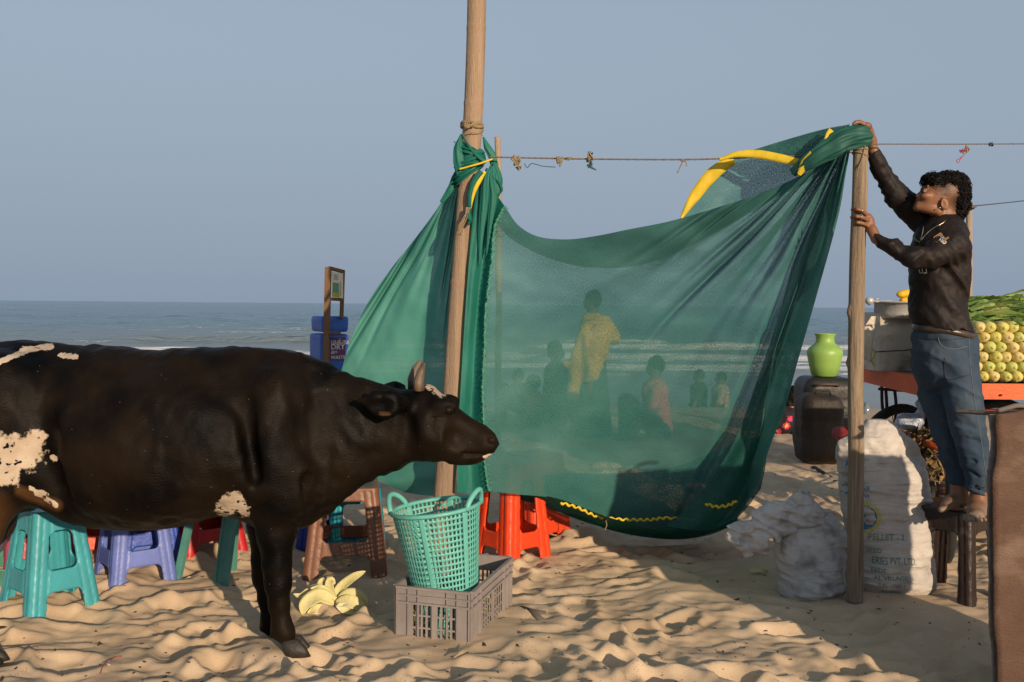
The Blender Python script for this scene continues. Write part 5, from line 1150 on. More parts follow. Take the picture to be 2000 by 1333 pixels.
# stove box and pot
tin = M('sooty_tin', (.46, .40, .32), (.60, .53, .43), 4, .55, .35, 25, .5, c3=(.10, .06, .035), s3=3.4, t3=(.54, .70))
a, b2 = P(1709, 722, 6.25), P(1800, 612, 6.25); fire = thing('tin_stove', ((a.x + b2.x) / 2, 6.35, ztop), 'dented sooty tin stove box on the cart under the cooking pot', 'stove')
V = []; n = 30
for k_ in range(9):
    z = ztop + (b2.z - ztop) * k_ / 8
    for i in range(n):
        t = 2 * math.pi * i / n; cx_, sy_ = math.cos(t), math.sin(t); e_ = (abs(cx_) ** 6 + abs(sy_) ** 6) ** (-1 / 6)
        d = 1 + .03 * float(vn(cx_ * 2, sy_ * 2, k_ * .8)); V.append(((a.x + b2.x) / 2 + (b2.x - a.x) / 2 * cx_ * e_ * d, 6.42 + .19 * sy_ * e_ * d, z))
b_ = MB(); b_.add(V, [(k_ * n + i, k_ * n + (i + 1) % n, (k_ + 1) * n + (i + 1) % n, (k_ + 1) * n + i) for k_ in range(8) for i in range(n)]); b_.build('box', tin, fire)
fa_ = [P(1702, 618, 6.15), P(1688, 640, 6.15), P(1684, 700, 6.15), P(1699, 708, 6.15), P(1708, 618, 6.15)]
b_ = MB(); b_.add(fa_ + [v + Vector((.02, .03, 0)) for v in fa_], [(0, 1, 2, 3, 4), (9, 8, 7, 6, 5)] + [(i, (i + 1) % 5, 5 + (i + 1) % 5, 5 + i) for i in range(5)]); flipfix(b_.build('flap', tin, fire))
b_ = MB(); b_.tube(spline([tuple(P(x, y, 6.2)) for x, y in [(1710, 688), (1740, 686), (1775, 684), (1800, 676)]], 20), .004, 5); b_.build('wire', iron, fire, True)
b_ = MB(); b_.tube(spline([tuple(P(x, y, 6.18)) for x, y in [(1703, 680), (1709, 692), (1703, 704), (1708, 716)]], 20), .005, 5); b_.build('strap', yellow_m, fire, True)
alu = M('aluminium', (.50, .49, .48), (.42, .41, .40), 12, .42, .2, 60, metal=.2)
pz = P(1762, 613, 6.3); pv = thing('cooking_pot', tuple(pz), 'wide-rimmed aluminium cooking pot on the tin stove', 'pot'); hh_ = P(1762, 593, 6.3).z - pz.z
b_ = MB(); b_.lathe([(.16, -.03), (.172, 0), (.172, hh_), (.205, hh_ + .004), (.205, hh_ + .012), (.165, hh_ + .012), (.160, 0)], 44, Matrix.Translation(pz)); b_.build('body', alu, pv, True)
ld = thing('ladle', tuple(P(1720, 590, 6.25)), 'metal ladle resting across the rim of the cooking pot', 'ladle')
b_ = MB(); c_ = P(1698, 588, 6.22); b_.lathe([(.004, -.028), (.024, -.014), (.028, .004), (.022, .016), (.006, .024)], 16, Matrix.Translation(c_)); b_.build('bowl', alu, ld, True)
b_ = MB(); b_.tube([c_, P(1720, 590, 6.22), P(1745, 591, 6.22)], .008, 6); b_.build('handle', alu, ld, True)
b_ = MB(); b_.tube([P(1708, 586, 6.24), P(1716, 584, 6.24), P(1716, 589, 6.24), P(1742, 588, 6.24)], .004, 6); b_.build('hook', alu, ld, True)
cornm = M('boiled_corn', (.78, .46, .01), (.66, .34, .008), 40, .45, .9, 120)
def cob(b, a, c, r, n=12): 
    q = spline([tuple(a), tuple((Vector(a) + Vector(c)) / 2), tuple(c)], 12); b.tube(q, [r * x for x in (.35, .8, .95, 1, 1, 1, .98, .95, .88, .75, .5, .2)], n)
for i, (x0_, y0_, x1_, y1_) in enumerate(((1752, 576, 1800, 570), (1758, 587, 1800, 584), (1770, 581, 1815, 578), (1756, 591, 1795, 592))):
    t = thing('boiled_corn', tuple(P(x0_, y0_, 6.25)), ['bright yellow corn cob on top of the small pile on the pot', 'yellow boiled cob in the middle of the pile on the pot', 'yellow cob at the back of the pile on the pot, mostly behind the man', 'lowest yellow cob lying along the pot rim'][i], 'corn', 'boiled cobs on the cooking pot')
    b_ = MB(); cob(b_, P(x0_, y0_, 6.22 + .02 * i), P(x1_, y1_, 6.26 + .02 * i), .023 if i else .026); b_.build('cob', cornm, t, True)
# stacked peeled cobs, ends to the camera
peel = M('pale_corn_husk', (.60, .52, .15), (.50, .50, .13), 6, .55, .5, 30, .35, stretch=(1, .25, 1), c3=(.62, .42, .20), s3=9, t3=(.55, .75)); peel2 = M('pale_corn_husk_green', (.46, .50, .13), (.56, .54, .2), 6, .55, .5, 30, .35, stretch=(1, .25, 1)); peel3 = M('pale_corn_husk_cream', (.66, .56, .27), (.56, .45, .16), 7, .55, .5, 30, .35, stretch=(1, .25, 1))
def cob_proto(seed):
    rn = random.Random(seed); b = MB(); n = 14; pr = [(.004, -.020), (.007, -.019), (.009, -.012), (.013, -.011), (.019, -.006), (.027, .004), (.031, .02), (.033, .05), (.032, .12), (.024, .19), (.01, .23)]
    V = []
    for j, (r_, y_) in enumerate(pr):
        for i in range(n):
            a_ = 2 * math.pi * i / n; rr = r_ * (1 + .05 * math.sin(3 * a_ + seed) + .03 * math.sin(7 * a_ + seed * 2 + j * .3)); V.append((rr * math.cos(a_) + (.003 * math.sin(seed) if j < 3 else 0), y_, rr * math.sin(a_)))
    F = [(j * n + i, (j + 1) * n + i, (j + 1) * n + (i + 1) % n, j * n + (i + 1) % n) for j in range(len(pr) - 1) for i in range(n)] + [tuple(range(n))]
    me = bpy.data.meshes.new('corn_cob'); me.from_pydata(V, [], F); me.polygons.foreach_set('use_smooth', [True] * len(F)); return me
protos = []
for s_ in range(3):
    for m_ in (peel, peel2, peel3): me = cob_proto(s_ * 1.7 + .4); me.materials.append(m_); protos.append(me)
DX = .062; DZ = .054; rows = 6
xl_ = float(at(1880, 700, 5.3)[0])
for r_ in range(rows):
    for c in range(14):
        x = xl_ + c * DX + (r_ % 2) * DX / 2 + random.uniform(-.003, .003)
        if r_ == rows - 1 and c < 1: continue
        o = bpy.data.objects.new('corn_cob', random.choice(protos)); col.objects.link(o); sc_ = random.uniform(.92, 1.08)
        o.location = (x, CYf + .045 + random.uniform(-.006, .014), ztop + .034 + r_ * DZ); o.rotation_euler = (random.uniform(-.05, .05), random.uniform(0, 6.28), random.uniform(-.05, .05)); o.scale = (sc_, 1, sc_)
        tag(o, '%s peeled corn cob in the %s row stacked on the cart' % ({'pale_corn_husk': 'yellow', 'pale_corn_husk_green': 'greenish yellow', 'pale_corn_husk_cream': 'cream'}[o.data.materials[0].name], ['lowest', 'second lowest', 'third', 'fourth', 'fifth', 'topmost'][r_]), 'corn', 'corn cobs stacked on the cart')
hk = M('green_corn_leaf', (.10, .19, .035), (.20, .30, .07), 5, .6, .2, 60, c3=(.30, .34, .10), s3=7, t3=(.5, .7)); hkd = None
b_ = MB(); 
for i in range(1500):
    x = random.uniform(xl_ + .0, xl_ + 1.1); y = random.uniform(5.42, 5.9); top_z = ztop + .40 + .03 * math.sin(x * 7) + .05 * min(1, max(0, (y - 5.4) / .2))
    z = random.uniform(ztop + .27, top_z); a_ = random.gauss(.30, .16); L = random.uniform(.12, .26) * (.5 if x < xl_ + .08 else 1); d = Vector((math.cos(a_) , random.gauss(-.5, .5), math.sin(a_) * .55)).normalized() * L
    wv_ = d.cross(Vector((random.gauss(0, .4), 1, random.gauss(0, .4)))).normalized() * random.uniform(.006, .013); p = Vector((x, y, z)); m_ = p + d * .5 + Vector((0, -.01, .012))
    b_.add([p - wv_ * .7, p + wv_ * .7, m_ + wv_, m_ - wv_, p + d - Vector((0, 0, random.uniform(0, .02)))], [(0, 1, 2, 3), (3, 2, 4)])
o = b_.build('leaf_heap', hk, None, base=(xl_ + .4, 5.6, ztop + .3)); tag(o, 'heap of green corn leaves piled on top of the stacked cobs', 'leaves', kind='stuff')
S = SDF((xl_ - .1, 5.36, ztop), (xl_ + 1.3, 6.0, ztop + .42), .03); S.fn(lambda X, Y, Z: np.maximum(np.maximum(np.abs(X - xl_ - .62) - .6, np.abs(Y - 5.72) - .22), Z - ztop - .36)); V, F = S.vf(); o = mesh('leaf_heap', V, F, M('heap_core_dark', (.02, .035, .01), (.04, .06, .018), 30, .9, .8, 40), None, True, base=(xl_, 5.6, ztop)); o['kind'] = 'stuff'; tag(o, 'plain dark block inside the heap of corn leaves on the cart', 'leaves')  # plain dark block filling the heap behind the loose leaves
b_ = MB()
for i in range(14):
    p = P(random.uniform(1950, 2000), random.uniform(605, 625), 5.4); b_.tube([p, p + Vector((random.gauss(0, .04), random.gauss(0, .02), random.gauss(.02, .02)))], .0015, 4)
o = b_.build('leaf_stalks', M('dark_leaf', (.02, .03, .01), None, 20, .8), None, base=tuple(P(1960, 620, 5.4))); tag(o, 'thin dark dry stalks sticking out of the leaf heap', 'stalks', kind='stuff')
# plastic bag of cups and other things by the cart
cb_ = M('clear_plastic_bag', (.42, .47, .55), (.30, .35, .46), 12, .2, .9, 30, .6)
S = SDF(P(1735, 870, 5.9) - Vector((0, .3, 0)), P(1815, 790, 6.2) + Vector((.05, .1, .05)), .012)
for c, r in (((1772, 828), (.085, .08, .045)), ((1790, 820), (.06, .07, .05)), ((1762, 815), (.04, .05, .03)), ((1800, 795), (.04, .05, .07))): S.ell(P(*c, 6.0), r, .03)
S.disp(lambda x, y, z: .02 * np.abs(vn(x * 18, y * 18, z * 18)) + .008 * vn(x * 45, y * 30, z * 45))
t = thing('plastic_bag', tuple(P(1775, 840, 6.0)), 'crumpled bluish clear plastic bag hanging on the cart bar beside the wheel', 'bag'); vdb_obj(S, 'bag_skin', cb_, t)
S = SDF(P(1790, 980, 6.2) - Vector((0, .4, 0)), P(1905, 815, 6.2) + Vector((0, .4, 0)), .016)
for c, r in (((1825, 905), (.12, .2, .16)), ((1870, 900), (.12, .2, .18)), ((1845, 850), (.10, .16, .10))): S.ell(P(*c, 6.25), r, .05)
S.disp(lambda x, y, z: .04 * np.abs(vn(x * 12, y * 12, z * 9)))
t = thing('dark_bundle', tuple(P(1845, 960, 6.25)), 'lumpy dark bundle added to fill the dark space under the middle of the cart', 'sack'); vdb_obj(S, 'bag_cloth', M('bundle_black', (.01, .01, .011), (.03, .025, .02), 8, .8), t)  # dark lump added to fill the dark space below the deck
# red bag behind the tall sack
S = SDF(P(1625, 880, 6.1) - Vector((0, .3, 0)), P(1745, 810, 6.4) + Vector((0, .2, 0)), .014)
for c, r in (((1650, 850), (.08, .12, .06)), ((1690, 842), (.11, .12, .065)), ((1705, 830), (.05, .08, .035)), ((1727, 850), (.03, .06, .05))): S.ell(P(*c, 6.25), r, .04)
S.disp(lambda x, y, z: .03 * np.abs(vn(x * 12, y * 12, z * 12)) + .008 * vn(x * 40, y * 40, z * 40))
t = thing('red_bag', tuple(P(1680, 868, 6.25)), 'crumpled dark red cloth bag lying behind the tall feed sack', 'bag'); vdb_obj(S, 'bag_cloth', M('red_cloth', (.30, .015, .02), (.16, .03, .02), 8, .7, .3, 60), t)
S = SDF(P(1622, 875, 6.9) - Vector((0, .3, 0)), P(1665, 690, 6.9) + Vector((0, .3, .02)), .02)
# white cloth / bottle
b_ = MB(); pb = P(1692, 798, 13); b_.lathe([(.05, 0), (.055, .02), (.055, .12), (.04, .15), (.03, .16), (.03, .2)], 14, Matrix.Translation((pb.x, 13, pb.z - .12))); o = b_.build('bottle', M('bottle_plastic', (.35, .4, .45), None, 5, .1, trans=.6), None, True, base=(pb.x, 13, pb.z - .12)); tag(o, 'clear plastic bottle upright on the wet sand beyond the cart', 'bottle')
# split plank by the sacks, and stick
t = thing('driftwood', on(1585, 925), 'dark flat broken board lying on the sand behind the sacks', 'board'); b_ = MB(); a = Vector(on(1590, 912, 0)); c = Vector(on(1642, 947, 0)); b_.tube([a, c], .012, 6, sq=(2.2, .7)); b_.build('splinter', M('dark_wood', (.03, .02, .015), None, 20, .8), t)
t = thing('stick', tuple(P(1870, 806, 4.2)), 'grey weathered stick lying level across the man\'s shin onto the plywood', 'stick'); b_ = MB(); b_.tube([P(1872, 804, 4.1), P(1930, 807, 4.0), P(2010, 806, 3.8)], [.013, .014, .015], 8, sq=(1.6, .7)); b_.build('shaft', M('grey_wood', (.16, .135, .11), (.10, .08, .07), 8, .8, .5, 60, stretch=(.3, 1, 1)), t)
b_ = MB(); b_.tube(spline([tuple(P(x, y, 3.5)) for x, y in [(1948, 803), (1966, 798), (1985, 793), (2010, 794)]], 12), .009, 8); b_.build('twig', M('grey_wood', (.2, .15, .1)), t, True)
# plywood board close to the camera at the right
BY = 3.4
def bp2(px, py, d=0.0): return P(px, py, BY + d)
edge_px = [(1944, 806), (1943, 830), (1945, 870), (1943, 905), (1938, 925), (1938, 980), (1938, 1040), (1939, 1080), (1940, 1130), (1940, 1200), (1942, 1240), (1946, 1270), (1947, 1333), (1947, 1390)]
board = thing('plywood_board', (2.1, BY, 0), 'scuffed brown plywood board standing upright at the right edge, ragged grey rim', 'board')
xr_ = 2.62; V = []; 
le = spline(edge_px, 70); rn = np.random.default_rng(4)
le[:, 0] += rn.normal(0, .35, 70) + .4 * vn(np.arange(70) * .35, 1.)
Lp = at(le[:, 0], le[:, 1], np.full(70, BY)); ztp = Lp[0, 2]
nb = 40; V = []; 
for i in range(70):
    for j in range(nb):
        s_ = j / (nb - 1); x = Lp[i, 0] + (xr_ - Lp[i, 0]) * s_; z = Lp[i, 2] + (.012 * float(vn(s_ * 30, 2.)) if i == 0 else 0); V.append((x, BY + .002 * float(vn(x * 8, z * 8)), z))
F = [(i * nb + j, (i + 1) * nb + j, (i + 1) * nb + j + 1, i * nb + j + 1) for i in range(69) for j in range(nb - 1)]
ply = M('plywood', (.072, .038, .026), (.12, .068, .046), 4.5, .75, .5, 90, .3, stretch=(1, 1, 1.8), c3=(.19, .13, .095), s3=4.2, t3=(.53, .72), ramp=(.3, .7))
o = mesh('face', V, F, ply, board); solid(o, .008, 1)
V = [];
for i in range(70):
    for dx_, dy_ in ((-.002 - .008 * max(0, float(vn(i * .16, 3.))), .008), (.03, .008), (.03, .019), (-.002 - .008 * max(0, float(vn(i * .16, 3.))), .019)): V.append((Lp[i, 0] + dx_, BY + .012 + dy_, Lp[i, 2] - .01))
F = [(i * 4 + j, i * 4 + (j + 1) % 4, (i + 1) * 4 + (j + 1) % 4, (i + 1) * 4 + j) for i in range(69) for j in range(4)]
flipfix(mesh('rim', V, F, M('grey_ply_edge', (.13, .105, .09), (.19, .18, .175), 20, .8, .6, 60), board, False))
hm_ = M('nail_hole', (.015, .01, .008)); 
for px, py, rr in ((1961, 895, .006), (1963, 1076, .007), (1968, 1292, .006), (1987, 873, .008)):
    b_ = MB(); b_.lathe([(rr * (1 + .2 * math.sin(3)), 0), (rr * .6, .002)], 12, Matrix.Translation(bp2(px, py, -.0035)) @ Matrix.Rotation(R(90), 4, 'X')); b_.build('nail_hole', hm_, board)
b_ = MB(); b_.lathe([(.008, 0), (.005, .002)], 12, Matrix.Translation(bp2(1980, 1236, -.0035)) @ Matrix.Rotation(R(90), 4, 'X')); b_.build('paint_spot', M('pale_spot', (.5, .42, .36)), board)

# ================================================================== sign frame and bins at the left
wood_s = wood_mat('sign_wood', (.17, .095, .05), (.23, .13, .07)); SY_ = 7.0
def sp_(px, py, d=0.0): return P(px, py, SY_ + d)
sign = thing('sign_frame', tuple(sp_(632, 870)), 'wooden post frame holding a small faded poster, beside the blue bins', 'sign')
def bar(a, c, w_, t_, nm, parent, mat):
    a, c = Vector(a), Vector(c); ax = (c - a).normalized(); wd = Vector((1, 0, 0)) if abs(ax.z) > .7 else Vector((0, 0, 1)); dp = ax.cross(wd).normalized(); wd = dp.cross(ax).normalized(); b = MB()
    V = [e + wd * (u * w_) + dp * (v * t_) for e in (a, c) for u, v in ((-.5, -.5), (.5, -.5), (.5, .5), (-.5, .5))]; b.add(V, [(0,1,2,3),(7,6,5,4),(0,4,5,1),(1,5,6,2),(2,6,7,3),(3,7,4,0)]); return flipfix(b.build(nm, mat, parent))
bar(sp_(641, 522, 0), sp_(633, 870, 0), .040, .05, 'post', sign, wood_s); bar(sp_(670, 528, .09), sp_(667, 622, .09), .022, .05, 'post', sign, wood_s)
bar(sp_(643, 524, .0), sp_(670, 531, .09), .024, .03, 'crossbar', sign, wood_s); bar(sp_(643, 584, .0), sp_(668, 586, .09), .022, .03, 'crossbar', sign, wood_s); bar(sp_(640, 650, -.02), sp_(664, 650, .03), .022, .03, 'crossbar', sign, wood_s)
pm = M('poster_paper', (.70, .60, .42), (.78, .68, .50), 4, .7); 
def quad(name, pts, mat, parent, th=.002): o = mesh(name, [tuple(p) for p in pts], [(0, 1, 2, 3)], mat, parent, False); return solid(o, th)
def pq(u, v, d=0.): return sp_(648 + 22 * u, 531 + 2 * u + 49 * v + 1.5 * u, .0 + .06 * u + d)
quad('poster', [pq(0, 0), pq(0, 1), pq(1, 1), pq(1, 0)], pm, sign)
for (u0, u1, v0, v1), c_ in (((.12, .62, .42, .80), (.10, .32, .20)), ((.05, .65, .82, .98), (.45, .42, .04)), ((.22, .55, .08, .28), (.40, .42, .42)), ((.2, .5, .48, .68), (.3, .5, .42)), ((.75, .82, .35, .9), (.45, .38, .28))):
    quad('poster_print', [pq(u0, v0, -.006), pq(u0, v1, -.006), pq(u1, v1, -.006), pq(u1, v0, -.006)], M('print_%d' % int(c_[0] * 100 + c_[1] * 1000), c_), sign, .001)
bluebin = plastic('bin_blue', (.035, .13, .50), (.03, .10, .42)); 
def binbox(x0p, x1p, y0, y1, Y, dz, nm, parent, mat, yaw=R(30), dep=.26):
    a, b2 = P(x0p, y1, Y), P(x1p, y0, Y); c = (a + b2) / 2; w_ = (b2.x - a.x); h_ = b2.z - a.z
    S = SDF(c - Vector((w_, dep * 1.2, h_ / 2 + .03)), c + Vector((w_, dep * 1.2, h_ / 2 + .03)), .012); cs, sn = math.cos(yaw), math.sin(yaw); ww = w_ * .40
    def f(X, Y_, Z):
        x = (X - c.x) * cs + (Y_ - c.y) * sn; y = -(X - c.x) * sn + (Y_ - c.y) * cs; r = .02; tap = 1 - .05 * (Z - c.z) / h_ * -1
        qx, qy, qz = np.abs(x) - (ww * tap - r), np.abs(y) - (dep / 2 - r), np.abs(Z - c.z) - (h_ / 2 - r)
        return np.sqrt(np.maximum(qx, 0)**2 + np.maximum(qy, 0)**2 + np.maximum(qz, 0)**2) + np.minimum(np.maximum(np.maximum(qx, qy), qz), 0) - r
    S.fn(f); V, F = S.vf(); mesh(nm, V, F, mat, parent); return bvh_of(V, F), c
bn_ = thing('dry_waste_bin', tuple(P(642, 880, 7.2)), 'blue plastic litter bin with a purple lettered label behind the wooden sign post', 'bin')
bb, cc = binbox(610, 678, 618, 648, 7.2, 0, 'lid', bn_, bluebin); bb, cc = binbox(607, 678, 652, 860, 7.22, 0, 'box', bn_, bluebin)
def bink(V2, F2, px, py, mat, off): return ink('label', V2, F2, P(px, py, 7.0), (.87, .5, 0), (0, 0, 1), (-.3, .95, 0), bb, mat, bn_, off)
bink([(0, 0), (.13, 0), (.13, -.17), (0, -.17), (.065, 0), (.065, -.17)], [(0, 4, 5, 3), (4, 1, 2, 5)], 645, 660, M('label_purple', (.14, .04, .14)), .004)
for tx_, py, sz in (('\u0bae\u0b95\u0bcd\u0b95\u0bbe', 674, .050), ('DRY', 684, .055), ('\u0b95\u0bc1', 693, .038), ('WASTE', 703, .034)):
    V2, F2 = text_mesh(tx_, sz, True)
    if F2: bink(V2, F2, 649, py, M('label_white', (.75, .75, .75)), .008)
quad('foot', [P(607, 712, 7.25), P(607, 735, 7.25), P(634, 735, 7.25), P(634, 712, 7.25)], soot2, bn_, .1)
# ================================================================== PEOPLE
skin_m = M('skin', (.19, .082, .042), (.24, .108, .056), 8, .5, .25, 120, .4, sss=.08)
def skin_attr():
    m = skin_m; nt = m.node_tree; n = nt.nodes; b = n['Principled BSDF']; src = b.inputs['Base Color'].links[0].from_socket
    for nm, c in (('stubble', (.008, .006, .005)), ('lip', (.12, .035, .03)), ('dust', (.20, .15, .11)), ('nail', (.26, .15, .11))):
        a = n.new('ShaderNodeAttribute'); a.attribute_name = nm; k = n.new('ShaderNodeMix'); k.data_type = 'RGBA'; lk(nt, a.outputs['Fac'], k.inputs['Factor']); lk(nt, src, k.inputs['A']); k.inputs['B'].default_value = (*c, 1); src = k.outputs['Result']
    lk(nt, src, b.inputs['Base Color'])
skin_attr()
MY = 4.62
def m_(px, py, d=0.0): return P(px, py, MY + d)
man = thing('person', tuple(m_(1895, 1003)), 'barefoot man in dark shirt and jeans on a stool, reaching up to the net', 'person')
lo = m_(1640, 1015); hi = m_(1960, 225)
S = SDF((lo.x, MY - .30, lo.z - .01), (hi.x, MY + .28, hi.z), .0052)
# head, tilted back, profile to the left
S.ell(m_(1845, 376), (.094, .074, .084), .02, rot=(0, R(-20), 0)); S.ell(m_(1818, 388), (.058, .060, .074), .03, rot=(0, R(28), 0))
for s in (-1, 1):
    S.cap(m_(1832, 414, s * .045), m_(1795, 404, s * .012), .020, .018, .02); S.ell(m_(1808, 383, s * .040), (.025, .022, .018), .015)
    S.ell(m_(1803, 375, s * .032), (.014, .016, .012), .012, '-'); S.ell(m_(1806, 375, s * .030), (.0125, .012, .0115), .003)
    S.cap(m_(1802, 369, s * .012), m_(1812, 364, s * .048), .009, .007, .010)
    S.ell(m_(1845, 399, s * .074), (.020, .009, .030), .006, rot=(0, R(-15), 0)); S.ell(m_(1843, 398, s * .086), (.012, .010, .020), .006, '-', rot=(0, R(-15), 0))
    S.ell(m_(1794, 387, s * .011), (.008, .008, .007), .006)
S.cap(m_(1804, 372), m_(1794, 382), .0075, .011, .008); S.ell(m_(1792.5, 384), (.010, .010, .009), .006)
S.ell(m_(1792, 391.5), (.011, .022, .006), .004); S.ell(m_(1790.5, 396), (.011, .020, .006), .004); S.cap(m_(1788, 393.8, -.02), m_(1788, 393.8, .02), .003, .003, .002, '-')
S.ell(m_(1792, 406), (.020, .022, .016), .012)
S.chain([m_(1846, 405), m_(1842, 432), m_(1846, 462)], [.052, .053, .062], .02); S.ell(m_(1822, 428), (.014, .012, .014), .012)
# trunk and limbs under the clothes
S.chain([m_(1838, 480), m_(1835, 560), m_(1842, 640), m_(1844, 690)], [.08, .08, .085, .095], .05)
S.chain([m_(1855, 475, -.08), m_(1866, 486, -.10), m_(1784, 504, -.16), m_(1712, 468, -.07)], [.032, .032, .024, .022], .02)
S.chain([m_(1838, 465, .08), m_(1802, 430, .13), m_(1752, 388, .10), m_(1706, 298, .05)], [.04, .038, .030, .024], .02)
nearleg = [(1866, 700, -.07), (1880, 760, -.08), (1893, 830, -.08), (1905, 900, -.08), (1911, 945, -.085)]; farleg = [(1818, 700, .07), (1828, 760, .08), (1843, 830, .07), (1862, 900, .05), (1873, 938, .04)]
S.chain([m_(*p) for p in nearleg], [.06, .05, .038, .032, .031], .02); S.chain([m_(*p) for p in farleg], [.06, .048, .036, .031, .031], .02)
# hands
def finger(pts, r0, r1): S.chain([m_(*p) for p in pts], list(np.linspace(r0, r1, len(pts))), .0045)
pf = -.065      # in front of the pole, which is at 4.60 with radius .036
S.cap(m_(1711, 466, -.07), m_(1703, 450, -.055), .024, .025, .01); S.ell(m_(1697, 432, -.045), (.026, .017, .040), .012, rot=(0, R(-22), 0))
finger([(1693, 420, -.055), (1684, 412, pf - .005), (1674, 409, pf - .008), (1664, 410, -.045)], .0095, .0075)
finger([(1694, 430, -.058), (1684, 425, pf - .006), (1673, 423, pf - .010), (1663, 425, -.048)], .0098, .0078)
finger([(1695, 441, -.056), (1685, 437, pf - .004), (1675, 435, pf - .007), (1666, 437, -.05)], .0092, .0072)
finger([(1690, 424, -.03), (1689, 411, -.028), (1686, 404, -.03), (1683, 397, -.034)], .0098, .0075)
finger([(1700, 448, -.035), (1691, 449, -.035), (1684, 447, -.02)], .011, .009)
S.chain([m_(1706, 298, .05), m_(1702, 275, .04), m_(1696, 256, .02)], [.025, .023, .024], .01); S.ell(m_(1690, 247, .0), (.030, .036, .018), .012)
for i, (d, e) in enumerate(((-.038, 0), (-.018, -1), (.004, -1), (.026, 0))): finger([(1688, 243 + e, d), (1679, 239 + e, d - .004), (1672, 239.5 + e, d - .006), (1667, 243 + e, d - .006)], .0092, .0072)
finger([(1694, 250, -.02), (1693, 258, -.045), (1690, 266, -.055)], .010, .008)
# feet on the stool top
zt_ = MSTOP
def zf(v, z): v = Vector(v); v.z = z; return v
an = m_(1911, 958, -.09); S.chain([m_(1911, 945, -.085), zf(an, zt_ + .075), zf(an + Vector((0, .03, 0)), zt_ + .032)], [.034, .036, .030], .02)
tx0 = P(1909, 990, 4.44); S.chain([zf(an, zt_ + .055), zf(P(1909, 985, 4.48), zt_ + .036), zf(P(1909, 990, 4.43), zt_ + .024)], [.034, .032, .026], .02, sc=(.72, 1, 1))
for i, (px, yy, r_) in enumerate(((1890, 4.385, .0145), (1900.5, 4.375, .0105), (1909, 4.38, .010), (1917, 4.388, .0095), (1924.5, 4.40, .0085))):
    a0 = P(px * .6 + 1908 * .4, 990, 4.44); a1 = P(px, 995, yy); S.cap(zf(a0, zt_ + .022), zf(a1 + Vector((0, .018, 0)), zt_ + .016 + r_ * .3), r_ * .95, r_ * .9, .006); S.cap(zf(a1 + Vector((0, .018, 0)), zt_ + .016 + r_ * .3), zf(a1, zt_ + r_ * .95), r_ * .9, r_, .003)
an2 = m_(1876, 952, .035); S.chain([m_(1873, 938, .04), zf(an2, zt_ + .085), zf(an2 + Vector((.022, .01, 0)), zt_ + .034)], [.034, .036, .030], .02)
S.chain([zf(an2, zt_ + .062), zf(m_(1858, 975, .02), zt_ + .040), zf(m_(1847, 985, .0), zt_ + .026)], [.032, .030, .022], .02, sc=(1, .8, 1))
for i, (px, dd, r_) in enumerate(((1838, -.035, .0145), (1837, -.008, .010), (1839, .012, .0095), (1842, .03, .009), (1846, .046, .008))): S.cap(zf(m_(1849, 985, dd * .8), zt_ + .022), zf(m_(px, 990, dd), zt_ + r_), r_ * .95, r_, .005)
V, F = S.vf(); mb_ = mesh('body', V, F, skin_m, man)
def fld(items):
    o = np.zeros(len(V))
    for c, r in items: d = np.linalg.norm((V - np.array(c)) / np.array(r), axis=1); o = np.maximum(o, np.clip(1.5 - d * 1.2, 0, 1))
    return o
brow = fld([(m_(1803 + i * 1.6, 368.5 - i * 1.1, s * (.014 + i * .008)), (.007, .010, .005)) for i in range(5) for s in (-1, 1)])
must = fld([(m_(1793 + i * 1.5, 389.3 + i * .5, s * (.006 + i * .008)), (.007, .009, .004)) for i in range(4) for s in (-1, 1)]) * .55
fade_ = fld([(m_(1838, 372), (.060, .12, .050)), (m_(1856, 395), (.045, .12, .06)), (m_(1832, 385), (.018, .12, .03))]) * .88; ear_ = fld([(m_(1845, 399, s * .085), (.03, .025, .04)) for s in (-1, 1)]); fade_ = fade_ * (1 - np.clip(ear_ * 1.5, 0, 1)) * (V[:, 2] > m_(1840, 415).z)
st = np.maximum(np.maximum(brow, must), fade_); eye_ = fld([(m_(1803, 374.8, s * .040), (.006, .007, .003)) for s in (-1, 1)]); st = np.maximum(st, eye_)
for nm, arr in (('stubble', st), ('lip', fld([(m_(1788, 394), (.012, .025, .009))]) * .8), ('dust', sst(zt_ + .10, zt_ + .03, V[:, 2]) * (V[:, 2] > zt_ - .05) * (.45 + .5 * (vn(V[:, 0] * 30, V[:, 1] * 30, V[:, 2] * 30) > -.2))), ('nail', fld([(Vector(P(px, 994, yy - .008)) * 1, (.006, .004, .005)) for px, yy in ((1890, 4.385),)]) * .0)):
    a = mb_.data.attributes.new(nm, 'FLOAT', 'POINT'); a.data.foreach_set('value', np.asarray(arr, np.float32))
em_ = M('eye_white', (.22, .19, .17)); im_ = M('eye_iris', (.012, .007, .005), None, 5, .1)
for s in (-1, 1):
    b_ = MB(); c = m_(1805.2, 374.4, s * .0325); b_.lathe([(.0095 * math.sin(t), -.0095 * math.cos(t)) for t in np.linspace(.1, 3.04, 8)], 12, Matrix.Translation(c)); b_.build('eye', em_, man, True)
    b_ = MB(); c = m_(1802.6, 374.2, s * .0365); b_.lathe([(.0065 * math.sin(t), -.0065 * math.cos(t)) for t in np.linspace(.1, 3.04, 7)], 10, Matrix.Translation(c)); b_.build('iris', im_, man, True)
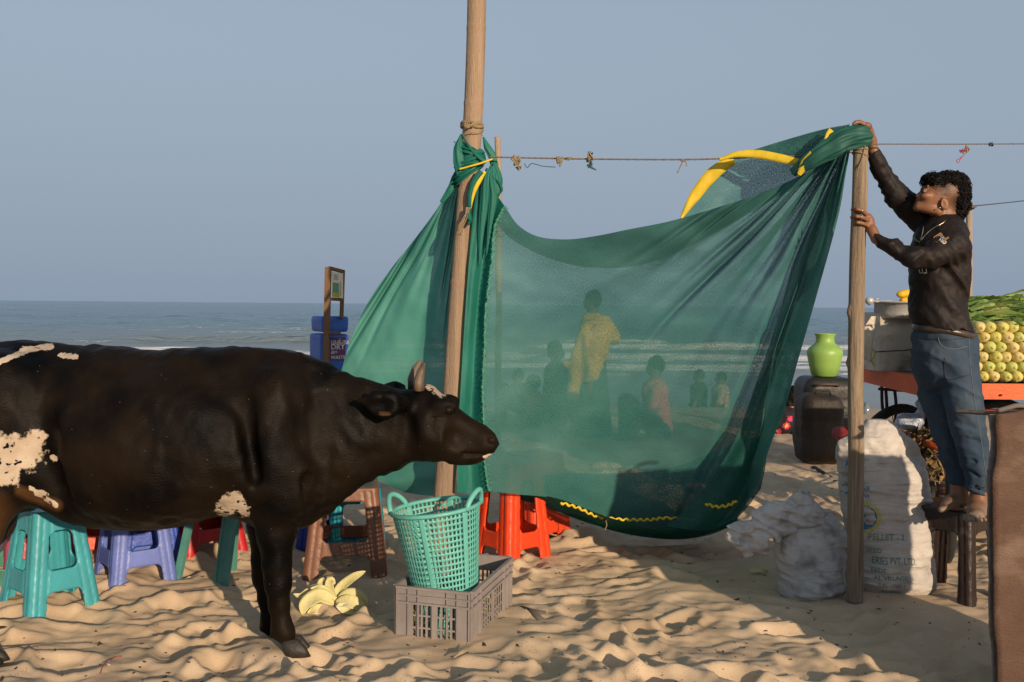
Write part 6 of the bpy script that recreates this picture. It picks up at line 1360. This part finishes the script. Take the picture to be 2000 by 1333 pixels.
# hair: undercut with a curly mop
hair_m = M('black_hair', (.006, .0055, .006), (.012, .010, .010), 60, .65, .3, 200, .12)
S = SDF(m_(1795, 440) - Vector((0, .14, 0)), m_(1900, 325) + Vector((0, .14, 0)), .006)
S.ell(m_(1842, 357), (.082, .070, .042), .03, rot=(0, R(-8), 0)); S.ell(m_(1868, 372), (.050, .070, .070), .03); S.ell(m_(1873, 400), (.034, .056, .060), .03); S.ell(m_(1820, 352), (.038, .055, .024), .02); S.ell(m_(1866, 420), (.024, .045, .03), .02)
S.disp(lambda x, y, z: .010 * np.abs(vn(x * 36, y * 36, z * 36)) - .004 + .004 * vn(x * 80, y * 80, z * 80)); V2, F2 = S.vf(); hair = mesh('hair', V2, F2, hair_m, man)
b_ = MB(); ids = np.random.default_rng(2).choice(len(V2), 1100)
ctr = np.array(m_(1856, 378))
for i in ids:
    p = Vector(V2[i]); n_ = Vector(V2[i] - ctr).normalized(); bk_ = Vector((1, 0, -.35)) if p.x > ctr[0] - .03 else Vector((-.5, 0, -.1))
    t_ = (bk_ + Vector((random.gauss(0, .5), random.gauss(0, .5), random.gauss(0, .5)))); t_ = (t_ - n_ * t_.dot(n_)).normalized(); s_ = n_.cross(t_); L = random.uniform(.018, .04); ph = random.uniform(0, 6); wv_ = random.uniform(.002, .0055)
    b_.tube([p + t_ * (L * (q - .3)) + n_ * (.001 + .008 * math.sin(q * 3.1) + .002 * math.sin(q * 9 + ph)) + s_ * (wv_ * math.sin(q * 9 + ph)) for q in np.linspace(0, 1, 9)], [.0022, .0022, .0022, .002, .0018, .0016, .0014, .001, .0006], 4)
o = b_.build('curls', hair_m, man, True); o['kind'] = 'stuff'
# shirt
shirt_m = M('dark_shirt', (.009, .0068, .0068), (.017, .0110, .0100), 5, .62, .35, 500, .25); jeans_m = M('blue_jeans', (.024, .046, .082), (.058, .085, .118), 6, .85, .6, 600, .2, c3=(.035, .05, .075), s3=3.5, t3=(.5, .7), stretch=(1, 1, .6))
creases(shirt_m, 4.5, .022, (1.8, 1, .8), .6, (0, R(35), 0)); creases(jeans_m, 7, .016, (.7, .7, 1.6), .6)
def folds(S_, items, k=.012):
    for a, b_, w_, dp in items: S_.cap(m_(*a), m_(*b_), w_, w_ * .6, k, '-')
S = SDF(m_(1690, 665) - Vector((0, .30, 0)), m_(1925, 275) + Vector((0, .30, 0)), .0058)
S.chain([m_(1842, 462), m_(1836, 485), m_(1833, 540), m_(1832, 600), m_(1841, 650)], [.103, .121, .124, .119, .139], .04, sc=(1, .92, 1))
S.chain([m_(1846, 446), m_(1846, 466)], [.066, .085], .02)
S.chain([m_(1856, 470, -.085), m_(1860, 482, -.11), m_(1824, 500, -.145), m_(1785, 504, -.165), m_(1745, 486, -.12), m_(1707, 469, -.07)], [.070, .069, .060, .048, .039, .032], .03)
S.chain([m_(1832, 452, .09), m_(1802, 427, .13), m_(1775, 405, .12), m_(1750, 382, .10), m_(1722, 335, .07), m_(1705, 297, .05)], [.072, .064, .054, .047, .039, .029], .03)
S.cap(m_(1707, 469, -.07), m_(1690, 460, -.055), .024, .024, .004, '-'); S.cap(m_(1706, 300, .05), m_(1700, 270, .04), .022, .024, .004, '-')
S.fn(lambda X, Y, Z: np.maximum(m_(1843, 650).z + .06 * (X - m_(1843, 650).x) * -1 - Z, -1) + 0 * X + 0 * Y, k=0, op='&') if False else None
hz = m_(1843, 647).z
S.mix(tuple(slice(0, n_) for n_ in S.n), -(hz - .03 * 0 - (S.lo[2] + S.h * np.arange(S.n[2]))[None, None, :] - .12 * ((S.lo[0] + S.h * np.arange(S.n[0]))[:, None, None] - m_(1843, 650).x) + np.zeros(S.n)).astype(np.float32), .004, '-')
S.ell(m_(1842, 655), (.134, .120, .05), .004, '-')
S.ell(m_(1818, 452), (.022, .05, .05), .015, '-')
for i in range(9):
    t = i / 8; S.cap(m_(1765 - 8 * i, 498 - 3.5 * i, -.20 + .011 * i), m_(1757 - 8 * i, 514 - 5 * i, -.195 + .011 * i), .006, .004, .010, '-')
for a, b2 in (((1730, 330), (1752, 372)), ((1722, 352), (1744, 388)), ((1745, 378), (1770, 408)), ((1770, 392), (1790, 420))): S.cap(m_(*a, .02), m_(*b2, .05), .007, .005, .012, '-')
def fsh(x, y, z):
    px = (x - float(m_(1838, 560).x)); return -.008 + .022 * np.abs(vn((z + px * 1.1) * 17, px * 3, y * 4)) * sst(hz + .6, hz + .35, z) + .004 * np.abs(vn(x * 22 + z * 16, y * 12, z * 10)) + .0025 * vn(x * 60, y * 60, z * 60) + .018 * np.abs(vn((z - x * .6) * 22, y * 5, x * 4)) * sst(m_(1800, 500).x, m_(1760, 500).x, x)
S.disp(fsh, .05)
V3, F3 = S.vf(); shirt = mesh('shirt', V3, F3, shirt_m, man); shb = bvh_of(V3, F3)
# collar
b_ = MB(); cc_ = [m_(1826, 441, -.055), m_(1846, 436, -.072), m_(1866, 437, -.05), m_(1872, 440, 0), m_(1862, 440, .05), m_(1840, 438, .065)]
b_.tube(spline([tuple(v) for v in cc_], 40), .013, 10, sq=(.5, 1.25)); b_.build('collar', shirt_m, shirt, True)
# jeans
S = SDF(m_(1770, 962) - Vector((0, .30, 0)), m_(1945, 636) + Vector((0, .26, 0)), .0058)
S.chain([m_(1843, 648), m_(1845, 680), m_(1848, 715)], [.136, .140, .140], .03, sc=(1, 1.05, 1))
S.chain([m_(1868, 715, -.07), m_(1880, 765, -.08), m_(1892, 830, -.08), m_(1903, 895, -.082), m_(1911, 947, -.085)], [.096, .084, .076, .064, .057], .02)
S.chain([m_(1818, 715, .06), m_(1828, 765, .075), m_(1842, 830, .07), m_(1859, 895, .05), m_(1871, 935, .04)], [.092, .080, .066, .053, .045], .02)
X_ = S.lo[2] + S.h * np.arange(S.n[2]); S.d = np.maximum(S.d, (X_ - m_(1843, 643).z)[None, None, :]).astype(np.float32)
S.cap(m_(1911, 953, -.085), m_(1914, 985, -.088), .043, .050, .003, '-'); S.cap(m_(1872, 940, .04), m_(1876, 970, .035), .034, .040, .003, '-')
for a, b2, w_ in (((1862, 820, -.16), (1900, 835, -.16), .010), ((1868, 838, -.15), (1905, 846, -.16), .008), ((1880, 855, -.15), (1910, 862, -.15), .008), ((1855, 745, -.17), (1880, 750, -.18), .008), ((1895, 900, -.14), (1920, 905, -.14), .007), ((1898, 925, -.13), (1925, 930, -.13), .006), ((1830, 780, -.04), (1850, 820, -.03), .012), ((1788, 690, -.05), (1800, 740, -.04), .008), ((1850, 880, .0), (1870, 890, .0), .007)): S.cap(m_(*a), m_(*b2), w_, w_ * .6, .016, '-')
S.disp(lambda x, y, z: -.006 + .015 * np.abs(vn(x * 7 + z * 5, y * 6, z * 22 + x * 9)) + .005 * np.abs(vn(x * 30, y * 25, z * 50)) + .006 * fbm(x * 9, y * 9, z * 9, 2), .05)
V4, F4 = S.vf(); jeans = mesh('jeans', V4, F4, jeans_m, man); jb = bvh_of(V4, F4)
def seam(pts, mat, parent, r=.0016, n=30, bv=jb, name='seam'):
    c = spline(pts, n); out = []
    for x, y in c:
        p = m_(x, y, -.5); d = (p - CAM).normalized(); h, nn_, i, dd = bv.ray_cast(p, d, 1.2)
        if h is not None: out.append(h - d * .0012)
    if len(out) > 3: b = MB(); b.tube(out, r, 5); b.build(name, mat, parent, True)
stm = M('seam_thread', (.13, .145, .155), (.1, .11, .12), 20, .9); std = M('seam_dark', (.02, .028, .04))
seam([(1832, 660), (1836, 672), (1848, 681), (1868, 682), (1889, 677)], stm, jeans, .0022); seam([(1892, 658), (1896, 720), (1905, 790), (1916, 860), (1928, 948)], stm, jeans, n=60); seam([(1845, 700), (1846, 735), (1856, 742), (1895, 732)], std, jeans, .002)
seam([(1780, 655), (1810, 662), (1850, 664), (1905, 658)], std, jeans, .002); seam([(1887, 948), (1900, 953), (1918, 953), (1934, 948)], std, jeans, .0018)
# belt
bm_ = M('belt_leather', (.035, .022, .015), (.06, .04, .028), 12, .35, .3, 80, .6); V = []; n = 60; bc = m_(1843, 649)
for i in range(n):
    a = 2 * math.pi * i / n; ca, sa = math.cos(a), math.sin(a); rx, ry = .136, .136
    for rr, dz in ((0, -.014), (.005, -.014), (.005, .014), (0, .014)): V.append((bc.x + (rx + rr) * ca, MY + (ry + rr) * sa, bc.z + dz - .022 * ca + .003 * math.sin(3 * a)))
F = [(i * 4 + j, ((i + 1) % n) * 4 + j, ((i + 1) % n) * 4 + (j + 1) % 4, i * 4 + (j + 1) % 4) for i in range(n) for j in range(4)]; flipfix(mesh('belt', V, F, bm_, man))
# emblem on the sleeve: tan diamond with white and blue lettering; white mark on the chest
def shink(name, pts, F_, px, py, ang, mat, off, bv=shb):
    c, s = math.cos(ang), math.sin(ang); V2_ = [(x * c - y * s, x * s + y * c) for x, y in pts]; p = m_(px, py, -.25); d = (p - CAM).normalized()
    return ink(name, V2_, F_, p, (1, 0, 0), (0, 0, 1), d, bv, mat, shirt, off)
ut = M('emblem_tan', (.42, .22, .08)); uw = M('emblem_white', (.6, .58, .58)); ub_ = M('emblem_navy', (.03, .03, .12))
g5 = [(-.040, 0), (-.012, .024), (.034, .005), (.006, -.022), (-.026, -.022)]
shink('emblem', g5, [(0, 1, 2), (0, 2, 3), (0, 3, 4)], 1840, 465, -.1, ut, .0035)
V2_, F2_ = text_mesh('G', .02, True); 
for tx_, px, py, sz, an_, mt in (('SR', 1836, 462, .019, -.9, uw), ('NO', 1833, 470, .021, -.6, uw), ('U', 1838, 468, .015, -.9, ub_), ('O', 1841, 474, .020, -.5, uw), ('C', 1827, 466, .018, -.5, ub_)):
    V2_, F2_ = text_mesh(tx_, sz, True); shink('emblem_letter', V2_, F2_, px, py, an_, mt, .006)
V2_, F2_ = text_mesh('L', .045, True); shink('chest_print', V2_ * np.array([-1, 1]), [f[::-1] for f in F2_], 1812, 534, .1, uw, .004); V2_, F2_ = text_mesh('U', .03, True); shink('chest_print', V2_, F2_, 1795, 535, .2, uw, .004)
gold = M('silver_chain', (.62, .55, .42), None, 20, .3, metal=.9); b_ = MB()
seam([(1847, 431), (1838, 438), (1826, 444), (1815, 452), (1805, 462), (1799, 471)], gold, man, .0020, 24, shb, 'necklace'); seam([(1804, 440), (1802, 455), (1798, 470)], gold, man, .0016, 14, shb, 'necklace'); seam([(1786, 464), (1790, 470), (1797, 473)], M('brass_pendant', (.35, .28, .08), None, 20, .4, metal=.7), man, .0035, 8, shb, 'pendant')
for px, py, dd, rr in ((1684, 412, pf - .005, .0105), (1682, 425, pf - .006, .0108)):
    b_ = MB(); c = m_(px, py, dd); b_.tube([c + Vector((.002 * math.cos(a), rr * math.cos(a), rr * math.sin(a))) for a in np.linspace(0, 6.28, 16)], .0022, 5); b_.build('finger_ring', gold, man, True)
b_ = MB(); c = m_(1835.5, 406.5, -.083); b_.lathe([(.001, -.004), (.004, 0), (.001, .004)], 8, Matrix.Translation(c)); b_.build('earring', gold, man, True)

# ------------------------------------------------------------------ people beyond the net and on the beach
def cloth(name, c1, c2=None): return M(name, c1, c2 or tuple(v * .75 for v in c1), 9, .8, .3, 60)
sk2 = M('skin_far', (.10, .045, .028), (.13, .06, .04), 8, .6)
def person(label, px, pyt, Y, pose, top, bottom, hair=hair_m, face=-1, scale=1.0, long_hair=False, lean=0.0, skirt=False, prints=None, seat_h=.40):
    """head top at pixel (px,pyt), distance Y; pose stand / sit; face -1 looks left"""
    ht = P(px, pyt, Y); g = gz(ht.x, Y); H_ = (ht.z - g) if pose == 'stand' else None
    hs_ = .225 * scale; t = thing('person', (ht.x, Y, g), label, 'person')
    lo_ = Vector((ht.x - .55, Y - .45, min(g, ht.z - 1.2) - .02)); hi_ = Vector((ht.x + .55, Y + .45, ht.z + .03)); h = .017
    v = lambda x, y, z: (ht.x + x, Y + y, z)
    hc_ = ht.z - hs_ / 2; sh = ht.z - hs_ * 1.42; wz = ht.z - hs_ * 1.42 - .47 * scale; fx = face
    hipx = -lean
    if pose == 'sit': hipz = max(g + .12, wz - .02); knee = (fx * .34, -.02, g + seat_h * 1.0 if seat_h else g + .3); foot = (fx * .36, -.02, g + .03)
    else: hipz = wz; knee = (fx * .03, 0, g + (hipz - g) * .5); foot = (0, 0, g + .03)
    B = SDF(lo_, hi_, h); B.ell(v(0, 0, hc_), (.078, .072, hs_ / 2), .02); B.ell(v(fx * .07, 0, hc_ - .02), (.03, .025, .05), .02); B.cap(v(0, 0, hc_), v(-fx * .02 * 0, 0, sh), .05, .055, .02)
    B.chain([v(0, 0, sh - .05), v(hipx, 0, hipz)], [.11, .12], .05)
    arms = []
    for s in (-1, 1):
        e = v(fx * .05 + hipx * .4 + (.05 * s if pose == 'sit' else .17 * s * .4), s * .20, sh - .30); hd = v(fx * (.25 if pose == 'sit' else .12), s * .13, sh - .48); a = v(0, s * .15, sh - .04); arms.append((a, e, hd))
        B.chain([a, e, hd], [.048, .038, .030], .03); B.ell(hd, (.045, .03, .03), .02)
        kn = v(knee[0] + hipx, s * .12, knee[2]); ft = v(foot[0] + hipx, s * .12, foot[2]); B.chain([v(hipx, s * .09, hipz), kn, ft], [.085, .06, .04], .03); B.ell((ft[0] + fx * .05, ft[1], ft[2]), (.10, .04, .035), .02)
    V, F = B.vf(); mesh('body', V, F, sk2, t)
    T_ = SDF(lo_, hi_, h); T_.chain([v(0, 0, sh - .05), v(hipx * .5, 0, (sh + hipz) / 2), v(hipx, 0, hipz)], [.155, .14, .16], .05, sc=(1.05, .9, 1))
    for a, e, hd in arms: T_.cap(a, tuple(np.array(a) * .45 + np.array(e) * .55), .072, .062, .04)
    T_.disp(lambda x, y, z: .02 * np.abs(vn(x * 12, y * 12, z * 9 + x * 8))); V, F = T_.vf(); mesh('top', V, F, top, t)
    L_ = SDF(lo_, hi_, h)
    if skirt and pose == 'stand': L_.chain([v(hipx, 0, hipz), v(hipx, 0, (hipz + g) / 2), v(hipx, 0, g + .06)], [.165, .19, .235], .05)
    elif skirt: L_.chain([v(hipx, 0, hipz), v(hipx + fx * .2, 0, hipz - .02), v(hipx + knee[0], 0, knee[2] - .05), v(hipx + foot[0], 0, g + .1)], [.20, .19, .17, .14], .07)
    else:
        for s in (-1, 1): L_.chain([v(hipx, s * .09, hipz), v(knee[0] + hipx, s * .12, knee[2]), v(foot[0] + hipx, s * .12, foot[2] + .06)], [.12, .085, .06], .04)
    L_.disp(lambda x, y, z: .022 * np.abs(vn(x * 14, y * 14, z * 4))); V, F = L_.vf(); mesh('skirt' if skirt else 'trousers', V, F, bottom, t)
    Hh_ = SDF(lo_, hi_, h * .8); Hh_.ell(v(-fx * .012, 0, hc_ + .025), (.088, .084, hs_ / 2 - .005), .02); Hh_.ell(v(fx * .085, 0, hc_ - .035), (.055, .085, .075), .01, '-')
    if long_hair: Hh_.chain([v(-fx * .07, 0, hc_), v(-fx * .10, 0, sh - .05), v(-fx * .09, 0, sh - .22)], [.06, .045, .02], .04)
    Hh_.disp(lambda x, y, z: .014 * vn(x * 40, y * 40, z * 40)); V, F = Hh_.vf(); mesh('hair', V, F, hair, t)
    return t
yel = cloth('yellow_blouse', (.62, .36, .03)); grn_c = cloth('teal_skirt', (.02, .09, .07)); pnk = cloth('pink_shirt', (.45, .12, .13)); drk = cloth('dark_green_cloth', (.015, .035, .03)); redc = cloth('red_top', (.5, .02, .02)); navy = cloth('navy_cloth', (.02, .04, .06)); cream = cloth('cream_cloth', (.4, .33, .25))
ys_ = person('woman standing behind the net in a yellow top and dark skirt, blurred by the mesh', 1157, 569, 10.4, 'stand', yel, grn_c, face=-1, skirt=True)
# her yellow cloth, thrown over the arm and trailing forward
S = SDF(P(1080, 780, 10.2) - Vector((0, .35, 0)), P(1240, 620, 10.2) + Vector((0, .25, 0)), .018)
S.chain([P(1172, 650, 10.2), P(1160, 690, 10.15), P(1150, 722, 10.1), P(1105, 712, 10.1)], [.11, .15, .14, .04], .05, sc=(1, 1.3, 1)); S.chain([P(1145, 640, 10.1), P(1128, 690, 10.1), P(1120, 770, 10.1)], [.07, .07, .08], .04); S.cap(P(1175, 625, 10.3), P(1200, 660, 10.25), .09, .08, .04); S.disp(lambda x, y, z: .03 * np.abs(vn(x * 10 + z * 8, y * 9, z * 6))); V, F = S.vf(); mesh('shawl', V, F, yel, ys_)
person('man seated in dark clothes behind the net, to the left of the woman in yellow', 1086, 668, 10.7, 'sit', drk, drk, face=1)
person('person seated in a pink shirt behind the net, seen from the side', 1280, 697, 10.2, 'sit', pnk, navy, face=-1, lean=-.05)
person('child in a red top behind the net, small and blurred', 1040, 735, 11.2, 'sit', redc, navy, scale=.8)
person('person in dark clothes standing near the water behind the net, beside the hem', 1012, 722, 15.0, 'stand', navy, navy, scale=.9)
person('small figure in cream top by the water behind the net\'s right half', 1408, 728, 15.5, 'stand', cream, drk, scale=.85)
person('small dark figure beside the one in cream, behind the net', 1365, 724, 15.8, 'stand', drk, navy, scale=.85)
flo = M('floral_cloth', (.008, .006, .008), (.012, .008, .01), 6, .8); nt = flo.node_tree; n = nt.nodes; b = n['Principled BSDF']; tcn = n.new('ShaderNodeTexCoord')
v_ = n.new('ShaderNodeTexVoronoi'); v_.inputs['Scale'].default_value = 9; lk(nt, tcn.outputs['Object'], v_.inputs['Vector']); z_ = n.new('ShaderNodeTexNoise'); z_.inputs['Scale'].default_value = 45; lk(nt, tcn.outputs['Object'], z_.inputs['Vector'])
a_ = n.new('ShaderNodeMath'); a_.operation = 'MULTIPLY_ADD'; lk(nt, z_.outputs['Fac'], a_.inputs[0]); a_.inputs[1].default_value = .5; lk(nt, v_.outputs['Distance'], a_.inputs[2])
r_ = n.new('ShaderNodeValToRGB'); r_.color_ramp.interpolation = 'CONSTANT'; e = r_.color_ramp.elements; e[0].color = (.7, .4, .05, 1); e[0].position = 0; e[1].color = (.55, .03, .10, 1); e[1].position = .42; q = e.new(.60); q.color = (.01, .007, .01, 1); lk(nt, a_.outputs[0], r_.inputs[0]); lk(nt, r_.outputs[0], b.inputs['Base Color'])
person('woman in a black dress with pink flowers sitting beside the jerrycans', 1556, 756, 10.9, 'sit', flo, flo, face=1, long_hair=True, skirt=True, lean=.12, seat_h=.25)
# ================================================================== SMALL THINGS on the sand
hy = M('fresh_husk', (.60, .55, .28), (.54, .48, .18), 6, .55, .4, 60, .4, stretch=(1, 1, 1), c3=(.72, .68, .50), s3=5, t3=(.5, .7))
def husk_leaf(parent, pts, w, seed, name='leaf', cup=.35, mat=None):
    n = 22; c = spline([tuple(p) for p in pts], n); V = []; up = Vector((0, -.75, .66)); rn = random.Random(seed); w = w * .95; ph = rn.uniform(0, 6)
    for i in range(n):
        t = i / (n - 1); p = Vector(c[i]); tg = (Vector(c[min(i + 1, n - 1)]) - Vector(c[max(i - 1, 0)])).normalized(); s = tg.cross(up).normalized(); nn2 = s.cross(tg)
        wd = w * (math.sin(math.pi * min(1, t * .93 + .07)) ** .7)
        for k in range(7): u = k / 3 - 1; V.append(p + s * (u * wd) + nn2 * (cup * wd * u * u + .0016 * math.sin(k * 3.1 + ph) + .003 * math.sin(t * 9 + ph + u)))
    F = [(i * 7 + k, i * 7 + k + 1, (i + 1) * 7 + k + 1, (i + 1) * 7 + k) for i in range(n - 1) for k in range(6)]
    return solid(mesh(name, [tuple(v) for v in V], F, mat or hy, parent), .0012)
hc = Vector(on(652, 1182, 0)); hk_ = thing('corn_husks', tuple(hc), 'pale yellow peeled corn husks fanned open on the sand beside the hoof', 'husks')
def hp(px, py, z, Y=None): return P(px, py, (Y or hc.y) )
D_ = hc.y
for i, (pts, w) in enumerate([([(655, 1178, 0), (625, 1165, -.02), (598, 1180, -.05), (590, 1202, -.08)], .040), ([(655, 1172, 0), (620, 1150, .05), (590, 1165, .04), (572, 1160, .04)], .022), ([(655, 1170, 0), (632, 1152, .02), (600, 1170, 0), (582, 1185, 0)], .020),
        ([(655, 1170, .03), (665, 1150, .04), (690, 1130, .05), (714, 1116, .06)], .026), ([(656, 1172, .0), (644, 1150, .04), (646, 1134, .07), (655, 1142, .08)], .022), ([(650, 1165, .04), (630, 1140, .09), (632, 1128, .10)], .028),
        ([(656, 1178, 0), (680, 1165, 0), (705, 1172, 0), (712, 1196, 0)], .038), ([(656, 1180, -.02), (680, 1176, -.04), (702, 1186, -.03), (706, 1198, -.02)], .034), ([(658, 1182, -.04), (675, 1190, -.05), (695, 1194, -.05), (708, 1198, -.03)], .028), ([(658, 1170, .03), (685, 1160, .04), (705, 1168, .05), (714, 1186, .05)], .026),
        ([(652, 1160, .02), (625, 1148, 0), (606, 1150, 0)], .014), ([(640, 1188, -.04), (618, 1192, -.05), (600, 1198, -.06)], .025)]):
    husk_leaf(hk_, [P(a, b, D_ + d) for a, b, d in pts], w, i)
g_ = Vector(on(1476, 1124, 0)); t = thing('husk_scrap', tuple(g_), 'single small yellow-green husk leaf on the shaded sand before the slumped sack', 'husk'); husk_leaf(t, [g_ + Vector((-.035, 0, .01)), g_ + Vector((0, 0, .02)), g_ + Vector((.07, .01, .008))], .016, 4)
straw = M('straw', (.50, .40, .26), (.4, .3, .18), 20, .8)
g_ = Vector(on(902, 1290, 0)); t = thing('pale_twig', tuple(g_), 'short bleached husk strip on the sand in front of the crate', 'twig'); husk_leaf(t, [g_ + Vector((-.03, -.04, .006)), g_ + Vector((0, 0, .01)), g_ + Vector((.03, .06, .012))], .006, 6, mat=straw)
g_ = Vector(on(1078, 1048, 0)); t = thing('dry_twig', tuple(g_), 'dry pale twig on the sand right of the orange stools', 'twig'); b_ = MB(); b_.tube([g_ + Vector((-.07, .08, .01)), g_ + Vector((0, 0, .014)), g_ + Vector((.07, -.03, .008))], .005, 6); b_.build('stem', straw, t, True)
g_ = Vector(on(1040, 1198, 0)); t = thing('charred_stub', tuple(g_), 'small charred forked wood stub half buried right of the crate', 'stub'); b_ = MB(); b_.tube([g_ + Vector((.04, -.05, -.01)), g_ + Vector((0, .02, .012)), g_ + Vector((-.05, .1, .006))], [.018, .012, .008], 7); b_.tube([g_ + Vector((0, .02, .01)), g_ + Vector((.06, .02, .0))], [.012, .014], 6); b_.build('stub', M('ash_wood', (.11, .095, .085), None, 20, .9), t, True)
g_ = Vector(on(205, 1308, 0)); t = thing('red_string', tuple(g_), 'thin curved red string lying on the near sand at lower left', 'string'); b_ = MB(); q = [on(196, 1318, -.004), on(204, 1300, -.008), on(222, 1288, -.006), on(238, 1284, -.004)]; b_.tube(spline(q, 16), .0016, 5); b_.build('strand', red, t, True)
for i, (px, py) in enumerate(((436, 1113), (1265, 1168), (735, 1160), (1168, 1078))): pass
def scatter(name, n, xr, yr, size, mat, label, cat, aspect=2.2, flat=.35, seed=1):
    rn = np.random.default_rng(seed); px = rn.uniform(*xr, n); y = 2.1 + (yr - 2.1) * rn.random(n) ** 1.4; x = px * y * .62
    k = fbm(x * 1.3, y * 1.3, seed) + rn.normal(0, .35, n) > .0; x, y = x[k], y[k]; z = gh(x, y); V = []; F = []
    for i in range(len(x)):
        s = size * rn.lognormal(0, .45); a = rn.uniform(0, 6.3); c_, s_ = math.cos(a), math.sin(a); b0 = len(V)
        for u, v, w_ in ((-1, -.5, 0), (.6, -.6, 0), (1, .4, 0), (-.5, .6, 0), (-.4, -.2, flat), (.5, .1, flat)):
            uu, vv = u * s * aspect * .5, v * s * .8; V.append((x[i] + uu * c_ - vv * s_, y[i] + uu * s_ + vv * c_, z[i] + w_ * s - .0005))
        F += [tuple(b0 + q for q in f) for f in ((0, 1, 5, 4), (1, 2, 5), (2, 3, 4, 5), (3, 0, 4))]
    o = mesh(name, V, F, mat, None, False, base=(0, 4, 0)); tag(o, label, cat, kind='stuff')
scatter('dark_chips', 4200, (-1.1, 1.1), 8, .0062, M('char_chip', (.035, .022, .015), (.09, .055, .035), 30, .9), 'tiny dark wood and char chips strewn over the sand', 'debris', seed=3)
scatter('dark_chips', 420, (-1.0, 1.0), 6.5, .011, M('char_chip'  , (.035, .022, .015)), 'larger dark bark chips strewn over the sand', 'debris', seed=5)
scatter('shell_bits', 420, (-1.1, 1.1), 8, .0042, M('shell_chip', (.55, .46, .36), (.42, .33, .24), 30, .7), 'small pale shell and straw bits on the sand', 'shells', seed=8)
